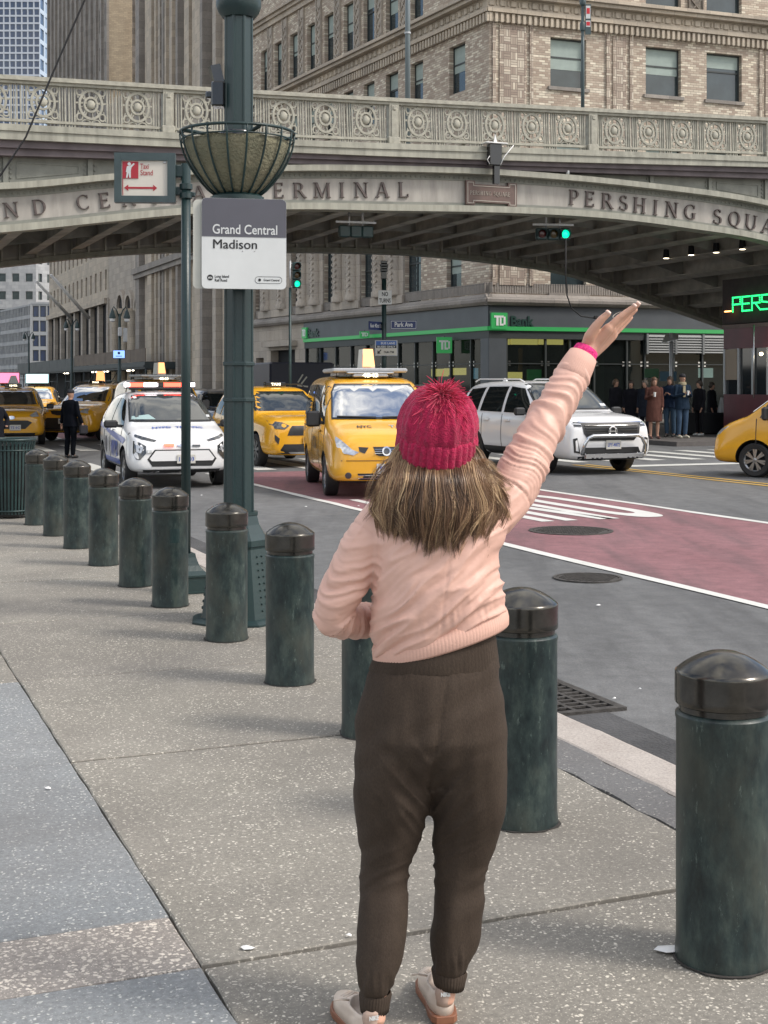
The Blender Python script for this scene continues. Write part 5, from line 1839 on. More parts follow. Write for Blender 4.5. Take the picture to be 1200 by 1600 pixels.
# big lamp post ------------------------------------------------------------
LPx, LPy = (373 - 600) / F * 9.45, 9.45
M['lamp_green'] = mat('lamp post green paint', (0.009, 0.025, 0.028), 0.36, var=.35, vscale=3, col2=(0.020, 0.042, 0.042), bump=.08, bscale=50, streak=(1, 1, .2))
lp = empty('lamp_post', (LPx, LPy, 0), 0, 'tall dark green octagonal lamp post with flared riveted base, behind a bollard', 'lamp post')
ph = pi / 8 + .12
def octring(r, z): return [(r * cos(ph + 2 * pi * i / 8), r * sin(ph + 2 * pi * i / 8), z) for i in range(8)]
mb = MB(); mb.rings([octring(.34, 0), octring(.34, .012), octring(.30, .03), octring(.275, .035)], True, True); mb.build('foot_plate', M['lamp_green'], lp)
mb = MB(); mb.rings([octring(.272, .035), octring(.20, .50), octring(.205, .515), octring(.213, .52), octring(.213, .56), octring(.185, .60), octring(.15, .66), octring(.135, .72), octring(.14, .725), octring(.14, .745), octring(.11, .746)], True, True); mb.build('base', M['lamp_green'], lp)
mb = MB()
# fluted shaft: octagon with grooves
def shaftring(R_, z):
    out = []
    for i in range(8):
        a0, a1 = ph + 2 * pi * i / 8, ph + 2 * pi * (i + 1) / 8
        P0, P1 = Vector((cos(a0), sin(a0))) * R_, Vector((cos(a1), sin(a1))) * R_
        n_ = (P0 + P1).normalized()
        for t_, dpt in ((.03, 0), (.14, 0), (.19, .006), (.81, .006), (.86, 0), (.97, 0)):
            q = P0.lerp(P1, t_) - n_ * dpt
            out.append((q.x, q.y, z))
    return out
mb.rings([shaftring(.112, .746), shaftring(.108, 2.0), shaftring(.100, 7.5)], False, True)
mb.build('shaft', M['lamp_green'], lp)
for zz in (1.50, 1.745):
    mb = MB(); mb.rings([octring(.1145, zz), octring(.1165, zz + .004), octring(.1165, zz + .022), octring(.1145, zz + .026)], True, True); mb.build('band', M['lamp_green'], lp)
mb = MB(); mb.lathe([(.11, 4.13), (.14, 4.17), (.155, 4.21), (.155, 4.30), (.15, 4.36), (.12, 4.40), (.11, 4.5)], 24); mb.build('collar', M['lamp_green'], lp)
mb = MB(); mb.lathe([(.10, 7.5), (.13, 7.55), (.06, 7.7), (.09, 7.8), (.0, 7.95)], 16); mb.build('finial', M['lamp_green'], lp)
mb = MB()
for f_ in range(8):
    a_ = ph + 2 * pi * (f_ + .5) / 8
    for zz in [.09 + .045 * q for q in range(9)]:
        R_ = lerp(.272, .20, (zz - .035) / .465) * cos(pi / 8) + .003
        for s_ in (-.022, .022):
            c_ = (R_ * cos(a_) - s_ * sin(a_), R_ * sin(a_) + s_ * cos(a_), zz)
            mb.cbox(c_, (.013, .013, .013), bev=.003)
    for s_ in (-.07, .07):
        pass
mb.build('rivets', M['lamp_green'], lp)['kind'] = 'stuff'
# bracket / camera on the shaft
mb = MB(); mb.cbox((-.135, -.02, 3.60), (.09, .12, .17), bev=.01); mb.bar((-.135, -.02, 3.68), (-.165, -.03, 3.80), .07, .07); mb.cbox((-.20, -.02, 3.60), (.05, .05, .05), bev=.01)
tag(mb.build('junction_box', M['blackgloss'], lp), 'dark electrical box clamped to the shaft')

# hanging basket
bk = empty('planter_basket', (LPx - .01, LPy - .0, 2.90), 0, 'round wire planter basket with empty brown coir liner around the lamp post', 'planter')
M['coir'] = mat('coir liner', (0.15, 0.15, 0.10), .95, var=.35, vscale=9, bump=.9, bscale=55, col2=(0.22, 0.205, 0.135))
RB, HB = .385, .44
def bowl(t_): # t 0 bottom..1 top
    z = HB * t_
    r_ = .13 + (RB - .13) * sin(t_ * pi / 2) ** .8
    return r_, z
mb = MB()
rg = []
for i in range(9):
    t_ = i / 8 * .86
    r_, z = bowl(t_)
    rg.append([((r_ - .012 + .012 * noise.noise(Vector((cos(q) * 3, sin(q) * 3, t_ * 4)))) * cos(q), (r_ - .012 + .012 * noise.noise(Vector((cos(q) * 3, sin(q) * 3, t_ * 4)))) * sin(q), z + (.025 * noise.noise(Vector((cos(q) * 4, sin(q) * 4, 9))) if i == 8 else 0)) for q in [2 * pi * j / 48 for j in range(48)]])
rg.append([(p[0] * .93, p[1] * .93, p[2] - .02) for p in rg[-1]])
rg.append([(p[0] * .9, p[1] * .9, .30) for p in rg[-2]])
mb.rings(rg, True, True, smooth=True); mb.build('liner', M['coir'], bk)
for i in range(18):
    a_ = 2 * pi * i / 18 + .1
    pts = []
    for j in range(10):
        r_, z = bowl(j / 9)
        pts.append(((r_ + .006) * cos(a_), (r_ + .006) * sin(a_), z))
    mb = MB(); mb.tube(pts, .0075, 5); mb.build('wire', M['green_dk'], bk)
for zz, rr_, th_ in ((HB, RB + .004, .011), (HB - .055, bowl(.875)[0] + .002, .006)):
    mb = MB(); mb.tube([(rr_ * cos(2 * pi * j / 40), rr_ * sin(2 * pi * j / 40), zz) for j in range(41)], th_, 6); mb.build('rim', M['green_dk'], bk)
mb = MB(); mb.lathe([(.185, -.055), (.185, .0), (.15, .02), (.11, .03)], 24); mb.build('support_collar', M['green_dk'], bk)
for i in range(4):
    a_ = .5 + pi / 2 * i
    mb = MB(); mb.tube([(.11 * cos(a_), .11 * sin(a_), HB - .03), ((RB) * cos(a_), RB * sin(a_), HB - .01)], .014, 5); mb.build('spoke', M['green_dk'], bk)
mb = MB(); mb.lathe([(.118, HB - .06), (.125, HB - .05), (.125, HB + .0), (.118, HB + .01)], 16); mb.build('clamp', M['blackgloss'], bk)

# station sign -------------------------------------------------------------
sgn = empty('station_sign', px(381.5, 381, 9.22), .20, 'white and grey panel sign reading Grand Central Madison on the lamp post', 'sign')
pm = 9.22 / F
Wd, Hd = 132 * pm, 141 * pm
def rrect(x0, x1, z0, z1, r_, n_=6):
    pts = []
    for cx, cz, a0 in ((x1 - r_, z0 + r_, -90), (x1 - r_, z1 - r_, 0), (x0 + r_, z1 - r_, 90), (x0 + r_, z0 + r_, 180)):
        for i in range(n_ + 1):
            a_ = radians(a0 + 90 * i / n_)
            pts.append((cx + r_ * cos(a_), cz + r_ * sin(a_)))
    return pts
M['signwhite'] = mat('sign white enamel', (0.58, 0.60, 0.60), .35, var=.05, vscale=3)
M['signcream'] = mat('sign cream edge', (0.50, 0.50, 0.45), .4, var=.06)
M['signgrey'] = mat('sign violet grey', (0.085, 0.085, 0.105), .45, var=.08, vscale=3)
M['ink'] = mat('black ink', (0.01, 0.01, 0.012), .5)
mb = MB(); mb.prism(rrect(-Wd / 2, Wd / 2, -Hd / 2, Hd / 2, .03), -.006, .006); mb.build('front_panel', M['signwhite'], sgn)
mb = MB(); mb.prism(rrect(-Wd / 2 - .055, Wd / 2 - .055, -Hd / 2, Hd / 2 - .01, .03), .022, .030); mb.build('rear_panel', M['signcream'], sgn)
# grey upper field with rounded top corners
zg_ = Hd / 2 - 60 * pm
top = [(x, z) for x, z in rrect(-Wd / 2 + .001, Wd / 2 - .001, zg_ - .2, Hd / 2 - .001, .03) if z > zg_]
mb = MB(); mb.prism([(-Wd / 2 + .001, zg_), (Wd / 2 - .001, zg_)] + top, -.0085, -.0065); mb.build('grey_field', M['signgrey'], sgn)
xL = -Wd / 2 + 16 * pm
mb = MB(); TXT(mb, 'Grand Central', xL, -.010, zg_ + 4.5 * pm, .090, align='LEFT', width=101 * pm, bold=.0010, ext=.0008)
mb.build('lettering', M['signwhite'], sgn)
mb = MB()
for q_ in (0, .0011, .0022): TXT(mb, 'Madison', xL + q_, -.0085 - q_ * .2, zg_ - 18.5 * pm, .088, align='LEFT', width=68 * pm)
TXT(mb, 'Long Island', -Wd / 2 + 20 * pm, -.0075, -Hd / 2 + 17 * pm, .026, align='LEFT', width=22 * pm, bold=.0006)
TXT(mb, 'Rail Road', -Wd / 2 + 20 * pm, -.0075, -Hd / 2 + 11 * pm, .026, align='LEFT', width=19 * pm, bold=.0006)
TXT(mb, 'Grand Central', -Wd / 2 + 96 * pm, -.0075, -Hd / 2 + 12.7 * pm, .020, align='LEFT', width=25 * pm, bold=.0005)
disc = [(-Wd / 2 + 13 * pm + 4.6 * pm * cos(2 * pi * i / 20), -Hd / 2 + 17 * pm + 4.6 * pm * sin(2 * pi * i / 20)) for i in range(20)]
mb.prism(disc, -.0078, -.0062)
pill = rrect(-Wd / 2 + 83 * pm, -Wd / 2 + 125 * pm, -Hd / 2 + 9 * pm, -Hd / 2 + 19.5 * pm, 5 * pm)
for a_, b_ in zip(pill, pill[1:] + pill[:1]): mb.bar((a_[0], -.007, a_[1]), (b_[0], -.007, b_[1]), .0022, .0014, up=(0, 1, 0))
disc = [(-Wd / 2 + 90 * pm + 2.3 * pm * cos(2 * pi * i / 12), -Hd / 2 + 14.3 * pm + 2.3 * pm * sin(2 * pi * i / 12)) for i in range(12)]
mb.prism(disc, -.0078, -.0062)
for xx_ in (117, 139): pass
mb.build('lettering', M['ink'], sgn)
mb = MB(); TXT(mb, 'MTA', -Wd / 2 + 13.2 * pm, -.0085, -Hd / 2 + 15.2 * pm, .017, width=6.6 * pm, bold=.0006); mb.build('badge_lettering', M['signwhite'], sgn)
mb = MB()
for x_ in (-.01, .07): mb.lathe([(.0, 0), (.004, .001), (.004, .003)], 8, (0, 0, 0)) if False else mb.cbox((x_, -.008, zg_ - 22 * pm), (.007, .004, .007), bev=.0015)
mb.build('bolt', M['steel'], sgn)
mb = MB(); mb.cbox((-.02, .07, .20), (.16, .10, .04)); mb.cbox((-.02, .07, -.20), (.16, .10, .04)); mb.build('bracket', M['galv'], sgn)

# taxi stand sign on thin pole --------------------------------------------
TPx, TPy = (290.5 - 600) / F * 10.75, 10.75
tp = empty('sign_pole', (TPx, TPy, 0), 0, 'thin dark green pole with square flared base holding the taxi stand sign', 'pole')
mb = MB(); mb.tube([(0, 0, .25), (0, 0, 3.34)], .0375, 16); mb.build('pole', M['lamp_green'], tp)
mb = MB()
sq = lambda h, z: [(h, h, z), (-h, h, z), (-h, -h, z), (h, -h, z)]
R_ = Matrix.Rotation(TH, 4, 'Z'); mb.M = R_
mb.rings([sq(.15, 0), sq(.15, .012), sq(.14, .015), sq(.14, .12), sq(.15, .125), sq(.15, .14), sq(.115, .17), sq(.085, .21), sq(.065, .27), sq(.06, .30)], True, True); mb.build('base', M['lamp_green'], tp)
mb = MB()
for zz in (3.09, 3.16): mb.lathe([(.045, -.025), (.052, -.02), (.052, .02), (.045, .025)], 14, (0, 0, zz))
mb.cbox((-.07, 0, 3.125), (.10, .05, .07), bev=.008); mb.cbox((.05, 0, 3.10), (.05, .04, .04), bev=.008); mb.cbox((-.05, 0, 3.28), (.08, .06, .10), bev=.008)
mb.build('clamp', M['lamp_green'], tp)
tp_m = 10.7 / F
tsg = empty('taxi_stand_sign', px(227, 278, 10.7), .06, 'framed white and red Taxi Stand sign with double arrow', 'sign')
mb = MB()
for (a0, a1, c0, c1) in ((-47, -36, -39, 38), (35, 47, -39, 38)): mb.box(a0 * tp_m, a1 * tp_m, -.045, .045, c0 * tp_m, c1 * tp_m)
for (a0, a1, c0, c1) in ((-35.9, 34.9, 26, 38), (-35.9, 34.9, -39, -29)): mb.box(a0 * tp_m, a1 * tp_m, -.045, .045, c0 * tp_m, c1 * tp_m)
M['frame_g'] = mat('sign frame dark slate green', (0.045, 0.07, 0.075), .45, var=.2, vscale=5)
mb.build('frame', M['frame_g'], tsg)
mb = MB(); mb.box(-36 * tp_m, 35 * tp_m, -.03, .03, -29 * tp_m, 26 * tp_m); mb.build('panel', mat('sign off white', (.62, .585, .52), .5, var=.06, vscale=4), tsg)
P_ = lambda x, y: (x * tp_m, y * tp_m)
mb = MB(); mb.prism([P_(-34.5, -2), P_(-10, -2), P_(-10, 24.5), P_(-34.5, 24.5)], -.034, -.0305)
mb.prism([P_(-34.5, -28), P_(-33.5, -28), P_(-33.5, -2.1), P_(-34.5, -2.1)], -.033, -.0305)
mb.prism([P_(-32, -16.5), P_(-25.5, -21.5), P_(-25.5, -18), P_(13, -18), P_(13, -21.5), P_(19, -16.5), P_(13, -11.5), P_(13, -15), P_(-25.5, -15), P_(-25.5, -11.5)], -.033, -.0305)
TXT(mb, 'Taxi', P_(-7, 0)[0], -.033, P_(0, 13)[1], .060, align='LEFT', width=13 * tp_m, bold=.0003)
TXT(mb, 'Stand', P_(-7, 0)[0], -.033, P_(0, 3.2)[1], .060, align='LEFT', width=19 * tp_m, bold=.0003)
mb.build('lettering', mat('sign crimson', (.38, .02, .035), .45), tsg)
mb = MB()
fig = [(-29, -1), (-26.5, -1), (-25, 7), (-24, -1), (-21.5, -1), (-21.5, 10), (-20.5, 15), (-15.5, 20.5), (-17, 22), (-22.5, 17.5), (-27.5, 17), (-29.2, 8), (-27.5, 7.5), (-27.3, 10)]
mb.prism([P_(*q) for q in fig], -.037, -.0345)
mb.prism([P_(-24 + 2.6 * cos(2 * pi * i / 14), 20.6 + 2.8 * sin(2 * pi * i / 14)) for i in range(14)], -.037, -.0345)
mb.build('pictogram', M['signwhite'], tsg)
mb = MB(); mb.cbox(P_(31, 0)[:1] + (-.034,) + (P_(0, 23.5)[1],), (.022, .008, .018), bev=.002); mb.build('latch', M['galv'], tsg)

# waste basket -------------------------------------------------------------
wx, wy = (16 - 600) / F * 16.75, 16.75
wb = empty('waste_basket', (wx, wy, 0), .2, 'round dark green slatted steel waste basket at the left edge', 'bin')
for i in range(40):
    a_ = 2 * pi * i / 40
    mb = MB(); mb.M = Matrix.Rotation(a_, 4, 'Z')
    mb.rings([[(r_ + o_, s_ * w_, z) for s_, o_ in ((-1, 0), (1, 0), (1, .006), (-1, .006))] for r_, z, w_ in ((.25, .05, .011), (.275, .5, .0125), (.285, .86, .0135), (.30, .93, .014))], True, True)
    mb.build('slat', M['green_dk'], wb)
for r_, z, t_ in ((.302, .945, .018), (.289, .82, .010), (.262, .09, .012)):
    mb = MB(); mb.tube([(r_ * cos(2 * pi * j / 36), r_ * sin(2 * pi * j / 36), z) for j in range(37)], t_, 6); mb.build('hoop', M['green_dk'], wb)
mb = MB(); mb.lathe([(.23, .03), (.235, .06), (.26, .88)], 24, cap1=False); mb.build('liner', M['black'], wb)

# overhead cable top left
mb = MB(); mb.tube([px(-60, 330, 9), px(0, 275, 9), px(40, 215, 9), px(80, 120, 9), px(108, 55, 9), px(150, -40, 9), px(220, -170, 9)], .0065, 5)
tag(mb.build('overhead_cable', M['black']), 'thin black overhead cable crossing the top left corner', 'cable')

# signal / street sign pole in the middle ----------------------------------
YS = 40.0
sp_ = empty('street_sign_pole', px(600, 600, YS), 0, 'green pole carrying No Turns, Park Ave and bus lane signs behind the van taxi', 'pole')
sp_.location.z = RZ
zz_ = lambda v, Y=YS: CAMH + (HV - v) * Y / F - RZ
ms = YS / F
mb = MB(); mb.tube([(0, 0, 0), (0, 0, zz_(408))], .07, 10); mb.build('pole', M['green_dk'], sp_)
mb = MB()
for v0, v1, hw in ((408, 412, 5), (413, 416, 6.5), (417, 420, 5.5), (421, 424, 6), (425, 436, 4.5)): mb.cbox((0, 0, (zz_(v0) + zz_(v1)) / 2), (hw * 2 * ms, .25, (v1 - v0) * ms), bev=.01)
mb.build('signal_head', M['blackgloss'], sp_)
M['navy'] = mat('street sign navy', (0.02, 0.035, 0.12), .45)
def plate(u0, u1, v0, v1, m_, rz=0.0, y=-.1, name='sign_plate'):
    cx, cz = ((u0 + u1) / 2 - 600) * ms, (zz_(v0) + zz_(v1)) / 2
    mb = MB(); mb.cbox((0, 0, 0), ((u1 - u0) * ms, .02, (v1 - v0) * ms))
    return mb.build(name, m_, sp_, (cx, y, cz), (0, 0, rz))
pl1 = plate(591, 612, 454, 476, M['signwhite'])
mb = MB(); TXT(mb, 'NO', 0, -.012, .04, .17, width=9.5 * ms, bold=.004); TXT(mb, 'TURNS', 0, -.012, -.15, .17, width=18 * ms, bold=.004)
mb.build('lettering', M['ink'], pl1)
pl2 = plate(610, 651, 501, 514.5, M['navy'])
mb = MB(); TXT(mb, 'Park Ave', 0, -.014, -.055, .19, width=28 * ms, bold=.004)
hw, hh = 19.7 * ms, 6 * ms
for a_, b_, c_, d_ in ((-hw, hw, hh - .012, hh), (-hw, hw, -hh, -hh + .012), (-hw, -hw + .012, -hh + .0121, hh - .0121), (hw - .012, hw, -hh + .0121, hh - .0121)): mb.box(a_, b_, -.016, -.0105, c_, d_)
mb.build('lettering', M['signwhite'], pl2)
pl3 = plate(563, 599, 503, 516, M['navy'], 0.95, -.15)
pl3.location.x = (587 - 600) * ms
mb = MB(); TXT(mb, 'East 42nd St', 0, -.014, -.045, .15, width=30 * ms, bold=.003); mb.build('lettering', M['signwhite'], pl3)
pl4 = plate(586, 621, 532, 556, M['galv'])
mb = MB(); mb.box(-16 * ms, 16 * ms, -.013, -.0105, 4.5 * ms, 11 * ms); mb.build('blue_field', mat('bus sign blue', (.03, .10, .33), .4), pl4)
mb = MB(); mb.box(-16 * ms, 16 * ms, -.013, -.0105, 0, 4.4 * ms); mb.build('black_field', M['ink'], pl4)
mb = MB(); mb.box(-16 * ms, 16 * ms, -.013, -.0105, -11 * ms, -.1 * ms); mb.build('white_field', mat('sign pale', (.52, .50, .44), .5), pl4)
mb = MB(); TXT(mb, 'BUS LANE', .05, -.015, 6 * ms, .085, width=22 * ms, bold=.002); TXT(mb, 'BUSES ONLY', 0, -.015, .8 * ms, .07, width=28 * ms, bold=.002); mb.build('lettering', M['signwhite'], pl4)
mb = MB(); TXT(mb, '7AM-7PM', 4 * ms, -.015, -8 * ms, .09, width=16 * ms, bold=.002)
mb.bar((-8 * ms, -.015, -2.5 * ms), (-12 * ms, -.015, -7 * ms), .03, .004, up=(0, 1, 0)); mb.prism([(-14 * ms, -9 * ms), (-8.5 * ms, -8.5 * ms), (-13.5 * ms, -3.5 * ms)], -.016, -.0135)
mb.build('lettering', M['ink'], pl4)

# poles standing on the viaduct -------------------------------------------
for u_, Y_, top_, lab in ((637, 41.5, -120, 'pale grey blue pole on the viaduct deck in front of the brick facade'), (910.5, 42.0, 4, 'dark pole with parking sign standing on the viaduct right of centre')):
    p_ = px(u_, 230, Y_)
    t = empty('pole', p_, 0, lab, 'pole')
    h_ = (230 - top_) * Y_ / F
    mb = MB(); r0_ = .085 if u_ < 700 else .062
    mb.tube([(0, 0, 0), (0, 0, h_ * .55), (0, 0, h_)], [r0_, r0_ * .9, r0_ * .75], 10); mb.build('shaft', mat('pole paint', (.12, .15, .16), .45) if u_ < 700 else M['frame_g'], t)
    if u_ < 700:
        mb = MB(); mb.lathe([(.10, 0), (.10, .05)], 10, (0, 0, 177 * Y_ / F)); mb.build('band', M['galv'], t)
    else:
        q = Y_ / F
        mb = MB(); mb.cbox((8 * q, -.05, 199 * q), (9 * q, .03, 47 * q)); mb.build('sign_plate', M['frame_g'], t)
        mb = MB(); mb.cbox((8 * q, -.07, 210 * q), (7 * q, .006, 20 * q)); mb.cbox((8 * q, -.07, 192 * q), (7 * q, .006, 10 * q)); mb.build('sign_face', M['signwhite'], t)
        mb = MB(); mb.cbox((8 * q, -.076, 212 * q), (5 * q, .004, 9 * q)); mb.cbox((8 * q, -.076, 192 * q), (5.5 * q, .004, 6 * q)); mb.build('sign_print', M['red'], t)
        mb = MB(); mb.lathe([(.08, 0), (.09, .05), (.09, .2), (.07, .25)], 10, (0, 0, 182 * q)); mb.lathe([(.08, 0), (.10, .05), (.09, .2), (.0, .35)], 10, (0, 0, 222 * q)); mb.build('collar', M['frame_g'], t)

# twin-headed street lamps far down the street ------------------------------
def far_lamp(u_, vtop, Y_, lab, extra=False):
    t = empty('street_lamp', (px(u_, 600, Y_).x, Y_, RZ), .3, lab, 'street lamp', 'twin headed street lamps down the street')
    h_ = CAMH + (HV - vtop) * Y_ / F - RZ
    mb = MB(); mb.tube([(0, 0, 0), (0, 0, 1), (0, 0, h_ - .9)], [.22, .12, .08], 8); mb.build('post', M['green_dk'], t)
    for s_ in (-1, 1):
        mb = MB(); mb.tube([(0, 0, h_ - 1.2), (s_ * .2, 0, h_ - .65), (s_ * .38, 0, h_ - .45), (s_ * .45, 0, h_ - .6)], .04, 5); mb.build('arm', M['green_dk'], t)
        mb = MB(); mb.lathe([(.0, .35), (.06, .2), (.12, .05), (.20, -.2), (.22, -.3), (.14, -.34), (.0, -.36)], 10, (s_ * .45, 0, h_ - .85)); mb.build('lamp_shade', M['green_dk'], t)
        mb = MB(); mb.lathe([(.17, -.35), (.15, -.5), (.0, -.58)], 10, (s_ * .45, 0, h_ - .85)); mb.build('globe', M['white'], t)
    return t, h_
far_lamp(45, 512, 145, 'twin headed dark street lamp at far left beside the curtain wall building')
far_lamp(112, 490, 112, 'twin headed dark street lamp in front of the slanted flagpoles')
t, h_ = far_lamp(187, 468, 86, 'twin headed dark street lamp with control boxes and lit blue sign')
q = 86 / F
mb = MB(); mb.cbox((.0, -.2, (635 - 510) * q), (6 * q, .3, 14 * q), bev=.03); mb.cbox((8 * q, -.2, (635 - 515) * q), (6 * q, .3, 22 * q), bev=.03); mb.build('control_box', M['galv'], t)
tl2 = empty('lit_sign', px(186, 553.5, 85.5), 0, 'small lit blue rectangular sign on the street lamp above the scaffold', 'sign')
mb = MB(); mb.cbox((0, .04, 0), (19 * q, .08, 13 * q)); mb.build('housing', M['dark'], tl2)
mb = MB(); mb.cbox((0, -.02, 0), (17.5 * q, .03, 11.5 * q)); mb.build('face', mat('lit blue face', (.2, .35, .9), .4, emit=(.25, .42, 1), estr=1.0), tl2)
mb = MB(); mb.prism([(2.2 * q * cos(2 * pi * i / 12), 1.8 * q + 2.2 * q * sin(2 * pi * i / 12)) for i in range(12)], -.045, -.036); mb.cbox((0, -.04, -3 * q), (10 * q, .01, 1 * q)); mb.build('print', M['navy'], tl2)

# grey canopy pole and small signs near the waiting people -------------------
t = empty('meter_pole', (px(1049, 600, 46).x, 46, 0), 0, 'slim grey pole with small slanted top panel in front of the bank louvres', 'pole')
q = 46 / F; z_ = lambda v: CAMH + (HV - v) * q
mb = MB(); mb.tube([(0, 0, 0), (0, 0, z_(520))], .07, 8); mb.build('pole', M['galv'], t)
mb = MB(); mb.add([(-18 * q, -.3, z_(536)), (8 * q, -.3, z_(530)), (14 * q, .3, z_(521)), (-6 * q, .3, z_(521)), (-18 * q, -.3, z_(537)), (8 * q, -.3, z_(531)), (14 * q, .3, z_(522)), (-6 * q, .3, z_(522))], [(0, 1, 2, 3), (7, 6, 5, 4), (0, 4, 5, 1), (1, 5, 6, 2), (2, 6, 7, 3), (3, 7, 4, 0)]); mb.build('panel', M['galv'], t)
t = empty('notice_board', px(1025, 585, 48), 0, 'low green and blue notice board behind the waiting people', 'board')
q = 48 / F
mb = MB(); mb.cbox((-7 * q, 0, 2 * q), (22 * q, .06, 14 * q)); mb.build('green_panel', mat('green notice', (.03, .12, .05), .5), t)
mb = MB(); mb.cbox((18 * q, -.1, -3 * q), (26 * q, .06, 15 * q)); mb.build('blue_panel', mat('blue notice', (.06, .14, .20), .5), t)
mb = MB(); mb.tube([(-14 * q, 0, -5 * q), (-14 * q, 0, -80 * q)], .03, 5); mb.tube([(26 * q, -.1, -10 * q), (26 * q, -.1, -80 * q)], .03, 5); mb.build('legs', M['galv'], t)
# dark bench / planter wall
t = empty('planter_box', px(1105, 655, 44.5), TH, 'dark low planter box with a small white bottle on it, left of the restaurant', 'planter')
t.location.z = 0
mb = MB(); mb.cbox((0, 0, .35), (2.4, .6, .7), bev=.05); mb.build('box', M['dark'], t)
mb = MB(); mb.lathe([(.17, .7), (.13, .85), (.08, 1.05), (.05, 1.18), (.0, 1.2)], 8, (.5, -.1, 0)); mb.build('white_bottle', M['signwhite'], t)
# ------------------------------------------------------------------ VEHICLES
M['yellow'] = mat('taxi yellow paint', (0.72, 0.36, 0.018), 0.25, coat=.7, var=.05, vscale=2)
M['carwhite'] = mat('white car paint', (0.78, 0.785, 0.79), 0.25, coat=.8)
M['carblue'] = mat('slate blue car paint', (0.10, 0.13, 0.18), 0.25, metal=.4, coat=.8)
M['cardark'] = mat('black car paint', (0.012, 0.014, 0.02), 0.25, coat=.8)
M['carglass'] = mat('car glass', (0.008, 0.011, 0.012), 0.03, spec=.5)
M['windshield'] = mat('windshield glass', (0.012, 0.018, 0.02), 0.02, spec=.7, ior=1.75)
M['windshield_sky'] = mat('steep windshield glass', (0.03, 0.045, 0.06), 0.02, spec=1.0, ior=3.6)
M['chrome'] = mat('chrome', (0.65, 0.66, 0.68), 0.12, metal=1.0)
M['plastic'] = mat('black plastic trim', (0.016, 0.017, 0.019), 0.5, var=.1)
M['lampglass'] = mat('headlamp glass', (0.55, 0.57, 0.6), 0.1, coat=1.0, var=.35, vscale=14, metal=.4)
M['lampdark'] = mat('headlamp dark', (0.06, 0.065, 0.07), 0.1, coat=1.0, var=.4, vscale=18, metal=.3)
M['rim'] = mat('alloy rim', (0.33, 0.34, 0.35), 0.3, metal=.9)
M['polblue'] = mat('police blue decal', (0.02, 0.08, 0.42), .35, coat=.4)
M['plate'] = mat('plate', (0.55, 0.54, 0.50), .5)
M['redlit'] = mat('red beacon lit', (1, .05, .03), .3, emit=(1, .07, .04), estr=3.5)
M['whitelit'] = mat('white beacon lit', (1, .95, .95), .3, emit=(1, .86, .9), estr=3.0)
M['orangelit'] = mat('ad screen orange', (1, .5, .2), .4, emit=(1, .42, .16), estr=1.0)
M['amber'] = mat('amber lens', (.7, .22, .02), .2, coat=.5)
M['lit_roof'] = mat('roof light digits', (1, .9, .6), .4, emit=(1, .9, .65), estr=1.6)

def section(st):
    y, zb, zs, zt, wl, ws, wt = st
    h = zt - zs
    wm = max(wl, ws) + .012
    P = [(0, zb), (wl * .78, zb), (wl * .97, zb + .05), (wm, zb + (zs - zb) * .45), (ws + .004, zs - .09), (ws * .985, zs),
         (lerp(ws, wt, .45), zs + h * .42), (wt, zs + h * .82 - .01), (wt * .88, zt - .012), (wt * .5, zt + .004), (0, zt + .01)]
    ring = [(x, y, z) for x, z in P] + [(-x, y, z) for x, z in P[-2:0:-1]]
    return ring

def rings_cap(mb, rg, first):
    n = len(rg)
    half = n // 2
    # ladder faces across: index i on right half with n-i on left half
    f = []
    for i in range(0, half):
        a, b = i, i + 1
        c, d = (n - b) % n, (n - a) % n
        q = [a, b, c, d]
        q2 = []
        for t_ in q:
            if t_ not in q2: q2.append(t_)
        if len(q2) > 2: f.append(q2 if not first else q2[::-1])
    return f

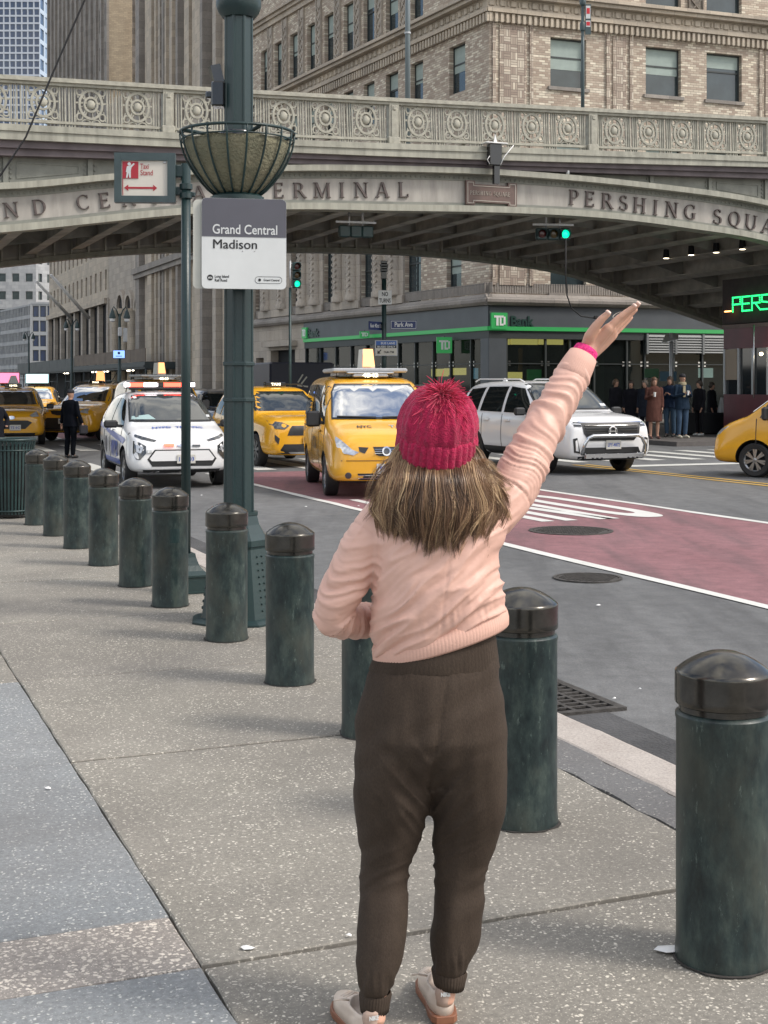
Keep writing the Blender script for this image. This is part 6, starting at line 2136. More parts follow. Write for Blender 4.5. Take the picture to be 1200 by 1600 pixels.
class Car:
    def __init__(s, name, stations, paint, wheels, WR_=.34, label='', cat='car', group=None, arch=.07):
        s.t = empty(name, (0, 0, 0), 0, label, cat, group)
        mb = MB()
        rgs = [section(st) for st in stations]
        n = len(rgs[0])
        vs = [p for r in rgs for p in r]
        fs = []
        for i in range(len(rgs) - 1):
            for j in range(n):
                k = (j + 1) % n
                fs.append((i * n + j, (i + 1) * n + j, (i + 1) * n + k, i * n + k))
        fs += [[i for i in f] for f in rings_cap(mb, rgs[0], True)]
        off = (len(rgs) - 1) * n
        fs += [[off + i for i in f] for f in rings_cap(mb, rgs[0], False)]
        me = bpy.data.meshes.new('body')
        me.from_pydata(vs, [], fs)
        bm = bmesh.new(); bm.from_mesh(me); bmesh.ops.recalc_face_normals(bm, faces=bm.faces); bm.to_mesh(me); bm.free()
        me.materials.append(paint); me.materials.append(M['dark'])
        s.body = link('body', me, s.t)
        m = s.body.modifiers.new('s', 'SUBSURF'); m.levels = 2; m.render_levels = 2
        apply_mods(s.body)
        # wheel arches
        W_ = max(st[4] for st in stations)
        s.W = W_
        s.wheels = wheels
        cut = MB()
        for y in wheels:
            for sx in (-1, 1):
                c_ = []
                for x in (sx * (W_ - .30), sx * (W_ + .2)):
                    c_.append([(x, y + (WR_ + arch) * cos(2 * pi * i / 28), WR_ - .01 + (WR_ + arch) * sin(2 * pi * i / 28)) for i in range(28)])
                cut.rings(c_, True, True)
        cme = cut.mesh('cut', M['dark'])
        bm = bmesh.new(); bm.from_mesh(cme); bmesh.ops.recalc_face_normals(bm, faces=bm.faces); bm.to_mesh(cme); bm.free()
        co = link('cut', cme)
        m = s.body.modifiers.new('b', 'BOOLEAN'); m.operation = 'DIFFERENCE'; m.object = co; m.solver = 'FAST'
        try: m.material_mode = 'TRANSFER'
        except Exception: pass
        s.bvh0 = s.mkbvh()
        apply_mods(s.body, co)
        bpy.data.objects.remove(co)
        set_smooth(s.body.data, radians(38))
        for y in wheels:
            for sx in (-1, 1):
                s.wheel(sx * (W_ - .115), y, WR_, sx)
    def mkbvh(s):
        me = s.body.data
        return BVHTree.FromPolygons([v.co.copy() for v in me.vertices], [tuple(p.vertices) for p in me.polygons])
    def wheel(s, x, y, R_, sx):
        t = MB(); w_ = .105
        pr = [(R_ * .66, -w_ * .9), (R_ * .9, -w_), (R_ * .98, -w_ * .8), (R_, -w_ * .4), (R_, w_ * .4), (R_ * .98, w_ * .8), (R_ * .9, w_), (R_ * .66, w_ * .9)]
        t.M = Matrix.Rotation(pi / 2 * sx, 4, 'Y')
        t.lathe(pr, 28, cap0=False, cap1=False)
        wh = t.build('wheel', M['black'], s.t, (x, y, R_))
        r_ = MB(); r_.M = Matrix.Rotation(pi / 2 * sx, 4, 'Y')
        r_.lathe([(R_ * .70, w_ * .92), (R_ * .66, w_ * .7), (R_ * .60, w_ * .55)], 28, cap0=False, cap1=False)
        r_.lathe([(R_ * .14, w_ * .2), (R_ * .14, w_ * .72), (R_ * .10, w_ * .80)], 14)
        for i in range(7):
            a_ = 2 * pi * i / 7
            for da in (-.13, .13):
                p0 = (R_ * .12 * cos(a_), R_ * .12 * sin(a_), w_ * .66)
                p1 = (R_ * .63 * cos(a_ + da), R_ * .63 * sin(a_ + da), w_ * .62)
                r_.bar(p0, p1, .034, .03)
        r_.build('rim', M['rim'], wh)
        d_ = MB(); d_.M = Matrix.Rotation(pi / 2 * sx, 4, 'Y')
        d_.lathe([(R_ * .64, w_ * .25), (.0, w_ * .25)], 20, cap0=False); d_.build('brake_disc', M['dark'], wh)
    def proj(s, view, a, b):
        """a,b are plane coordinates; view in front, right(+x), left(-x), top"""
        if view == 'front': o, d = Vector((a, 6, b)), Vector((0, -1, 0))
        elif view == 'right': o, d = Vector((3, a, b)), Vector((-1, 0, 0))
        elif view == 'left': o, d = Vector((-3, a, b)), Vector((1, 0, 0))
        elif view == 'back': o, d = Vector((a, -6, b)), Vector((0, 1, 0))
        else: o, d = Vector((a, b, 5)), Vector((0, 0, -1))
        h = s.bvh0.ray_cast(o, d)
        return h, d
    def patch(s, name, poly, m, view='front', off=.008, cell=.10, parent=None, thick=.03):
        bm = bmesh.new()
        vs = [bm.verts.new((a, b, 0)) for a, b in poly]
        try: f = bm.faces.new(vs)
        except Exception: return None
        bmesh.ops.triangulate(bm, faces=bm.faces[:])
        for _ in range(4):
            es = [e for e in bm.edges if e.calc_length() > cell * 1.5]
            if not es: break
            bmesh.ops.subdivide_edges(bm, edges=es, cuts=1)
            bmesh.ops.triangulate(bm, faces=bm.faces[:])
        last = None
        kill = []
        for v in bm.verts:
            (loc, nrm, _, _), d = s.proj(view, v.co.x, v.co.y)
            if loc is None:
                kill.append(v); continue
            v.co = loc - d * off + nrm * off * .3
        if kill: bmesh.ops.delete(bm, geom=kill, context='VERTS')
        if not bm.faces:
            bm.free(); return None
        dd = {'front': Vector((0, 1, 0)), 'right': Vector((1, 0, 0)), 'left': Vector((-1, 0, 0)), 'back': Vector((0, -1, 0)), 'top': Vector((0, 0, 1))}[view]
        bmesh.ops.recalc_face_normals(bm, faces=bm.faces)
        if sum((f.normal.dot(dd) for f in bm.faces)) < 0:
            bmesh.ops.reverse_faces(bm, faces=bm.faces)
        be = [e for e in bm.edges if e.is_boundary]
        r = bmesh.ops.extrude_edge_only(bm, edges=be)
        for v in [g_ for g_ in r['geom'] if isinstance(g_, bmesh.types.BMVert)]:
            v.co -= dd * thick
        me = bpy.data.meshes.new(name); bm.to_mesh(me); bm.free()
        me.materials.append(m)
        set_smooth(me, radians(35))
        return link(name, me, parent or s.t)
    def sym(s, name, poly, m, view='front', **kw):
        a = s.patch(name, poly, m, view, **kw)
        b = s.patch(name, [(-x, z) for x, z in poly], m, view, **kw)
        return a, b
    def sides(s, name, poly, m, **kw):
        s.patch(name, poly, m, 'right', **kw)
        s.patch(name, poly, m, 'left', **kw)
    def text(s, name, body, a, b, size, m, view, width=None, off=.012, bold=.0):
        me = text_mesh(body, size, 0, bold, width, 'CENTER', 2).copy()
        for v in me.vertices:
            x, y = v.co.x, v.co.y
            if view == 'front': (loc, n_, _, _), d = s.proj('front', a - x, b + y)
            elif view == 'right': (loc, n_, _, _), d = s.proj('right', a + x, b + y)
            elif view == 'left': (loc, n_, _, _), d = s.proj('left', a - x, b + y)
            else: (loc, n_, _, _), d = s.proj('top', a - x, b - y)
            if loc is None: loc = Vector((0, 0, .5))
            v.co = loc - d * off
        me.materials.clear(); me.materials.append(m)
        return link(name, me, s.t)
    def mirror(s, y, z, w_=.12, h_=.17, m=None, x=None):
        for sx in (-1, 1):
            X = (x or s.W) + .06
            mb = MB(); mb.cbox((sx * (X + w_ / 2), y, z), (w_ * 1.6, .10, h_), bev=.03); mb.bar((sx * (X - .12), y, z - h_ * .3), (sx * X, y, z - h_ * .2), .05, .05)
            mb.build('wing_mirror', m or M['plastic'], s.t)
    def plate(s, x, z, text='T49', w_=.31, h_=.155, y=None):
        (loc, n_, _, _), d = s.proj('front', x, z)
        Y = (loc.y if loc else 2.2) + .03
        mb = MB(); mb.cbox((x, Y, z), (w_, .012, h_), bev=.004)
        p = mb.build('licence_plate', M['plate'], s.t)
        me = text_mesh(text, .10, 0, .0015, w_ * .8, 'CENTER', 1)
        q = MB(); add_mesh(q, me, Matrix.Translation((x, Y + .009, z - .035)) @ Matrix.Rotation(pi, 4, 'Z') @ Matrix.Rotation(pi / 2, 4, 'X'))
        q.build('plate_lettering', M['polblue'], p)
    def place(s, u=None, v=None, rz=0.0, x=None, y=None):
        s.t.location = (x, y, RZ); s.t.rotation_euler = (0, 0, rz)
        return s.t

def at_road(u, v):
    Y = F * (CAMH - RZ) / (v - HV)
    return (u - 600) / F * Y, Y
def center_from_front(u, v, rz, yf):
    """front-centre ground point of the car seen at (u,v); local y of the front = yf"""
    x, y = at_road(u, v)
    return x + sin(rz) * yf, y - cos(rz) * yf

def front_basic(c, g=None): pass

# ---- NV-type van taxi ------------------------------------------------------
VAN = [(-2.38, .55, 1.00, 1.50, .66, .70, .60), (-2.34, .38, 1.02, 1.72, .80, .82, .72), (-2.15, .27, 1.05, 1.85, .85, .855, .76), (-1.2, .24, 1.06, 1.89, .865, .86, .78),
       (0, .24, 1.06, 1.88, .865, .86, .78), (.62, .24, 1.05, 1.84, .865, .86, .78), (.86, .24, 1.05, 1.77, .865, .86, .78), (1.25, .24, 1.04, 1.47, .865, .855, .80), (1.58, .24, 1.02, 1.22, .865, .85, .80),
       (1.72, .24, 1.00, 1.145, .862, .83, .70), (2.02, .24, .93, 1.06, .85, .80, .66), (2.24, .25, .80, .95, .82, .76, .60), (2.35, .28, .68, .82, .74, .70, .54), (2.39, .36, .58, .70, .6, .58, .44)]
def van(label, plate_='4B43', roof=True, group='yellow taxis'):
    c = Car('van_taxi', VAN, M['yellow'], (-1.45, 1.48), .325, label, 'taxi', group)
    c.patch('windshield_surround', [(-.745, 1.20), (.745, 1.20), (.69, 1.62), (.62, 1.755), (-.62, 1.755), (-.69, 1.62)], M['plastic'], off=.012)
    c.patch('windshield', [(-.725, 1.225), (.725, 1.225), (.668, 1.62), (.60, 1.735), (-.60, 1.735), (-.668, 1.62)], M['windshield_sky'], off=.020)
    c.sym('wiper', [(.05, 1.215), (.66, 1.235), (.66, 1.25), (.05, 1.235)], M['black'], off=.032)
    c.sym('headlight', [(.42, .72), (.52, .76), (.66, .89), (.735, .95), (.75, .90), (.74, .80), (.64, .70), (.50, .675)], M['lampglass'], off=.010)
    c.sym('grille_slot', [(.27, .79), (.42, .80), (.41, .73), (.33, .70)], M['plastic'], off=.006)
    c.patch('grille', [(-.20, .80), (.20, .80), (.16, .68), (.10, .66), (-.10, .66), (-.16, .68)], M['plastic'], off=.007)
    for i in range(3): c.patch('grille_bar', [(-.18, .70 + .03 * i), (.18, .70 + .03 * i), (.18, .706 + .03 * i), (-.18, .706 + .03 * i)], M['chrome'], off=.014)
    c.patch('badge', [(.07 * cos(i * .524), .735 + .07 * sin(i * .524)) for i in range(12)], M['chrome'], off=.022)
    c.patch('badge_centre', [(.045 * cos(i * .524), .735 + .045 * sin(i * .524)) for i in range(12)], M['lampdark'], off=.026)
    c.patch('bumper_crease', [(-.78, .585), (.78, .585), (.78, .60), (-.78, .60)], mat('shadow gap', (.25, .12, .01), .5), off=.003)
    c.patch('lower_grille', [(-.44, .40), (.44, .40), (.42, .30), (-.42, .30)], M['plastic'], off=.006)
    for i in range(2): c.patch('lower_grille_bar', [(-.43, .325 + .04 * i), (.43, .325 + .04 * i), (.43, .333 + .04 * i), (-.43, .333 + .04 * i)], M['chrome'], off=.012)
    c.sym('fog_lamp', [(.58 + .05 * cos(i * .628), .37 + .05 * sin(i * .628)) for i in range(10)], M['amber'] if False else M['lampdark'], off=.006)
    c.patch('lower_lip', [(-.70, .285), (.70, .285), (.70, .25), (-.70, .25)], M['plastic'], off=.008)
    c.sides('side_window', [(.78, 1.13), (1.38, 1.12), (1.22, 1.42), (.98, 1.68), (.78, 1.72)], M['carglass'])
    c.sides('side_window', [(-.30, 1.13), (.66, 1.13), (.66, 1.72), (-.30, 1.74)], M['carglass'])
    c.sides('side_window', [(-1.95, 1.15), (-.45, 1.13), (-.45, 1.74), (-1.85, 1.73)], M['carglass'])
    for y in (.72, -.38):
        c.sides('door_gap', [(y - .008, .32), (y + .008, .32), (y + .008, 1.80), (y - .008, 1.80)], M['plastic'], off=.003)
    c.sides('door_gap', [(1.44, .62), (1.455, .62), (1.455, 1.10), (1.44, 1.10)], M['plastic'], off=.003)
    c.sides('door_handle', [(.80, .98), (.98, .98), (.98, 1.01), (.80, 1.01)], M['yellow'], off=.03)
    c.sides('slide_rail', [(-2.0, 1.02), (-.5, 1.02), (-.5, 1.035), (-2.0, 1.035)], M['plastic'], off=.006)
    c.sides('sill_trim', [(-1.0, .27), (1.0, .27), (1.0, .31), (-1.0, .31)], M['plastic'], off=.006)
    c.text('door_lettering', 'NYC TAXI', .15, .70, .26, M['ink'], 'right', width=.62, bold=.006)
    c.text('door_lettering', 'NYC TAXI', .15, .70, .26, M['ink'], 'left', width=.62, bold=.006)
    c.text('hood_lettering', 'NYC', .28, 1.98, .14, M['ink'], 'top', width=.22, bold=.003)
    c.text('hood_lettering', 'TAXI', -.28, 1.98, .14, M['signcream'], 'top', width=.34, bold=.003)
    c.mirror(1.20, 1.20, .14, .25)
    c.plate(0, .47, 'T6 49')
    if roof:
        mb = MB(); mb.cbox((0, -.2, 1.975), (1.24, 1.6, .07), bev=.02); mb.cbox((.45, -.2, 1.92), (.1, 1.2, .06)); mb.cbox((-.45, -.2, 1.92), (.1, 1.2, .06)); mb.build('roof_panel', M['galv'], c.t)
        ad = MB(); ad.rings([[(x * k_, -.1 + y_ * k_ , z) for x, y_ in ((.10, -.10), (.10, .45), (-.10, .45), (-.10, -.10))] for z, k_ in ((2.01, 1.1), (2.33, .85))], True, True)
        ad.build('roof_advert', M['signcream'], c.t)
        ad = MB(); ad.add([(-.10, .405, 2.04), (.10, .405, 2.04), (.078, .33, 2.33), (-.078, .33, 2.33)], [(3, 2, 1, 0)])
        o = ad.build('advert_screen', M['orangelit'], c.t); o.location.y = -.0
        o.location.z = .0
        o.location = (0, .02, 0)
        mb = MB(); mb.cbox((0, .52, 1.93), (.78, .26, .035), bev=.015); mb.cbox((0, .55, 1.888), (.58, .2, .05), bev=.015); mb.build('roof_light', M['galv'], c.t)
        me = text_mesh(plate_, .09, .002, .002, .26, 'CENTER', 1)
        mb = MB(); add_mesh(mb, me, Matrix.Translation((0, .655, 1.862)) @ Matrix.Rotation(pi, 4, 'Z') @ Matrix.Rotation(pi / 2, 4, 'X')); mb.build('roof_number', M['lit_roof'], c.t)
        mb = MB(); mb.tube([(.55, .55, 1.84), (.55, .50, 2.05)], .006, 5); mb.build('aerial', M['black'], c.t)
    return c

v1 = van('yellow van taxi with orange roof advert, front view, left of the pink hat')
rz = pi + radians(8.5)
cx, cy = center_from_front(604, 781, rz, 2.39)
v1.place(x=cx, y=cy, rz=rz)
v2 = van('yellow van taxi cut off by the right edge, seen from its side', roof=True)
rz = radians(52)
v2.place(x=8.62, y=25.5, rz=rz)
v3 = van('yellow van taxi right behind the police car light bar')
rz = TH + pi
v3.place(x=(238 - 600) / F * 36.5, y=37.5, rz=rz)

# ---- generic SUV -----------------------------------------------------------
def suv_stations(L=4.6, Wd=1.86, H=1.68, hood=1.06, belt=1.0, cowl=1.0, roof0=.25, rear=.0):
    h, w_ = L / 2, Wd / 2
    return [(-h, .55, .88, 1.02, w_ * .72, w_ * .74, w_ * .60), (-h + .05, .36, .95, 1.20, w_ * .88, w_ * .88, w_ * .70), (-h + .35, .27, belt + .02, H * .93, w_ * .97, w_ * .96, w_ * .72),
            (-h + .75, .25, belt, H * .985, w_, w_ * .985, w_ * .74), (-.6, .25, belt - .02, H, w_, w_ * .985, w_ * .75), (roof0 - .15, .25, belt - .03, H * .99, w_, w_ * .985, w_ * .74),
            (roof0 + .10, .25, belt - .03, H * .955, w_, w_ * .985, w_ * .74), (roof0 + .45, .25, belt - .035, lerp(H, hood, .50), w_, w_ * .97, w_ * .77), (cowl, .25, belt - .04, hood + .035, w_, w_ * .96, w_ * .79),
            (cowl + .14, .25, belt - .05, hood, w_, w_ * .95, w_ * .76), (lerp(cowl, h, .62), .25, belt - .10, hood - .03, w_ * .995, w_ * .93, w_ * .74), (h - .22, .25, hood - .22, hood - .09, w_ * .96, w_ * .89, w_ * .70),
            (h - .05, .27, hood - .33, hood - .18, w_ * .86, w_ * .80, w_ * .62), (h, .34, hood - .45, hood - .30, w_ * .68, w_ * .66, w_ * .5)]
def suv(label, kind=0, L=4.6, Wd=1.86, H=1.68, hood=1.06, paint=None, group='yellow taxis', name='suv_taxi', cat='taxi', roofkind=0):
    c = Car(name, suv_stations(L, Wd, H, hood), paint or M['yellow'], (-L * .29, L * .305), .35, label, cat, group)
    w_, h = Wd / 2, L / 2
    c.patch('windshield', [(-w_ * .80, hood + .07), (w_ * .80, hood + .07), (w_ * .745, hood + .35), (w_ * .66, H - .11), (-w_ * .66, H - .11), (-w_ * .745, hood + .35)], M['windshield' if kind == 0 else 'windshield_sky'], off=.008)
    c.sides('side_window', [(-.20, .99 + .03), (.98, 1.02), (.62, 1.30), (.28, H - .16), (-.20, H - .13)], M['carglass'])
    c.sides('side_window', [(-1.20, 1.04), (-.30, 1.02), (-.30, H - .13), (-1.12, H - .15)], M['carglass'])
    c.sides('side_window', [(-1.85, 1.10), (-1.28, 1.05), (-1.22, H - .16), (-1.55, H - .20)], M['carglass'])
    for y in (.96, -.25, -1.15): c.sides('door_gap', [(y - .007, .38), (y + .007, .38), (y + .007, 1.0), (y - .007, 1.0)], M['plastic'], off=.003)
    c.sides('sill_trim', [(-.95, .26), (.98, .26), (.98, .40), (-.95, .40)], M['plastic'], off=.008)
    for y in (.05, -.95): c.sides('door_handle', [(y, .86), (y + .18, .86), (y + .18, .89), (y, .89)], M['plastic'], off=.02)
    z0 = hood - .12
    if kind == 0:      # narrow swept lamps, hexagonal dark grille
        c.sym('headlight', [(w_ * .46, z0 - .10), (w_ * .60, z0 - .03), (w_ * .82, z0 + .0), (w_ * .845, z0 - .07), (w_ * .78, z0 - .16), (w_ * .58, z0 - .17)], M['lampdark'], off=.012)
        c.patch('grille', [(-w_ * .46, z0 - .16), (-w_ * .40, z0 - .10), (w_ * .40, z0 - .10), (w_ * .46, z0 - .16), (w_ * .52, z0 - .30), (-w_ * .52, z0 - .30)], M['plastic'], off=.008)
        c.patch('lower_bumper', [(-w_ * .60, .50), (w_ * .60, .50), (w_ * .74, .30), (-w_ * .74, .30)], M['plastic'], off=.010)
        c.patch('skid_plate', [(-w_ * .5, .335), (w_ * .5, .335), (w_ * .45, .30), (-w_ * .45, .30)], M['galv'], off=.018)
        c.sym('fog_lamp', [(w_ * .70, .62), (w_ * .80, .70), (w_ * .80, .58), (w_ * .73, .50)], M['plastic'], off=.012)
        c.plate(.0, z0 - .40, 'T2 7K')
    elif kind == 1:    # rounded lamps, wide oval grille
        c.sym('headlight', [(w_ * .52, z0 - .10), (w_ * .70, z0 - .0), (w_ * .83, z0 + .03), (w_ * .85, z0 - .03), (w_ * .79, z0 - .13), (w_ * .60, z0 - .15)], M['lampglass'], off=.012)
        c.patch('grille', [(-w_ * .60, z0 - .30), (-w_ * .46, z0 - .24), (w_ * .46, z0 - .24), (w_ * .60, z0 - .30), (w_ * .40, z0 - .48), (-w_ * .40, z0 - .48)], M['plastic'], off=.010)
        c.patch('lower_bumper', [(-w_ * .78, .37), (w_ * .78, .37), (w_ * .74, .28), (-w_ * .74, .28)], M['plastic'], off=.012)
        c.patch('badge', [(.06 * cos(i * .524) * 1.5, z0 - .16 + .05 * sin(i * .524)) for i in range(12)], M['chrome'], off=.016)
        c.plate(-.1, z0 - .44, 'T5 0C')
    elif kind == 2:    # slit grille upper, big trapezoid lower
        c.sym('headlight', [(w_ * .50, z0 - .12), (w_ * .64, z0 - .03), (w_ * .83, z0 + .01), (w_ * .85, z0 - .08), (w_ * .78, z0 - .17)], M['lampglass'], off=.012)
        c.patch('grille', [(-w_ * .46, z0 - .08), (w_ * .46, z0 - .08), (w_ * .40, z0 - .18), (w_ * .22, z0 - .22), (-w_ * .22, z0 - .22), (-w_ * .40, z0 - .18)], M['plastic'], off=.010)
        c.patch('lower_grille', [(-w_ * .58, z0 - .30), (w_ * .58, z0 - .30), (w_ * .70, .36), (-w_ * .70, .36)], M['plastic'], off=.010)
        c.patch('chrome_strip', [(-w_ * .78, .33), (w_ * .78, .33), (w_ * .78, .355), (-w_ * .78, .355)], M['chrome'], off=.016)
        c.plate(.0, z0 - .40, 'Y1 08')
    c.mirror(.92, 1.10, .13, .15, M['plastic'] if kind != 2 else paint or M['yellow'])
    if roofkind in (1, 2, 3):
        for sx in (-1, 1):
            mb = MB(); mb.tube([(sx * w_ * .66, -1.3, H + .0), (sx * w_ * .66, -1.1, H + .05), (sx * w_ * .66, .0, H + .05), (sx * w_ * .66, .2, H - .01)], .016, 5); mb.build('roof_rail', M['plastic'], c.t)
    if roofkind:
        mb = MB(); mb.cbox((0, .0, H + .045), (.50, .16, .10), bev=.02); mb.build('roof_light', M['blackgloss'], c.t)
        me = text_mesh(['', 'TAXI', '1J42', '7H63', '2N81'][roofkind], .075, .002, .002, .22, 'CENTER', 1)
        mb = MB(); add_mesh(mb, me, Matrix.Translation((0, .085, H + .02)) @ Matrix.Rotation(pi, 4, 'Z') @ Matrix.Rotation(pi / 2, 4, 'X')); mb.build('roof_number', M['lit_roof'], c.t)
    return c
def screen(c, H, w_, h_, m, y=-.35):
    mb = MB(); mb.cbox((0, y, H + .10 + h_ / 2), (w_, .55, h_), bev=.03); mb.cbox((0, y, H + .06), (w_ * .6, .4, .10)); mb.build('roof_advert', M['plastic'], c.t)
    mb = MB(); mb.cbox((0, y + .275, H + .10 + h_ / 2), (w_ * .94, .02, h_ * .86)); mb.build('advert_screen', m, c.t)

c = suv('yellow taxi SUV between the lamp post and the van taxi, front view', 0, 4.6, 1.86, 1.70, 1.10, roofkind=1)
rz = TH + pi + radians(1)
cx, cy = center_from_front(484, 731, rz, 2.3); c.place(x=cx, y=cy, rz=rz)
c = suv('yellow taxi with triangular roof advert at the left edge, nearest of the left taxis', 1, 4.58, 1.88, 1.66, 1.08, roofkind=2)
rz = TH + pi - radians(8)
cx, cy = center_from_front(18, 697, rz, 2.29); c.place(x=cx, y=cy, rz=rz)
mb = MB(); mb.prism([(-.16, 1.76), (.16, 1.76), (.07, 2.0), (-.07, 2.0)], -.9, -.1); mb.build('roof_advert', M['galv'], c.t)
c = suv('tall yellow taxi SUV behind the traffic officer, with orange lit roof advert', 2, 4.9, 1.93, 1.76, 1.14, roofkind=3)
rz = TH + pi - radians(34)
cx, cy = center_from_front(99, 690, rz, 2.45); c.place(x=cx, y=cy, rz=rz)
mb = MB(); mb.rings([[(x * k_, -.3 + y_ * k_, z) for x, y_ in ((.09, -.12), (.09, .12), (-.09, .12), (-.09, -.12))] for z, k_ in ((1.83, 1.1), (2.16, .9))], True, True); mb.build('roof_advert', M['orangelit'], c.t)
c = suv('yellow taxi with pale blue roof screen, behind the nearest left taxi', 1, 4.6, 1.86, 1.66, 1.08, roofkind=0)
c.place(x=(48 - 600) / F * 55, y=56, rz=TH + pi - .2)
screen(c, 1.66, .95, .42, mat('pale blue ad screen', (.5, .8, .85), .4, emit=(.5, .82, .88), estr=.9))
c = suv('yellow taxi with pink and red roof screen at the far left edge', 1, 4.6, 1.86, 1.66, 1.08, roofkind=0)
c.place(x=(2 - 600) / F * 58, y=59, rz=TH + pi - .1)
screen(c, 1.66, 1.0, .5, mat('pink ad screen', (.9, .2, .35), .4, emit=(.95, .18, .32), estr=.9))
c = suv('yellow taxi wedged right of the tall taxi SUV, only its front corner visible', 0, 4.6, 1.86, 1.66, 1.08, roofkind=0)
c.place(x=(140 - 600) / F * 46.5, y=48.5, rz=TH + pi - radians(4))
# slate blue car behind the lamp post
c = suv('slate blue crossover with lit headlights between sign pole and lamp post', 0, 4.6, 1.85, 1.60, 1.02, paint=M['carblue'], group=None, name='parked_car', cat='car')
rz = TH + pi + radians(6); c.place(x=(331 - 600) / F * 41, y=42.5, rz=rz)
lit = mat('headlamp on', (1, 1, .9), .3, emit=(.9, 1, .75), estr=1.6)
c.sym('lit_headlight', [(.46, .84), (.66, .90), (.80, .88), (.70, .80)], lit, off=.02)
# dark truck behind the RAV
t = empty('box_truck', (px(430, 600, 47).x, 50, RZ), TH - .05, 'dark navy box truck with faint white emblem, above the yellow taxi SUV', 'truck')
mb = MB(); mb.cbox((0, 0, 1.75), (2.3, 5.5, 1.5), bev=.06); mb.build('cargo_box', mat('navy truck paint', (.01, .014, .035), .5), t)
mb = MB(); mb.cbox((0, 3.4, 1.45), (2.1, 1.5, 1.6), bev=.15); mb.build('cab', M['cardark'], t)
mb = MB(); mb.cbox((0, 0, .8), (2.0, 6.5, .4)); mb.build('chassis', M['plastic'], t)
for yy_ in (-2.0, 2.9):
    for sx in (-1, 1):
        mb = MB(); mb.M = Matrix.Rotation(pi / 2, 4, 'Y'); mb.lathe([(.25, -.12), (.45, -.12), (.48, -.06), (.48, .06), (.45, .12), (.25, .12)], 18); o = mb.build('wheel', M['black'], t, (sx * .95, yy_, .48))
mb = MB()
for a_, b_ in (((-.16, 1.8), (.02, 2.08)), ((-.04, 1.75), (.16, 2.0)), ((-.18, 1.7), (.2, 1.66))): mb.bar((a_[0], -2.76, a_[1]), (b_[0], -2.76, b_[1]), .05, .01, up=(0, 1, 0))
mb.build('emblem', M['signcream'], t)
# a few cars filling the far queue
for i, (u_, Y_, m_, lab) in enumerate(((305, 62, M['cardark'], 'black car in the far queue behind the slate blue crossover'), (172, 64, M['carblue'], 'dark blue car far back, glimpsed left of the police light bar'),
                                       (372, 58, M['carwhite'], 'white car roof glimpsed behind the lamp post'), (664, 34, M['cardark'], 'dark car hidden behind the van taxi and pink hat'))):
    c = suv(lab, 0, 4.6, 1.84, 1.55 if i != 3 else 1.74, 1.0, paint=m_, group='cars in the far queue', name='parked_car', cat='car')
    c.place(x=(u_ - 600) / F * Y_, y=Y_, rz=TH + pi + .05 * (i - 1))

# ---- police hatchback --------------------------------------------------------
BOLT = [(-2.05, .55, .95, 1.10, .62, .66, .52), (-2.0, .38, 1.02, 1.32, .78, .80, .62), (-1.75, .27, 1.06, 1.52, .86, .86, .64), (-1.3, .25, 1.06, 1.60, .88, .87, .66), (-.4, .25, 1.03, 1.625, .885, .875, .67),
        (.15, .25, 1.01, 1.60, .885, .875, .665), (.42, .25, 1.0, 1.545, .885, .87, .67), (.85, .25, .985, 1.33, .885, .86, .69), (1.22, .25, .97, 1.12, .885, .85, .71), (1.36, .25, .95, 1.055, .885, .845, .70),
        (1.65, .25, .90, 1.00, .88, .83, .66), (1.90, .26, .80, .92, .85, .78, .60), (2.03, .28, .68, .80, .76, .70, .54), (2.07, .36, .58, .68, .6, .58, .42)]
c = Car('police_car', BOLT, M['carwhite'], (-1.28, 1.28), .325, 'white police hatchback with blue stripes and flashing red roof lights', 'police car')
pc = c
c.patch('windshield_surround', [(-.74, 1.10), (.74, 1.10), (.665, 1.40), (.60, 1.565), (-.60, 1.565), (-.665, 1.40)], M['plastic'], off=.014)
c.patch('windshield', [(-.715, 1.125), (.715, 1.125), (.645, 1.40), (.575, 1.545), (-.575, 1.545), (-.645, 1.40)], M['windshield'], off=.022)
c.sides('side_window', [(-.18, 1.03), (1.02, 1.02), (.66, 1.26), (.30, 1.46), (-.18, 1.50)], M['carglass'])
c.sides('side_window', [(-1.25, 1.06), (-.26, 1.03), (-.26, 1.50), (-1.05, 1.48), (-1.32, 1.30)], M['carglass'])
c.sides('side_window', [(-1.62, 1.14), (-1.34, 1.10), (-1.36, 1.30), (-1.48, 1.36)], M['carglass'])
c.sides('stripe', [(-1.9, .98), (-.9, .92), (.4, .80), (1.3, .74), (1.42, .80), (1.30, .84), (.4, .90), (-.9, 1.01), (-1.9, 1.05)], M['polblue'], off=.006, thick=.004)
c.sides('stripe', [(-.92, .36), (.90, .36), (.86, .45), (-.90, .45)], M['polblue'], off=.006, thick=.004)
c.text('door_lettering', 'NYPD', .38, .50, .36, M['polblue'], 'right', width=.84, bold=.018)
c.text('door_lettering', 'NYPD', .38, .50, .36, M['polblue'], 'left', width=.84, bold=.018)
c.sides('door_emblem', [(-.72 + .12 * cos(i * .524), .66 + .15 * sin(i * .524)) for i in range(12)], M['signgrey'], off=.006, thick=.004)
for y in (1.0, -.22, -1.0): c.sides('door_gap', [(y - .007, .36), (y + .007, .36), (y + .007, 1.0), (y - .007, 1.0)], M['plastic'], off=.004, thick=.005)
for y in (.02, -.80): c.sides('door_handle', [(y, .93), (y + .16, .93), (y + .16, .955), (y, .955)], M['carwhite'], off=.025)
c.sides('sill_trim', [(-.95, .26), (.95, .26), (.95, .33), (-.95, .33)], M['plastic'], off=.008)
c.sym('running_light', [(.42, .815), (.62, .87), (.80, .93), (.82, .90), (.66, .83), (.46, .79)], M['lampdark'], off=.010)
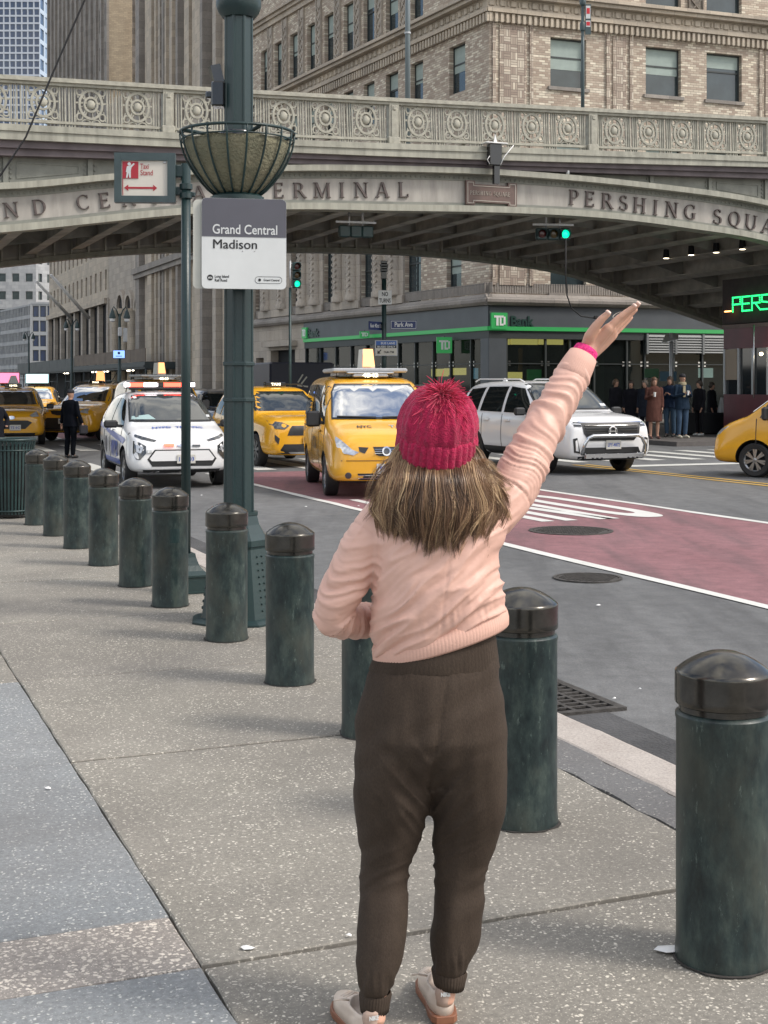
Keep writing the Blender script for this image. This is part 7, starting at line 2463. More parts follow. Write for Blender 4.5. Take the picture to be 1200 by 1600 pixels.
c.sym('headlight', [(.60, .72), (.70, .78), (.78, .80), (.80, .60), (.76, .50), (.70, .49), (.60, .60)], M['lampdark'], off=.008)
c.sym('headlight_lens', [(.64, .70), (.75, .74), (.75, .62), (.68, .60)], M['lampglass'], off=.014)
c.patch('grille_outline', [(-.58, .50), (-.46, .66), (.46, .66), (.58, .50), (.50, .38), (-.50, .38)], M['plastic'], off=.006)
c.patch('grille_panel', [(-.545, .51), (-.445, .64), (.445, .64), (.545, .51), (.51, .47), (-.51, .47)], M['carwhite'], off=.012)
c.patch('lower_lip', [(-.74, .33), (.74, .33), (.72, .255), (-.72, .255)], M['plastic'], off=.010)
c.patch('badge', [(-.085, .735), (-.03, .735), (-.03, .75), (.03, .75), (.03, .735), (.085, .735), (.085, .71), (.03, .71), (.03, .695), (-.03, .695), (-.03, .71), (-.085, .71)], M['chrome'], off=.014)
c.patch('grille_light', [(-.30, .735), (-.17, .735), (-.17, .705), (-.30, .705)], M['lampdark'], off=.016)
c.patch('red_flasher', [(.14, .75), (.30, .75), (.30, .71), (.14, .71)], M['redlit'], off=.022)
c.patch('side_flasher', [(.50, .66), (.58, .66), (.58, .61), (.50, .61)], M['lampglass'], off=.015)
c.text('hood_lettering', 'NYPD  TRAFFIC', 0, 1.66, .13, M['polblue'], 'top', width=.86, bold=.004)
c.plate(-.06, .50, '1102 03', .31, .15)
c.mirror(.88, 1.06, .15, .13)
c.patch('sunshade', [(.30, 1.14), (.70, 1.14), (.68, 1.19), (.40, 1.22)], mat('dashboard papers', (.30, .42, .42), .6), off=.026, thick=.003)
c.patch('sticker', [(-.66, 1.17), (-.60, 1.17), (-.60, 1.21), (-.66, 1.21)], M['signwhite'], off=.027, thick=.003)
mb = MB(); mb.cbox((0, -.15, 1.665), (1.10, .10, .04)); mb.cbox((.48, -.15, 1.64), (.06, .16, .07)); mb.cbox((-.48, -.15, 1.64), (.06, .16, .07)); mb.build('light_bar_base', M['plastic'], c.t)
mb = MB(); mb.cbox((0, -.15, 1.682), (1.26, .28, .03), bev=.01); mb.cbox((0, -.15, 1.787), (1.24, .26, .02), bev=.009); mb.build('light_bar', M['blackgloss'], c.t)
for i, (x0, x1, m_) in enumerate(((.56, .63, 'whitelit'), (.30, .55, 'redlit'), (.06, .28, 'whitelit'), (-.06, .05, 'blackgloss'), (-.34, -.07, 'redlit'), (-.44, -.35, 'redlit'), (-.63, -.45, 'whitelit'))):
    mb = MB(); mb.cbox(((x0 + x1) / 2, -.15, 1.737), (x1 - x0 - .008, .24, .076), bev=.008); mb.build('beacon', M[m_], c.t)
rz = TH + pi - radians(3)
cx, cy = center_from_front(285, 764, rz, 2.07); c.place(x=cx, y=cy, rz=rz)

# ---- white three-row SUV -----------------------------------------------------
PIL = [(-2.52, .60, 1.02, 1.20, .74, .76, .62), (-2.48, .40, 1.10, 1.45, .88, .90, .70), (-2.25, .30, 1.14, 1.72, .97, .965, .74), (-1.8, .27, 1.14, 1.80, .99, .98, .77), (-.6, .27, 1.12, 1.82, .995, .98, .78),
       (.25, .27, 1.10, 1.80, .995, .98, .77), (.50, .27, 1.10, 1.745, .995, .98, .77), (.85, .27, 1.095, 1.50, .995, .975, .79), (1.20, .27, 1.09, 1.24, .995, .97, .81), (1.34, .27, 1.085, 1.19, .995, .965, .80),
       (1.9, .27, 1.06, 1.165, .99, .95, .80), (2.28, .27, 1.00, 1.12, .97, .92, .77), (2.45, .29, .92, 1.03, .90, .86, .70), (2.51, .36, .80, .90, .78, .76, .60)]
c = Car('white_suv', PIL, M['carwhite'], (-1.42, 1.47), .375, 'large white SUV with dark grille and chrome bull bar turning at the junction', 'car')
c.patch('windshield_surround', [(-.83, 1.235), (.83, 1.235), (.765, 1.52), (.70, 1.765), (-.70, 1.765), (-.765, 1.52)], M['plastic'], off=.014)
c.patch('windshield', [(-.805, 1.26), (.805, 1.26), (.745, 1.52), (.675, 1.74), (-.675, 1.74), (-.745, 1.52)], M['windshield'], off=.022)
c.patch('sticker', [(-.74, 1.30), (-.60, 1.30), (-.60, 1.35), (-.74, 1.35)], M['signwhite'], off=.027, thick=.003)
c.sides('side_window', [(-.12, 1.17), (1.02, 1.15), (.72, 1.42), (.42, 1.66), (-.12, 1.70)], M['carglass'])
c.sides('side_window', [(-1.20, 1.18), (-.24, 1.17), (-.24, 1.70), (-1.12, 1.69)], M['carglass'])
c.sides('side_window', [(-2.12, 1.22), (-1.34, 1.19), (-1.26, 1.68), (-1.95, 1.64)], M['carglass'])
for y in (1.02, -.18, -1.08): c.sides('door_gap', [(y - .008, .42), (y + .008, .42), (y + .008, 1.13), (y - .008, 1.13)], M['plastic'], off=.004, thick=.005)
for y in (-.02, -.95): c.sides('door_handle', [(y, .99), (y + .22, .99), (y + .22, 1.025), (y, 1.025)], M['carwhite'], off=.03)
c.sides('sill_trim', [(-.98, .29), (1.04, .29), (1.04, .46), (-.98, .46)], M['plastic'], off=.010)
c.patch('grille', [(-.66, 1.00), (.66, 1.00), (.62, .80), (.50, .66), (-.50, .66), (-.62, .80)], M['plastic'], off=.010)
for i in range(6): c.patch('grille_bar', [(-.60 + .012 * (5 - i), .695 + .05 * i), (.60 - .012 * (5 - i), .695 + .05 * i), (.60 - .012 * (5 - i), .707 + .05 * i), (-.60 + .012 * (5 - i), .707 + .05 * i)], M['blackgloss'], off=.022)
c.patch('chrome_strip', [(-.70, 1.005), (.70, 1.005), (.70, 1.03), (-.70, 1.03)], M['chrome'], off=.014)
c.sym('headlight', [(.66, .93), (.66, 1.01), (.86, 1.03), (.93, 1.02), (.93, .94)], M['lampdark'], off=.012)
c.sym('indicator', [(.67, .965), (.90, .98), (.90, 1.0), (.67, .99)], M['lampglass'], off=.018)
c.patch('lower_grille', [(-.60, .53), (.60, .53), (.66, .40), (-.66, .40)], M['plastic'], off=.010)
c.sym('bumper_vent', [(.70, .42), (.82, .44), (.84, .70), (.76, .72)], M['plastic'], off=.010)
c.sym('bumper_insert', [(.735, .46), (.79, .47), (.80, .66), (.765, .68)], M['carwhite'], off=.018)
c.patch('lower_lip', [(-.84, .36), (.84, .36), (.80, .28), (-.80, .28)], M['plastic'], off=.012)
for a_, b_ in (((-.07, .77), (-.05, .91)), ((.07, .77), (.05, .91))):
    c.patch('badge', [(a_[0] - .012, a_[1]), (a_[0] + .012, a_[1]), (b_[0] + .012, b_[1]), (b_[0] - .012, b_[1])], M['chrome'], off=.032)
c.patch('badge', [(-.05, .83), (.05, .83), (.05, .85), (-.05, .85)], M['chrome'], off=.032)
for i in range(12):
    a0, a1 = i * pi / 6, (i + 1) * pi / 6
    c.patch('badge_ring', [(.10 * cos(a0), .84 + .095 * sin(a0)), (.10 * cos(a1), .84 + .095 * sin(a1)), (.088 * cos(a1), .84 + .083 * sin(a1)), (.088 * cos(a0), .84 + .083 * sin(a0))], M['chrome'], off=.033, thick=.01)
c.plate(-.02, .58, 'LPY-4872', .34, .17)
fz = 2.62
mb = MB()
pts = [(-.70, fz - .06, .40), (-.68, fz, .58), (-.60, fz + .01, .72), (-.50, fz + .02, .76), (.50, fz + .02, .76), (.60, fz + .01, .72), (.68, fz, .58), (.70, fz - .06, .40)]
mb.tube(pts, .034, 10); mb.build('bull_bar', M['chrome'], c.t)
mb = MB(); mb.cbox((0, fz - .02, .37), (1.34, .05, .12), bev=.02); mb.build('skid_plate', M['chrome'], c.t)
mb = MB()
for x_ in (-.5, -.4, -.3, .3, .4, .5): mb.cbox((x_, fz + .008, .33), (.045, .012, .03), bev=.004)
mb.build('slot', M['dark'], c.t)
mb = MB()
for sx in (-1, 1): mb.tube([(sx * .60, fz - .03, .40), (sx * .60, 2.3, .38)], .025, 6)
mb.build('bull_bar_bracket', M['plastic'], c.t)
c.mirror(.88, 1.20, .15, .16)
for sx in (-1, 1):
    mb = MB(); mb.tube([(sx * .70, -1.9, 1.80), (sx * .70, -1.7, 1.86), (sx * .70, .1, 1.85), (sx * .70, .3, 1.79)], .016, 5); mb.build('roof_rail', M['carwhite'], c.t)
mb = MB(); mb.prism([(-1.95, 1.80), (-1.75, 1.81), (-1.86, 1.88)], -.02, .02, 'x'); mb.build('aerial', M['carwhite'], c.t)
rz = TH + pi + radians(1)
cx, cy = center_from_front(958, 742, rz, 2.55); c.place(x=cx, y=cy, rz=rz)
# ------------------------------------------------------------------ PEOPLE
def remesh(mb, name, m, voxel, parent, smooth=6, factor=.5):
    me = mb.mesh(name, m)
    bm = bmesh.new(); bm.from_mesh(me); bmesh.ops.recalc_face_normals(bm, faces=bm.faces); bm.to_mesh(me); bm.free()
    o = link(name, me, parent)
    r = o.modifiers.new('r', 'REMESH'); r.mode = 'VOXEL'; r.voxel_size = voxel; r.use_smooth_shade = True
    if smooth:
        s = o.modifiers.new('s', 'SMOOTH'); s.iterations = smooth; s.factor = factor
    apply_mods(o)
    if not o.data.materials: o.data.materials.append(m)
    set_smooth(o.data)
    return o

def chain(mb, pts, n=14, flat=None, cap_round=True):
    """closed tapered limb: pts = [(Vector, radius)], rounded ends; flat=(axis vector, factor) squashes the section"""
    P = [(Vector(p), r) for p, r in pts]
    if cap_round:
        d0 = (P[0][0] - P[1][0]).normalized(); d1 = (P[-1][0] - P[-2][0]).normalized()
        P = [(P[0][0] + d0 * P[0][1] * .95, P[0][1] * .3), (P[0][0] + d0 * P[0][1] * .6, P[0][1] * .78)] + P + [(P[-1][0] + d1 * P[-1][1] * .6, P[-1][1] * .78), (P[-1][0] + d1 * P[-1][1] * .95, P[-1][1] * .3)]
    rs_ = []
    up = None
    m_ = len(P)
    for i, (p, r) in enumerate(P):
        t = (P[min(i + 1, m_ - 1)][0] - P[max(i - 1, 0)][0]).normalized()
        if up is None: up = t.orthogonal().normalized()
        else: up = (up - t * up.dot(t)).normalized()
        b = t.cross(up)
        row = []
        for k_ in range(n):
            q = (up * cos(2 * pi * k_ / n) + b * sin(2 * pi * k_ / n)) * r
            if flat:
                ax = flat[0]
                q = q - ax * q.dot(ax) * (1 - flat[1])
            row.append(p + q)
        rs_.append(row)
    mb.rings(rs_, True, True)

def eye_nose(mb, c, r, fwd, upv, side):
    """nose, ears, brow, chin shapes merged into the head"""
    chain(mb, [(c + fwd * r * .92 + upv * r * .10, r * .10), (c + fwd * r * 1.08 - upv * r * .18, r * .14)], 8)
    for s_ in (-1, 1):
        chain(mb, [(c + side * s_ * r * .92 + upv * r * .08, r * .12), (c + side * s_ * r * .95 - upv * r * .22, r * .10)], 8)

def ell(cx, cy, z, a, b, n=24, rot=0.0, tilt=0.0):
    out = []
    for i in range(n):
        t = 2 * pi * i / n
        x, y = a * cos(t), b * sin(t)
        out.append((cx + x * cos(rot) - y * sin(rot), cy + x * sin(rot) + y * cos(rot), z + tilt * x))
    return out

# ===================== the woman in the pink jacket =========================
def Q(u, v, Y): return px(u, v, Y)
def ringpx(ul, vl, ur, vr, dh, Y, n=32):
    L, R = Q(ul, vl, Y), Q(ur, vr, Y)
    c = (L + R) / 2
    h = (R - L) / 2
    out = []
    for i in range(n):
        t = 2 * pi * i / n
        # superellipse-ish torso section
        ct, st_ = cos(t), sin(t)
        x = math.copysign(abs(ct) ** .92, ct); y = math.copysign(abs(st_) ** .92, st_)
        out.append(c + h * x + Vector((0, dh * y, 0)))
    return out

M['jacket'] = None
k = N('blush satin bomber fabric')
o_ = k.tc.outputs['Object']
c_ = k.ramp(k.noise(o_, 3, 4), [(.3, (.64, .385, .305)), (.7, (.71, .445, .36))])
k.color(c_); k.rough(.5); k.b.inputs['Specular IOR Level'].default_value = .5
k.bump(k.noise(k.mapping(o_, (1, 1, 1.6), (0, .6, 0)), 22, 3, .5), .10, .02)
M['jacket'] = k.m
k = N('blush rib knit')
o_ = k.tc.outputs['Object']
k.color((.65, .395, .315, 1)); k.rough(.75)
k.bump(k.noise(o_, 200, 3), .2, .003)
M['jrib'] = k.m
k = N('brown wool trousers')
o_ = k.tc.outputs['Object']
f_ = k.noise(k.mapping(o_, (1, 1, .5)), 260, 3, .7)
c_ = k.ramp(k.noise(k.mapping(o_, (1, 1, .4)), 7, 4), [(.3, (.038, .0265, .019)), (.7, (.058, .042, .031))])
c_ = k.mix(.45, c_, k.ramp(f_, [(.3, (.28,) * 3), (.7, (.72,) * 3)]), 'OVERLAY')
k.color(c_); k.rough(.85); k.b.inputs['Specular IOR Level'].default_value = .25; k.bump(f_, .3, .003)
M['trouser'] = k.m
M['skin'] = mat('skin', (0.58, 0.33, 0.235), 0.5, var=.06, vscale=30)
M['skin'].node_tree.nodes['Principled BSDF'].inputs['Subsurface Weight'].default_value = .15
M['skin'].node_tree.nodes['Principled BSDF'].inputs['Subsurface Radius'].default_value = (.01, .004, .002)

wo = empty('person', Q(640, 600, 3.5), 0, 'woman from behind in pink jacket, brown trousers and crimson knit hat, right arm raised', 'person')
wo.location = (Q(640, 600, 3.5).x, 3.5, 0)
WOFF = Vector(wo.location)
def Qw(u, v, Y): return px(u, v, Y) - WOFF
YT = 3.50
class MBW(MB):
    def add(s, vs, fs, mi=0, smooth=False):
        return MB.add(s, [Vector(p) - WOFF for p in vs], fs, mi, smooth)

ARM_R = [(766, 806, 3.51, 40), (797, 768, 3.55, 40), (822, 722, 3.58, 37), (842, 680, 3.61, 34), (864, 640, 3.64, 31), (884, 605, 3.66, 28.5), (897, 584, 3.67, 27.5)]
ARM_L = [(600, 806, 3.50, 34), (574, 845, 3.49, 37), (549, 892, 3.48, 36), (530, 935, 3.48, 34), (521, 962, 3.49, 31), (545, 970, 3.54, 28), (575, 968, 3.62, 27), (600, 966, 3.67, 24)]
mb = MBW()
TOR = [(583, 1022, 788, 962, .112, 3.50), (579, 1002, 791, 942, .125, 3.50), (579, 975, 786, 915, .135, 3.495), (582, 930, 780, 882, .135, 3.49), (580, 885, 782, 858, .130, 3.49),
       (577, 842, 792, 832, .125, 3.49), (577, 812, 798, 806, .118, 3.50), (588, 788, 785, 782, .100, 3.505), (615, 768, 750, 764, .085, 3.51), (645, 752, 722, 750, .068, 3.515), (650, 738, 716, 738, .060, 3.515)]
mb.rings([ringpx(*r) for r in TOR], True, True)
def limb(mb, A, n=20):
    pts = []
    for u, v, Y, r in A: pts.append((Q(u, v, Y), r * Y / F))
    # catmull refine
    out = []
    for i in range(len(pts) - 1):
        p0 = pts[max(i - 1, 0)]; p1 = pts[i]; p2 = pts[i + 1]; p3 = pts[min(i + 2, len(pts) - 1)]
        for s_ in range(4):
            t = s_ / 4
            c = .5 * ((2 * p1[0]) + (p2[0] - p0[0]) * t + (2 * p0[0] - 5 * p1[0] + 4 * p2[0] - p3[0]) * t * t + (3 * p1[0] - p0[0] - 3 * p2[0] + p3[0]) * t ** 3)
            out.append((c, lerp(p1[1], p2[1], t)))
    out.append(pts[-1])
    chain(mb, out, n)
    return out
AR = limb(mb, ARM_R); AL_ = limb(mb, ARM_L)
jacket = remesh(mb, 'jacket', M['jacket'], .0046, wo, 9, .5)
# folds
def fold_noise(a, b, s1, s2, seed):
    return noise.noise(Vector((a * s1, b * s2, seed)))
ARw = [(p - WOFF, r) for p, r in AR[::2] + AR[-1:]]; ALw = [(p - WOFF, r) for p, r in AL_[::2] + AL_[-1:]]
def near(P, A):
    best = (9, 0, 0)
    L = 0
    for i in range(len(A) - 1):
        a, b = A[i][0], A[i + 1][0]
        ab = b - a
        if ab.length < 1e-6: continue
        t = max(0, min(1, (P - a).dot(ab) / ab.length_squared))
        d = (P - (a + ab * t)).length
        if d < best[0]: best = (d, L + ab.length * t, A[i][1])
        L += ab.length
    return best
jm = jacket.data
co = [v.co.copy() for v in jm.vertices]; no = [v.normal.copy() for v in jm.vertices]
def ridged(x): return (1 - min(1, abs(x) * 2.2)) ** 1.6
for i, v in enumerate(jm.vertices):
    P = co[i]; w_ = P + WOFF
    u_, vv = 600 + w_.x / w_.y * F, HV - (w_.z - CAMH) / w_.y * F
    dR, lR, rR = near(P, ARw); dL, lL, rL = near(P, ALw)
    wr_ = max(0, min(1, (lR - .06) / .08)) if dR < rR * 1.5 else 0
    wl_ = max(0, min(1, (lL - .05) / .06)) if dL < rL * 1.5 else 0
    d = 0
    if wr_ > 0:
        ang = atan2(P.z - ARw[2][0].z, P.y)
        sk = lR + .25 * P.y + .06 * noise.noise(P * 9)
        amp = .0040 + .0042 * math.exp(-((lR - .30) / .10) ** 2)
        d += wr_ * amp * (ridged(noise.noise(Vector((sk * 34, P.y * 6, 1.3)))) - .5) + wr_ * .0050 * noise.noise(Vector((sk * 80, P.y * 10, 4)))
    if wl_ > 0:
        sk = lL + .2 * P.y + .25 * (P.x - ALw[2][0].x) + .05 * noise.noise(P * 8)
        amp = .0048 + .0042 * math.exp(-((lL - .28) / .10) ** 2)
        d += wl_ * amp * (ridged(noise.noise(Vector((sk * 38, P.y * 6, 7.3)))) - .5) + wl_ * .0048 * noise.noise(Vector((sk * 85, P.y * 10, 3)))
    wt_ = (1 - wr_) * (1 - wl_)
    if wt_ > 0:
        # drag lines from the raised shoulder down to the left hem
        al = (u_ - 600) * .80 + (980 - vv) * .60
        pe = -(u_ - 600) * .60 + (980 - vv) * .80
        low = max(0, min(1, (vv - 830) / 90))
        warp = 14 * noise.noise(Vector((al * .012, pe * .012, 5)))
        d += wt_ * (.0035 + .0075 * low) * (ridged(noise.noise(Vector(((pe + warp) * .045, al * .0075, 2.0)))) - .5)
        d += wt_ * .0055 * (.3 + low) * noise.noise(Vector(((pe + warp) * .12, al * .02, 8.0)))
        # gathers above the hem
        hemv = lerp(1010, 955, (u_ - 583) / 208)
        g_ = max(0, 1 - abs(vv - hemv + 12) / 26)
        d += wt_ * g_ * .0028 * noise.noise(Vector((u_ * .16, vv * .03, 3)))
        # centre back seam
        d -= wt_ * .0022 * max(0, 1 - abs(u_ - (704 - .12 * (vv - 860))) / 2.6) * (1 if 840 < vv < 1000 else 0)
    for LL_, dd_, ww_ in ((lR, dR < rR * 1.6, .085), (lL, dL < rL * 1.6, .055)):
        if dd_: d -= .0035 * math.exp(-((LL_ - ww_ - .02 * P.y) / .0035) ** 2)
    v.co = P + no[i] * d
jm.update()
# ribbed hem band
def ribband(name, rings_, nribs, amp, m, parent, n=None):
    """rings_: list of ring functions t->(point, outward) ; modulated ribs"""
    n = n or nribs * 6
    mb = MB()
    rg = []
    for (c, ax, ay, rad) in rings_:
        row = []
        for i in range(n):
            t = 2 * pi * i / n
            k_ = 1 + amp * (abs(cos(nribs * t / 2)) - .5)
            row.append(c + (ax * cos(t) + ay * sin(t)) * k_ * rad)
        rg.append(row)
    mb.rings(rg, False, False, smooth=True)
    return mb.build(name, m, parent)
def hemring(ul, vl, ur, vr, dh, Y):
    L, R = Qw(ul, vl, Y), Qw(ur, vr, Y)
    return ((L + R) / 2, (R - L) / 2, Vector((0, dh, 0)), 1.0)
ribband('hem_band', [hemring(584, 1006, 790, 948, .112, 3.5), hemring(581, 1014, 793, 954, .121, 3.5), hemring(582, 1024, 795, 963, .123, 3.5), hemring(583, 1036, 795, 974, .122, 3.5), hemring(585, 1040, 792, 978, .117, 3.5), hemring(588, 1036, 788, 974, .108, 3.5)], 120, .004, M['jrib'], wo)
# right cuff and crimson undersleeve
def tubering(p, t, r):
    t = t.normalized(); up = t.orthogonal().normalized(); b = t.cross(up)
    return (p, up, b, r)
a_, b_ = Qw(893, 589, 3.668), Qw(911, 556, 3.685)
ax_ = (b_ - a_)
ribband('cuff', [tubering(a_.lerp(b_, t), ax_, r) for t, r in ((-.12, .040), (0, .0455), (.2, .0465), (.6, .0435), (1.0, .0395), (1.03, .036), (.98, .031))], 50, .008, M['jrib'], wo)
M['crimson'] = mat('crimson knit yarn', (0.38, 0.007, 0.058), .9, var=.3, vscale=60, sheen=.1, bump=.5, bscale=220)
M['pinkknit'] = mat('hot pink knit', (0.70, 0.03, 0.20), .85, var=.2, vscale=60, bump=.5, bscale=220)
c0, c1 = Qw(909, 560, 3.684), Qw(917, 546, 3.692)
ribband('undersleeve', [tubering(c0.lerp(c1, t), c1 - c0, r) for t, r in ((-.3, .030), (0, .0335), (.5, .0335), (1.0, .0315), (1.05, .028), (.9, .024))], 22, .06, M['pinkknit'], wo)
a_, b_ = Qw(598, 967, 3.66), Qw(604, 966, 3.69)
ribband('cuff', [tubering(a_.lerp(b_, t), b_ - a_, r) for t, r in ((-.2, .036), (0, .040), (1, .038), (1.1, .034))], 36, .02, M['jrib'], wo)

# trousers ------------------------------------------------------------------
mb = MBW()
mb.rings([ringpx(*r) for r in [(596, 1000, 772, 985, .105, 3.5), (588, 1025, 776, 1015, .110, 3.5), (573, 1055, 782, 1050, .122, 3.49), (562, 1100, 789, 1100, .137, 3.485), (556, 1145, 792, 1145, .143, 3.48), (556, 1180, 792, 1180, .128, 3.49), (562, 1205, 787, 1205, .098, 3.50), (575, 1228, 775, 1228, .06, 3.51)]], True, True)
def legrings(rows):
    rg = []
    for ul, ur, v, dh, Y in rows: rg.append(ringpx(ul, v, ur, v, dh, Y, 24))
    mb.rings(rg, True, True)
legrings([(556, 684, 1120, .118, 3.49), (555, 678, 1170, .124, 3.485), (554, 675, 1225, .114, 3.49), (555, 669, 1265, .102, 3.495), (560, 658, 1305, .085, 3.50), (566, 644, 1345, .075, 3.50), (564, 639, 1378, .072, 3.49), (563, 638, 1410, .078, 3.465), (558, 636, 1455, .078, 3.44), (557, 629, 1500, .070, 3.42), (561, 616, 1532, .060, 3.405), (563, 611, 1552, .048, 3.40)])
legrings([(665, 791, 1120, .118, 3.49), (667, 793, 1170, .122, 3.487), (669, 792, 1225, .112, 3.50), (672, 789, 1265, .100, 3.51), (675, 778, 1305, .085, 3.52), (676, 766, 1345, .076, 3.525), (679, 761, 1382, .070, 3.53), (677, 756, 1415, .076, 3.53), (672, 753, 1450, .076, 3.525), (670, 746, 1482, .066, 3.52), (674, 732, 1508, .054, 3.515), (676, 728, 1520, .046, 3.515)])
trousers = remesh(mb, 'trousers', M['trouser'], .006, wo, 18, .5)
tno = [v.normal.copy() for v in trousers.data.vertices]
for i, v in enumerate(trousers.data.vertices):
    P = v.co; w_ = P + WOFF
    u_, vv = 600 + w_.x / w_.y * F, HV - (w_.z - CAMH) / w_.y * F
    d = .0070 * noise.noise(Vector((u_ * .035, vv * .009, 1))) + .005 * noise.noise(Vector((u_ * .02 + vv * .03, vv * .01, 5)))
    # folds radiating below the seat towards the inner knee
    cx_ = 672
    s_ = 1 if u_ > cx_ else -1
    a = (u_ - cx_) * s_
    kx = max(0, 1 - abs(vv - 1250) / 110)
    d += math.exp(-(a / 70) ** 2) * kx * .0150 * (ridged(noise.noise(Vector(((a * .75 + (vv - 1235) * .62) * .040, (a - vv) * .005, 3 + s_)))) - .5)
    kn = max(0, 1 - abs(vv - 1360) / 60)
    d += kn * .0062 * (ridged(noise.noise(Vector(((vv + a * .5 * s_) * .045, a * .010, 6 + s_)))) - .5)
    an = max(0, 1 - abs(vv - (1540 if u_ < cx_ else 1505)) / 32)
    d += an * .0075 * noise.noise(Vector((u_ * .16, vv * .02, 2)))
    wa = max(0, 1 - abs(vv - 1055) / 35)
    d += wa * .0022 * noise.noise(Vector((u_ * .12, vv * .015, 9)))
    # centre seam
    if 1050 < vv < 1235: d -= .0035 * max(0, 1 - abs(u_ - (700 - (vv - 1050) * .15)) / 3.5)
    # cleft between the seat halves
    if 1120 < vv < 1235: d -= .010 * max(0, 1 - abs(u_ - 688) / 26) * ((vv - 1120) / 115)
    v.co = P + tno[i] * d
trousers.data.update()
def cuffring(ul, ur, v, dh, Y, dv=0): return hemring(ul, v + dv, ur, v - dv, dh, Y)
ribband('waistband', [hemring(598, 1000, 771, 960, .10, 3.5), hemring(588, 1018, 775, 995, .113, 3.5), hemring(578, 1040, 780, 1036, .121, 3.495), hemring(576, 1045, 781, 1041, .118, 3.495)], 90, .003, M['trouser'], wo)
ribband('ankle_cuff', [cuffring(565, 610, 1548, .043, 3.40, 0), cuffring(561, 612, 1553, .048, 3.40, 0), cuffring(562, 609, 1568, .046, 3.40, 0), cuffring(563, 608, 1578, .043, 3.398, 0), cuffring(567, 603, 1576, .036, 3.398, 0)], 34, .03, M['trouser'], wo)
ribband('ankle_cuff', [cuffring(678, 728, 1513, .043, 3.515, -4), cuffring(674, 730, 1518, .048, 3.515, -4), cuffring(676, 727, 1530, .046, 3.515, -4), cuffring(678, 725, 1540, .043, 3.515, -4), cuffring(682, 721, 1538, .036, 3.515, -4)], 34, .03, M['trouser'], wo)

# body ----------------------------------------------------------------------
mb = MBW()
hc = Q(681, 672, 3.52)
fw, upv, sdv = Vector((0, cos(radians(18)), sin(radians(18)))), Vector((0, -sin(radians(18)), cos(radians(18)))), Vector((1, 0, 0))
rings_h = []
for z_, a, b, oy in ((-.115, .025, .03, .055), (-.105, .042, .055, .04), (-.075, .058, .078, .018), (-.03, .070, .090, .004), (.02, .075, .095, 0), (.06, .072, .090, 0), (.09, .055, .070, 0), (.105, .03, .035, 0)):
    rings_h.append([hc + sdv * a * cos(t) + fw * (b * sin(t) + oy) + upv * z_ for t in [2 * pi * i / 24 for i in range(24)]])
mb.rings(rings_h, True, True)
eye_nose(mb, hc + fw * .01, .085, fw, upv, sdv)
chain(mb, [(hc + fw * .088 - upv * .055 - sdv * .018, .008), (hc + fw * .092 - upv * .055, .009), (hc + fw * .088 - upv * .055 + sdv * .018, .008)], 8)   # lips
chain(mb, [(hc - upv * .05, .052), (Q(682, 765, 3.51), .052), (Q(682, 800, 3.50), .07)], 16)
mb.rings([ringpx(*r) for r in [(625, 1185, 725, 1185, .07, 3.5), (582, 1130, 772, 1130, .11, 3.49), (596, 1040, 764, 1030, .09, 3.5), (602, 960, 765, 930, .085, 3.5), (592, 870, 776, 860, .10, 3.5), (597, 815, 775, 815, .085, 3.5), (640, 785, 726, 785, .06, 3.51)]], True, True)
def lb(pts): chain(mb, [(Q(u, v, Y), r * Y / F) for u, v, Y, r in pts], 14)
lb([(766, 812, 3.51, 26), (822, 722, 3.58, 23), (846, 672, 3.61, 20), (884, 605, 3.66, 18), (911, 558, 3.685, 14.5), (922, 541, 3.695, 14)])
lb([(605, 812, 3.5, 24), (549, 892, 3.49, 22), (522, 958, 3.495, 19), (560, 970, 3.57, 17), (600, 966, 3.67, 14), (625, 962, 3.70, 15), (645, 960, 3.70, 14)])
for k_ in range(4):
    lb([(640, 952 + k_ * 7, 3.70, 5), (662, 955 + k_ * 7, 3.70, 4.6), (675, 960 + k_ * 6, 3.69, 4.2)])
lb([(640, 950, 3.69, 6), (652, 940, 3.685, 5)])
lb([(612, 1160, 3.49, 42), (605, 1340, 3.49, 24), (600, 1420, 3.46, 27), (590, 1540, 3.40, 15), (587, 1590, 3.375, 16), (575, 1618, 3.40, 14), (556, 1630, 3.52, 12)])
lb([(736, 1160, 3.50, 42), (720, 1340, 3.52, 24), (713, 1420, 3.53, 27), (702, 1520, 3.51, 15), (695, 1558, 3.50, 16), (688, 1578, 3.55, 14), (676, 1582, 3.66, 12)])
# raised right hand: palm bones, four unequal fingers, thumb from the side of the palm
YH = 3.70
def fing(pts, n=10):
    chain(mb, [(Q(u, v, Y), r * Y / F) for u, v, Y, r in pts], n)
fing([(921, 545, 3.695, 12), (933, 532, 3.69, 10.5), (951, 513, 3.675, 8.5)], 12)
fing([(922, 545, 3.70, 12), (937, 531, 3.705, 10.5), (955, 514, 3.70, 8.5)], 12)
fing([(924, 548, 3.71, 12), (941, 533, 3.72, 10.0), (957, 518, 3.722, 8.2)], 12)
fing([(926, 550, 3.72, 11), (943, 537, 3.735, 9.0), (958, 523, 3.742, 7.8)], 12)
fing([(951, 513, 3.675, 6.6), (966, 498, 3.672, 5.9), (980, 487, 3.668, 5.2), (991, 479, 3.663, 4.3)])      # index
fing([(955, 514, 3.70, 6.6), (971, 498, 3.703, 5.9), (986, 484, 3.700, 5.2), (997, 475.5, 3.695, 4.2)])      # middle
fing([(957, 518, 3.722, 6.3), (972, 504, 3.730, 5.6), (984, 492, 3.732, 5.0), (993, 484, 3.730, 4.0)])       # ring
fing([(958, 523, 3.742, 5.6), (970, 512, 3.755, 5.0), (979, 503, 3.760, 4.4), (986, 496, 3.762, 3.6)])       # little
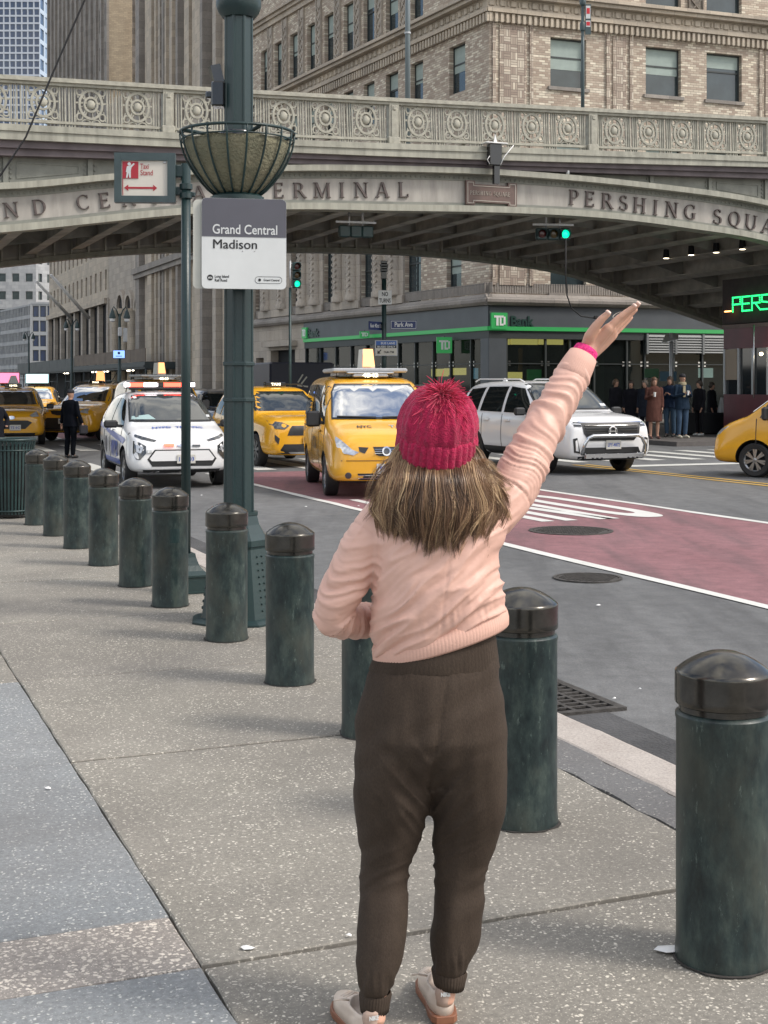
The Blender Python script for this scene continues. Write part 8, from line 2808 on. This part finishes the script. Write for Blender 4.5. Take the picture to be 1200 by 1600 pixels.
fing([(917, 541, 3.69, 10), (922, 525, 3.675, 9.5), (931, 510, 3.665, 7.6), (941, 498, 3.658, 6.2), (950, 490, 3.655, 5.2)], 12)   # thumb
body = remesh(mb, 'body', M['skin'], .0030, wo, 3, .4)
M['nail'] = mat('fingernail', (.72, .50, .42), .25)
for (u, v, Y, r) in ((992, 477.5, 3.659, 3.2), (998, 474.0, 3.691, 3.2), (951, 488.5, 3.650, 3.8)):
    q = MB(); c_ = Qw(u, v, Y)
    q.M = Matrix.Translation(c_) @ Matrix.Rotation(radians(-50), 4, 'Y')
    s_ = r * Y / F
    q.lathe([(s_ * .0, s_ * 1.5), (s_ * .6, s_ * 1.2), (s_ * .8, s_ * .3), (s_ * .75, -s_ * .8), (0, -s_ * 1.0)], 10)
    q.build('fingernail', M['nail'], wo)
for s_ in (-1, 1):
    q = MB(); q.lathe([(.0, -.010), (.008, -.006), (.010, 0), (.008, .006), (0, .010)], 10, tuple(hc - WOFF + fw * .083 + sdv * s_ * .030 + upv * .012)); q.build('eye', M['white'], wo)
q = MB(); q.tube([Qw(965, 492, 3.68) + Vector((cos(t) * .0125, sin(t) * .011, sin(t + .9) * .008)) for t in [2 * pi * i / 16 for i in range(17)]], .0011, 5); q.build('ring', M['palegold'], wo)

# hat -------------------------------------------------------------------------
HT = Matrix.Translation(Qw(681.5, 716, 3.50)) @ Matrix.Rotation(radians(2), 4, 'Y') @ Matrix.Rotation(radians(17), 4, 'X')
def hatring(z_, r_, ribs, amp, n=240, ph=0.0, wob=0.0, depth=1.10):
    row = []
    for i in range(n):
        t = 2 * pi * i / n
        k_ = abs(sin(ribs * t / 2 + ph)) ** .6
        rr = r_ + amp * (k_ - .6) + wob * noise.noise(Vector((cos(t) * 3, sin(t) * 3, z_ * 30)))
        row.append(HT @ Vector((rr * cos(t), rr * sin(t) * depth, z_)))
    return row
mb = MB()
rg = [hatring(z_, r_, 34, .0050, ph=.5 * sin(z_ * 60) * .6, wob=.002) for z_, r_ in ((.004, .084), (-.004, .090), (-.006, .096), (-.002, .1005), (.008, .1025), (.020, .1035), (.032, .1035), (.044, .1030), (.056, .1025), (.064, .1010), (.069, .0975), (.068, .0935))]
mb.rings(rg, False, False, smooth=True)
mb.build('hat_brim', M['crimson'], wo)
mb = MB()
rg = []
prof = [(.060, .0925), (.070, .0960), (.082, .0972), (.095, .0968), (.108, .0950), (.120, .0920), (.132, .0880), (.144, .0825), (.155, .0755), (.165, .0670), (.174, .0570), (.182, .0450), (.189, .030), (.193, .014)]
for z_, r_ in prof:
    row = []
    n = 240
    for i in range(n):
        t = 2 * pi * i / n
        # cables: groups of twisted ribs
        g = 10 * t
        cab = .5 + .5 * cos(g)
        tw = sin(g * 2 + sin(z_ * 260) * 1.3)
        rr = r_ + (.0058 * cab ** .5 + .0028 * tw * cab) * min(1, r_ / .06) + .0012 * noise.noise(Vector((cos(t) * 12, sin(t) * 12, z_ * 90)))
        row.append(HT @ Vector((rr * cos(t), rr * sin(t) * 1.10, z_)))
    rg.append(row)
mb.rings(rg, False, True, smooth=True)
mb.build('hat_crown', M['crimson'], wo)
# pompom of yarn strands
M['yarn'] = mat('crimson yarn', (0.44, 0.008, 0.055), .85, var=.3, vscale=40, sheen=.15)
M['yarn2'] = mat('crimson yarn light', (0.60, 0.018, 0.085), .85, var=.2, vscale=40, sheen=.15)
rp = random.Random(21)
mb = MB()
pc_ = Vector((.006, -.022, .170))
for i in range(2300):
    th, cz = rp.uniform(0, 2 * pi), rp.uniform(-.55, 1)
    sr = sqrt(1 - cz * cz)
    d = Vector((sr * cos(th), sr * sin(th), cz))
    L_ = rp.uniform(.036, .056) + (rp.uniform(0, .014) if rp.random() < .12 else 0)
    L_ *= 1 + .25 * max(0, -d.y) * (1 if cz < .3 else .3)
    c1 = Vector((rp.uniform(-1, 1), rp.uniform(-1, 1), rp.uniform(-1, 1))) * .85
    pts = []
    for j in range(5):
        t = j / 4
        p = pc_ + d * L_ * t + c1 * L_ * t * t * .6 + Vector((0, -.004, -.030)) * t * t
        if p.z < .19:
            pass
        pts.append(HT @ p)
    mb.tube(pts, [.0014, .0016, .0015, .0013, .0008], 4, mi=rp.choice([0, 0, 0, 1]), cap=False)
mb.build('pompom', [M['yarn'], M['yarn2']], wo)

# hair ------------------------------------------------------------------------
hair_cols = [(.060, .031, .016), (.135, .073, .039), (.23, .134, .073), (.39, .25, .138), (.56, .39, .225)]
hm = []
for i, c in enumerate(hair_cols):
    k_ = mat('hair strand %s' % ['umber', 'brown', 'ash', 'honey', 'blonde'][i], c, .32, var=.15, vscale=20)
    hm.append(k_)
YB = 3.5
def hairY(s, v):
    """depth of the hair surface seen from behind"""
    base = 3.50 - .118 * sqrt(max(0, 1 - (s * .92) ** 2))
    bulge = .018 * math.exp(-((v - 790) / 40) ** 2)
    if v < 748: base += .050 * min(1, (748 - v) / 34)      # roots are under the hat
    return base - bulge - .012 * max(0, (v - 780) / 80)
mb = MBW()
rg = []
for v, ul, ur in ((712, 640, 724), (725, 628, 737), (748, 608, 756), (775, 594, 772), (805, 592, 768), (828, 600, 757), (842, 615, 742)):
    row = []
    for i in range(25):
        s = -1 + 2 * i / 24
        u = lerp(ul, ur, (s + 1) / 2)
        row.append(Q(u, v, hairY(s, v) + .014))
    rg.append(row)
back = [[p + Vector((0, .03, 0)) for p in r][::-1] for r in rg]
mb.rings([a + b for a, b in zip(rg, back)], True, True, smooth=True)
mb.build('hair_base', hm[0], wo)
rh = random.Random(5)
mb = MB()
def strand(pts, r0, mi, n=4):
    m_ = len(pts)
    rad = [r0 * (1 - .75 * (j / (m_ - 1)) ** 2.5) for j in range(m_)]
    mb.tube(pts, rad, n, mi=mi, cap=False)
NL = 250
for li in range(NL):
    s0 = -1 + 2 * (li + rh.uniform(-.4, .4)) / (NL - 1)
    s0 = max(-1, min(1, s0))
    layer = rh.uniform(-.012, .012)
    vend = 838 + rh.uniform(-34, 20) - 20 * abs(s0) ** 3
    tone = rh.choice([0, 1, 1, 1, 2, 2, 3, 4] if abs(s0) < .6 else [1, 2, 2, 3, 3, 4])
    cl = rh.uniform(-1, 1)
    um0 = 681.5 + s0 * 55
    um1 = 682 + s0 * (78 + rh.uniform(-7, 7))
    um2 = 682 + s0 * (94 + rh.uniform(-9, 10)) + cl * 8
    ue = 676 + s0 * (80 + rh.uniform(-10, 10)) + cl * 17
    vend = (852 if s0 > -.2 else 838) + rh.uniform(-18, 8) - 10 * abs(s0) ** 3 + 8 * math.exp(-((s0 - .15) / .3) ** 2)
    ph_ = rh.uniform(0, 6)
    vtop_ = 722 - 30 * s0 * s0
    for k_ in range(20):
        js = rh.gauss(0, 2.5); jy = rh.gauss(0, .0035); jv = rh.gauss(0, 6)
        ctrl = [(um0 + js * .5, vtop_), (lerp(um0, um1, .5) + js * .8, vtop_ + 16), (um1 + js, 762 - 14 * s0 * s0), (um2 + js * 1.1, 792), (lerp(um2, ue, .6) + js * .9, lerp(792, vend + jv, .6)), (ue + js * .35 + rh.gauss(0, .6), vend + jv)]
        pts = []
        for a in range(12):
            t = a / 11 * (len(ctrl) - 1)
            i0 = min(int(t), len(ctrl) - 2); f_ = t - i0
            g = lambda i: ctrl[max(0, min(len(ctrl) - 1, i))]
            p0, p1, p2, p3 = g(i0 - 1), g(i0), g(i0 + 1), g(i0 + 2)
            cr_ = lambda a0, a1, a2, a3: .5 * (2 * a1 + (a2 - a0) * f_ + (2 * a0 - 5 * a1 + 4 * a2 - a3) * f_ * f_ + (3 * a1 - a0 - 3 * a2 + a3) * f_ ** 3)
            u, v = cr_(p0[0], p1[0], p2[0], p3[0]), cr_(p0[1], p1[1], p2[1], p3[1])
            u += 5.0 * sin(v * .045 + ph_) * (v - 700) / 150
            Y = hairY(max(-1, min(1, (u - 682) / 96)), v) + layer * (v - 690) / 120 + jy - .004
            pts.append(Qw(u, v, Y))
        strand(pts, rh.uniform(.00055, .00105), min(4, max(0, tone + rh.choice([-1, 0, 0, 0, 0]))))
# loose curls over the right shoulder and wisps on the left
for li in range(60):
    right = li % 3 != 0
    v0 = rh.uniform(715, 760)
    if right:
        u0 = rh.uniform(735, 760); ue, ve = rh.uniform(768, 798), rh.uniform(755, 815); bend = rh.uniform(-16, 10)
    else:
        u0 = rh.uniform(605, 625); ue, ve = rh.uniform(566, 590), rh.uniform(765, 815); bend = rh.uniform(-12, 4)
    tone = rh.choice([2, 3, 3, 4]) if right else rh.choice([1, 2, 3])
    for k_ in range(20 if right else 9):
        du, dv = rh.gauss(0, 2.2), rh.gauss(0, 2.2)
        pts = []
        for a in range(10):
            t = a / 9
            u = lerp(u0, ue, t ** .8) + du + 5 * sin(t * 5 + li) * t
            v = lerp(v0, ve, t) + bend * sin(pi * t) + dv
            Y = 3.435 - .03 * sin(pi * t) + .02 * t
            pts.append(Qw(u, v, Y))
        strand(pts, rh.uniform(.0005, .0009), min(4, max(0, tone + rh.choice([-1, 0, 0]))))
mb.build('hair', hm, wo)

# shoes -----------------------------------------------------------------------
M['shoe'] = mat('shoe off white leather', (0.62, 0.52, 0.44), .5, var=.06, vscale=30)
M['shoe2'] = mat('shoe taupe suede', (0.40, 0.29, 0.235), .75, var=.1, vscale=40)
M['gum'] = mat('gum sole', (0.22, 0.09, 0.048), .55, var=.12, vscale=30)
M['shoein'] = mat('shoe lining', (0.09, .07, .07), .9)
def shoe(u, Y, yaw, lab_):
    """heel back at (u, Y) on the ground, toe pointing away"""
    base = Vector(((u - 600) / F * Y, Y, 0)) - WOFF
    R_ = Matrix.Translation(base) @ Matrix.Rotation(yaw, 4, 'Z')
    outline = [(0, .022), (.015, .033), (.05, .037), (.10, .035), (.15, .041), (.19, .045), (.22, .041), (.245, .028), (.256, .012)]
    def ringxy(z, inset=0, sc=1.0):
        pts = [(w_ * sc - inset, y + (inset if y < .1 else -inset)) for y, w_ in outline]
        L_ = [(-x, y) for x, y in pts][::-1]
        return [R_ @ Vector((x, y, z)) for x, y in pts + L_]
    mb = MB(); mb.rings([ringxy(0, .003), ringxy(.004), ringxy(.020), ringxy(.022, .002)], True, True, smooth=False); mb.build('sole', M['gum'], wo)
    mb = MB()
    # upper: heel cup and vamp
    def up(z, k_, y_end, wsc):
        pts = [(w_ * wsc, min(y, y_end)) for y, w_ in outline]
        return pts
    rg = []
    for z, y0, y1, ws in ((.021, .003, .252, .96), (.045, .002, .248, .93), (.060, .004, .20, .86), (.074, .006, .15, .80), (.084, .010, .13, .76)):
        row = []
        for i in range(28):
            t = 2 * pi * i / 28
            yy = lerp(y0, y1, .5 - .5 * cos(t))
            w_ = interp(outline, min(.25, max(.0, (yy - y0) / (y1 - y0) * .25))) * ws
            row.append(R_ @ Vector((w_ * (1 if t < pi else -1) * min(1, abs(sin(t)) ** .45 + .0), yy, z + (.0 if z < .07 else -.012 * sin(min(1, (yy / .13)) * pi)))))
        rg.append(row)
    rg.append([p.lerp(sum(rg[-1], Vector()) / 28, .12) for p in rg[-1]])
    rg.append([p + Vector((0, 0, -.02)) for p in rg[-1]])
    mb.rings(rg, True, True, smooth=True); mb.build('upper', M['shoe'], wo)
    mb = MB()
    pts = []
    rows = []
    for z, hw in ((.045, .020), (.060, .021), (.074, .024), (.086, .022), (.091, .012)):
        row = []
        for i in range(9):
            a = -1 + 2 * i / 8
            row.append(R_ @ Vector((a * hw, .0005 + .014 * a * a, z)))
        rows.append(row)
    back_ = [[p + (R_.to_3x3() @ Vector((0, .004, 0))) for p in r][::-1] for r in rows]
    mb.rings([a + b for a, b in zip(rows, back_)], True, True, smooth=True)
    mb.build('heel_tab', M['shoe2'], wo)
    me = text_mesh('NIKE', .014, 0, .0008, .024, 'CENTER', 1)
    mb = MB(); add_mesh(mb, me, R_ @ Matrix.Translation((0, -.0015, .074)) @ Matrix.Rotation(pi / 2, 4, 'X')); mb.build('lettering', M['signwhite'], wo)
    mb = MB()
    for j in range(3): mb.tube([R_ @ Vector((-.025, .14 + .02 * j, .072 - .006 * j)), R_ @ Vector((0, .145 + .02 * j, .082 - .007 * j)), R_ @ Vector((.025, .14 + .02 * j, .072 - .006 * j))], .003, 5)
    mb.tube([R_ @ Vector((-.03, .10, .085)), R_ @ Vector((-.055, .09, .095)), R_ @ Vector((-.07, .10, .09))], .003, 5)
    mb.build('lace', M['shoe'], wo)
shoe(696, 3.475, radians(8), 'right')
shoe(584, 3.345, radians(20), 'left')

# ===================== passers-by ===========================================
M['skin2'] = mat('shaded skin of passers-by', (0.36, 0.21, 0.15), 0.6, spec=.25)  # darker copy of skin, with the shade under the bridge in its tone
def figure(x, y, face, label, coat, coat_len, legs, hair_c, H=1.70, pose='pocket', z0=0.0, hat=None, scarf=None, shoes=(.02, .02, .02), group=None, legcol=None, cup=False, longhair=False, cat='person', bag=None):
    """face: heading angle in radians, 0 = towards +y (away from camera), pi = towards the camera"""
    t = empty('person', (x, y, z0), face, label, cat, group)
    s = H / 1.72
    V_ = lambda a, b, c: Vector((a, b, c)) * s
    mb = MB()
    hd = V_(0, .01, 1.60)
    mb.rings([[hd + V_(a * cos(q), b * sin(q) + oy, zz) for q in [2 * pi * i / 14 for i in range(14)]] for zz, a, b, oy in ((-.12, .03, .035, .03), (-.08, .055, .07, .015), (0, .075, .092, 0), (.06, .07, .085, 0), (.105, .035, .04, 0))], True, True)
    chain(mb, [(V_(0, .095, 1.60), .010 * s), (V_(0, .115, 1.575), .014 * s)], 8)
    chain(mb, [(V_(0, 0, 1.50), .05 * s), (V_(0, -.01, 1.40), .055 * s)], 10)
    mb.rings([[V_(a * cos(q), b * sin(q), zz) for q in [2 * pi * i / 16 for i in range(16)]] for zz, a, b in ((.86, .13, .08), (.95, .165, .105), (1.10, .135, .09), (1.28, .165, .10), (1.40, .15, .08), (1.45, .07, .05))], True, True)
    arms = {}
    for sx in (-1, 1):
        if pose == 'hold' and sx == 1: A = [(.19, 0, 1.38, .048), (.23, .02, 1.12, .042), (.14, .22, 1.20, .034), (.10, .27, 1.24, .03)]
        elif pose == 'hold2': A = [(.19, 0, 1.38, .048), (.24, .03, 1.12, .042), (.10, .24, 1.18, .034), (.05, .27, 1.22, .03)]
        elif pose == 'hip' and sx == -1: A = [(.19, 0, 1.38, .048), (.32, .05, 1.17, .042), (.21, .10, 1.02, .034), (.18, .14, 1.02, .03)]
        elif pose == 'out' : A = [(.19, 0, 1.38, .048), (.25, 0, 1.12, .042), (.33, .05, .90, .034), (.35, .06, .83, .03)]
        else: A = [(.19, 0, 1.38, .048), (.225, 0, 1.12, .042), (.21, .08, .90, .034), (.20, .10, .82, .03)]
        arms[sx] = A
        chain(mb, [(V_(sx * a, b, c), r * s * .82) for a, b, c, r in A], 10)
        hx, hy, hz, _ = A[-1]
        px_, py_, pz_, _ = A[-2]
        dv = (V_(sx * hx, hy, hz) - V_(sx * px_, py_, pz_)).normalized()
        for f_ in range(4):
            o_ = Vector((0, .016 * (f_ - 1.5), 0))
            chain(mb, [(V_(sx * hx, hy, hz) + o_ + dv * .02, .011 * s), (V_(sx * hx, hy, hz) + o_ + dv * .10 + Vector((-sx * .02, 0, -.01)), .008 * s)], 6)
        chain(mb, [(V_(sx * hx, hy, hz), .012 * s), (V_(sx * hx, hy, hz) + dv * .04 + Vector((0, .04, .01)), .010 * s)], 6)
        chain(mb, [(V_(sx * .09, 0, .90), .085 * s), (V_(sx * .10, .015, .50), .055 * s), (V_(sx * .10, -.01, .30), .052 * s), (V_(sx * .10, -.02, .09), .036 * s), (V_(sx * .105, .08, .04), .035 * s)], 10)
    remesh(mb, 'body', M['skin2'], .013, t, 2)
    if legcol is not None or True:
        mb = MB()
        for sx in (-1, 1):
            lw = legs[1]
            chain(mb, [(V_(sx * .085, 0, .93), .105 * s), (V_(sx * .10, 0, .72), .09 * s * lw), (V_(sx * .10, .015, .48), .07 * s * lw), (V_(sx * .10, -.01, .28), .066 * s * lw), (V_(sx * .10, -.02, .11), .055 * s * lw)], 12)
        o = remesh(mb, 'trousers', mat('trouser cloth', legs[0], .9, spec=.12, var=.15, vscale=8), .016, t, 3)
    cm = mat('coat cloth', coat, .9, spec=.12, var=.18, vscale=7, bump=.2, bscale=60)
    mb = MB()
    zb = coat_len
    rows = [(1.47, .075, .065), (1.43, .15, .095), (1.38, .195, .118), (1.25, .205, .135), (1.08, .185, .13), (.95, .205, .145)]
    if zb < .9: rows += [(.75, .225, .16)]
    if zb < .7: rows += [(zb, .235, .17)]
    elif zb < .9: rows += [(zb, .228, .16)]
    mb.rings([[V_(a * cos(q), b * sin(q), zz) for q in [2 * pi * i / 20 for i in range(20)]] for zz, a, b in rows], True, True)
    for sx in (-1, 1):
        A = arms[sx]
        chain(mb, [(V_(sx * a, b, c), r * s * 1.35) for a, b, c, r in A[:-1]], 12)
    o = remesh(mb, 'coat', cm, .016, t, 3)
    on_ = [v.normal.copy() for v in o.data.vertices]
    for v, nn in zip(o.data.vertices, on_):
        v.co += nn * .010 * noise.noise(Vector((v.co.x * 14, v.co.y * 14, v.co.z * 5)) + Vector((x, y, 0)))
    if hair_c is not None:
        mb = MB()
        lo = -.25 if longhair else -.07
        rg = []
        for zz, a, b, oy in ((lo, .08 if longhair else .060, .055, -.05), (-.05, .090, .088, -.03), (.02, .092, .100, -.016), (.06, .086, .104, -.004), (.11, .05, .055, -.008), (.125, .012, .015, 0)):
            rg.append([hd + V_(a * cos(q), b * sin(q) + oy, zz) for q in [2 * pi * i / 16 for i in range(16)]])
        mb.rings(rg, True, True, smooth=True)
        mb.build('hair', mat('hair', hair_c, .6, var=.3, vscale=30), t)
    if hat is not None:
        mb = MB(); mb.rings([[hd + V_(a * cos(q), b * sin(q), zz) for q in [2 * pi * i / 18 for i in range(18)]] for zz, a, b in ((.035, .086, .104), (.08, .084, .10), (.12, .06, .07), (.135, .015, .02))], True, True, smooth=True)
        mb.build('hat', mat('hat cloth', hat, .8), t)
    if scarf is not None:
        mb = MB(); mb.lathe([(.09 * s, 1.40 * s), (.115 * s, 1.43 * s), (.11 * s, 1.49 * s), (.085 * s, 1.51 * s)], 18); mb.cbox(tuple(V_(.03, .145, 1.25)), (.09, .03, .34), bev=.01)
        mb.build('scarf', mat('scarf cloth', scarf, .9, var=.2), t)
    for sx in (-1, 1):
        mb = MB(); chain(mb, [(V_(sx * .10, -.05, .05), .042 * s), (V_(sx * .105, .05, .045), .042 * s), (V_(sx * .11, .14, .035), .032 * s)], 12)
        remesh(mb, 'shoe', mat('shoe leather', shoes, .5), .012, t, 2)
    if cup:
        hx, hy, hz, _ = arms[1][-1]
        c_ = empty('paper_cup', t.location + Matrix.Rotation(face, 3, 'Z') @ (V_(hx - .02, hy + .06, hz - .02)), 0, 'white paper cup held by the ' + cup, 'cup', 'paper cups in hands')
        q = MB(); q.lathe([(.028, -.05), (.038, .06), (.040, .065), (.036, .075)], 14); q.build('cup', M['white'], c_)
        q = MB(); q.lathe([(.041, .075), (.041, .082), (.03, .088)], 14); q.build('lid', M['signcream'], c_)
    if bag:
        q = MB(); q.cbox(tuple(V_(*bag[0])), bag[1], bev=.03); q.build('bag', mat('bag', bag[2], .7), t)
    return t
def feet(u, v, z=0.0):
    Y = F * (CAMH - z) / (v - HV); return (u - 600) / F * Y, Y
G_ = 'people waiting under the bridge'
def fig(u, vtop, Y, *a, **kw):
    """standing on the paving; height chosen so the head top is seen at vtop"""
    H = CAMH + (HV - vtop) * Y / F
    return figure((u - 600) / F * Y, Y, *a, H=min(1.92, max(1.5, H)), group=G_, **kw)
fig(962, 592, 43.5, pi + .6, 'bareheaded person in black coat, leftmost of the people waiting beyond the white SUV', (.012, .012, .016), .75, ((.012, .012, .014), 1), (.10, .06, .035), pose='pocket')
fig(986, 594, 42.8, pi - .3, 'person in long black open coat, second from left beyond the white SUV hood', (.010, .010, .014), .5, ((.012, .012, .014), 1), (.03, .02, .015), pose='pocket')
fig(1008, 593, 42.2, pi - .8, 'person in dark coat turned away, directly left of the brown coat woman', (.016, .02, .03), .6, ((.016, .018, .025), 1), (.12, .10, .08), pose='pocket')
fig(1022, 589, 40.6, pi + .1, 'woman in long brown coat and tall brown boots, standing on the kerb', (.085, .038, .030), .48, ((.26, .15, .11), .62), (.09, .045, .025), pose='hold', cup='woman in the brown coat', shoes=(.09, .03, .025), longhair=True)
fig(1047, 588, 42.0, pi - .5, 'person in navy jacket and blue jeans beside the brown coat woman', (.012, .022, .045), .85, ((.05, .085, .13), 1), (.05, .03, .02), pose='hold2', longhair=True)
fig(1066, 582, 41.2, pi + .35, 'tall man in navy coat, beige scarf and jeans with pale trainers, dark knit cap', (.014, .026, .045), .78, ((.045, .075, .12), 1), None, pose='hold2', hat=(.02, .02, .025), scarf=(.30, .26, .17), cup='man with the beige scarf', shoes=(.55, .52, .42))
fig(1093, 594, 43.0, pi - 1.1, 'person in black coat with pale trainers, right of the man with the beige scarf', (.010, .010, .013), .8, ((.010, .010, .012), .9), (.03, .02, .015), pose='pocket', shoes=(.4, .4, .38))
fig(1112, 597, 44.6, pi + .9, 'dark dressed person at the right end of the waiting group, near the restaurant', (.012, .013, .016), .7, ((.012, .012, .014), 1), (.04, .03, .02), pose='pocket')
# tote bag on the ground
t = empty('tote_bag', (feet(1082, 668)[0], 42.6, 0), .2, 'upright beige paper tote bag standing on the paving among the waiting people', 'bag')
mb = MB(); mb.rings([[(x * k_, y * k_, z) for x, y in ((.2, .08), (-.2, .08), (-.2, -.08), (.2, -.08))] for z, k_ in ((0, 1), (.40, 1.0))], True, True); mb.build('bag', mat('kraft paper', (.42, .33, .22), .8), t)
mb = MB(); mb.tube([(-.08, -.08, .40), (-.06, -.08, .58), (.06, -.08, .58), (.08, -.08, .40)], .01, 5); mb.build('handle', mat('bag handle', (.3, .22, .14), .8), t)
# traffic officer
Yo = F * (CAMH - RZ) / (716 - HV)
to = figure((110 - 600) / F * Yo, Yo, -.5, 'traffic officer dressed all in black standing on the road in front of the taxis', (.002, .003, .006), .8, ((.002, .003, .005), 1), None, H=1.62, pose='out', z0=RZ, hat=(.008, .010, .016), bag=((.34, .1, .72), (.10, .25, .22), (.01, .01, .015)))
# person cut by the left edge
Ye = 27.0
figure((-7 - 600) / F * Ye, Ye, pi + 1.1, 'black dressed person cut off by the left photo edge, behind the waste basket', (.008, .009, .013), .7, ((.008, .009, .012), 1), (.02, .015, .01), H=1.42 + .13, pose='hip', z0=RZ)

bpy.data.scenes.remove(TMP)
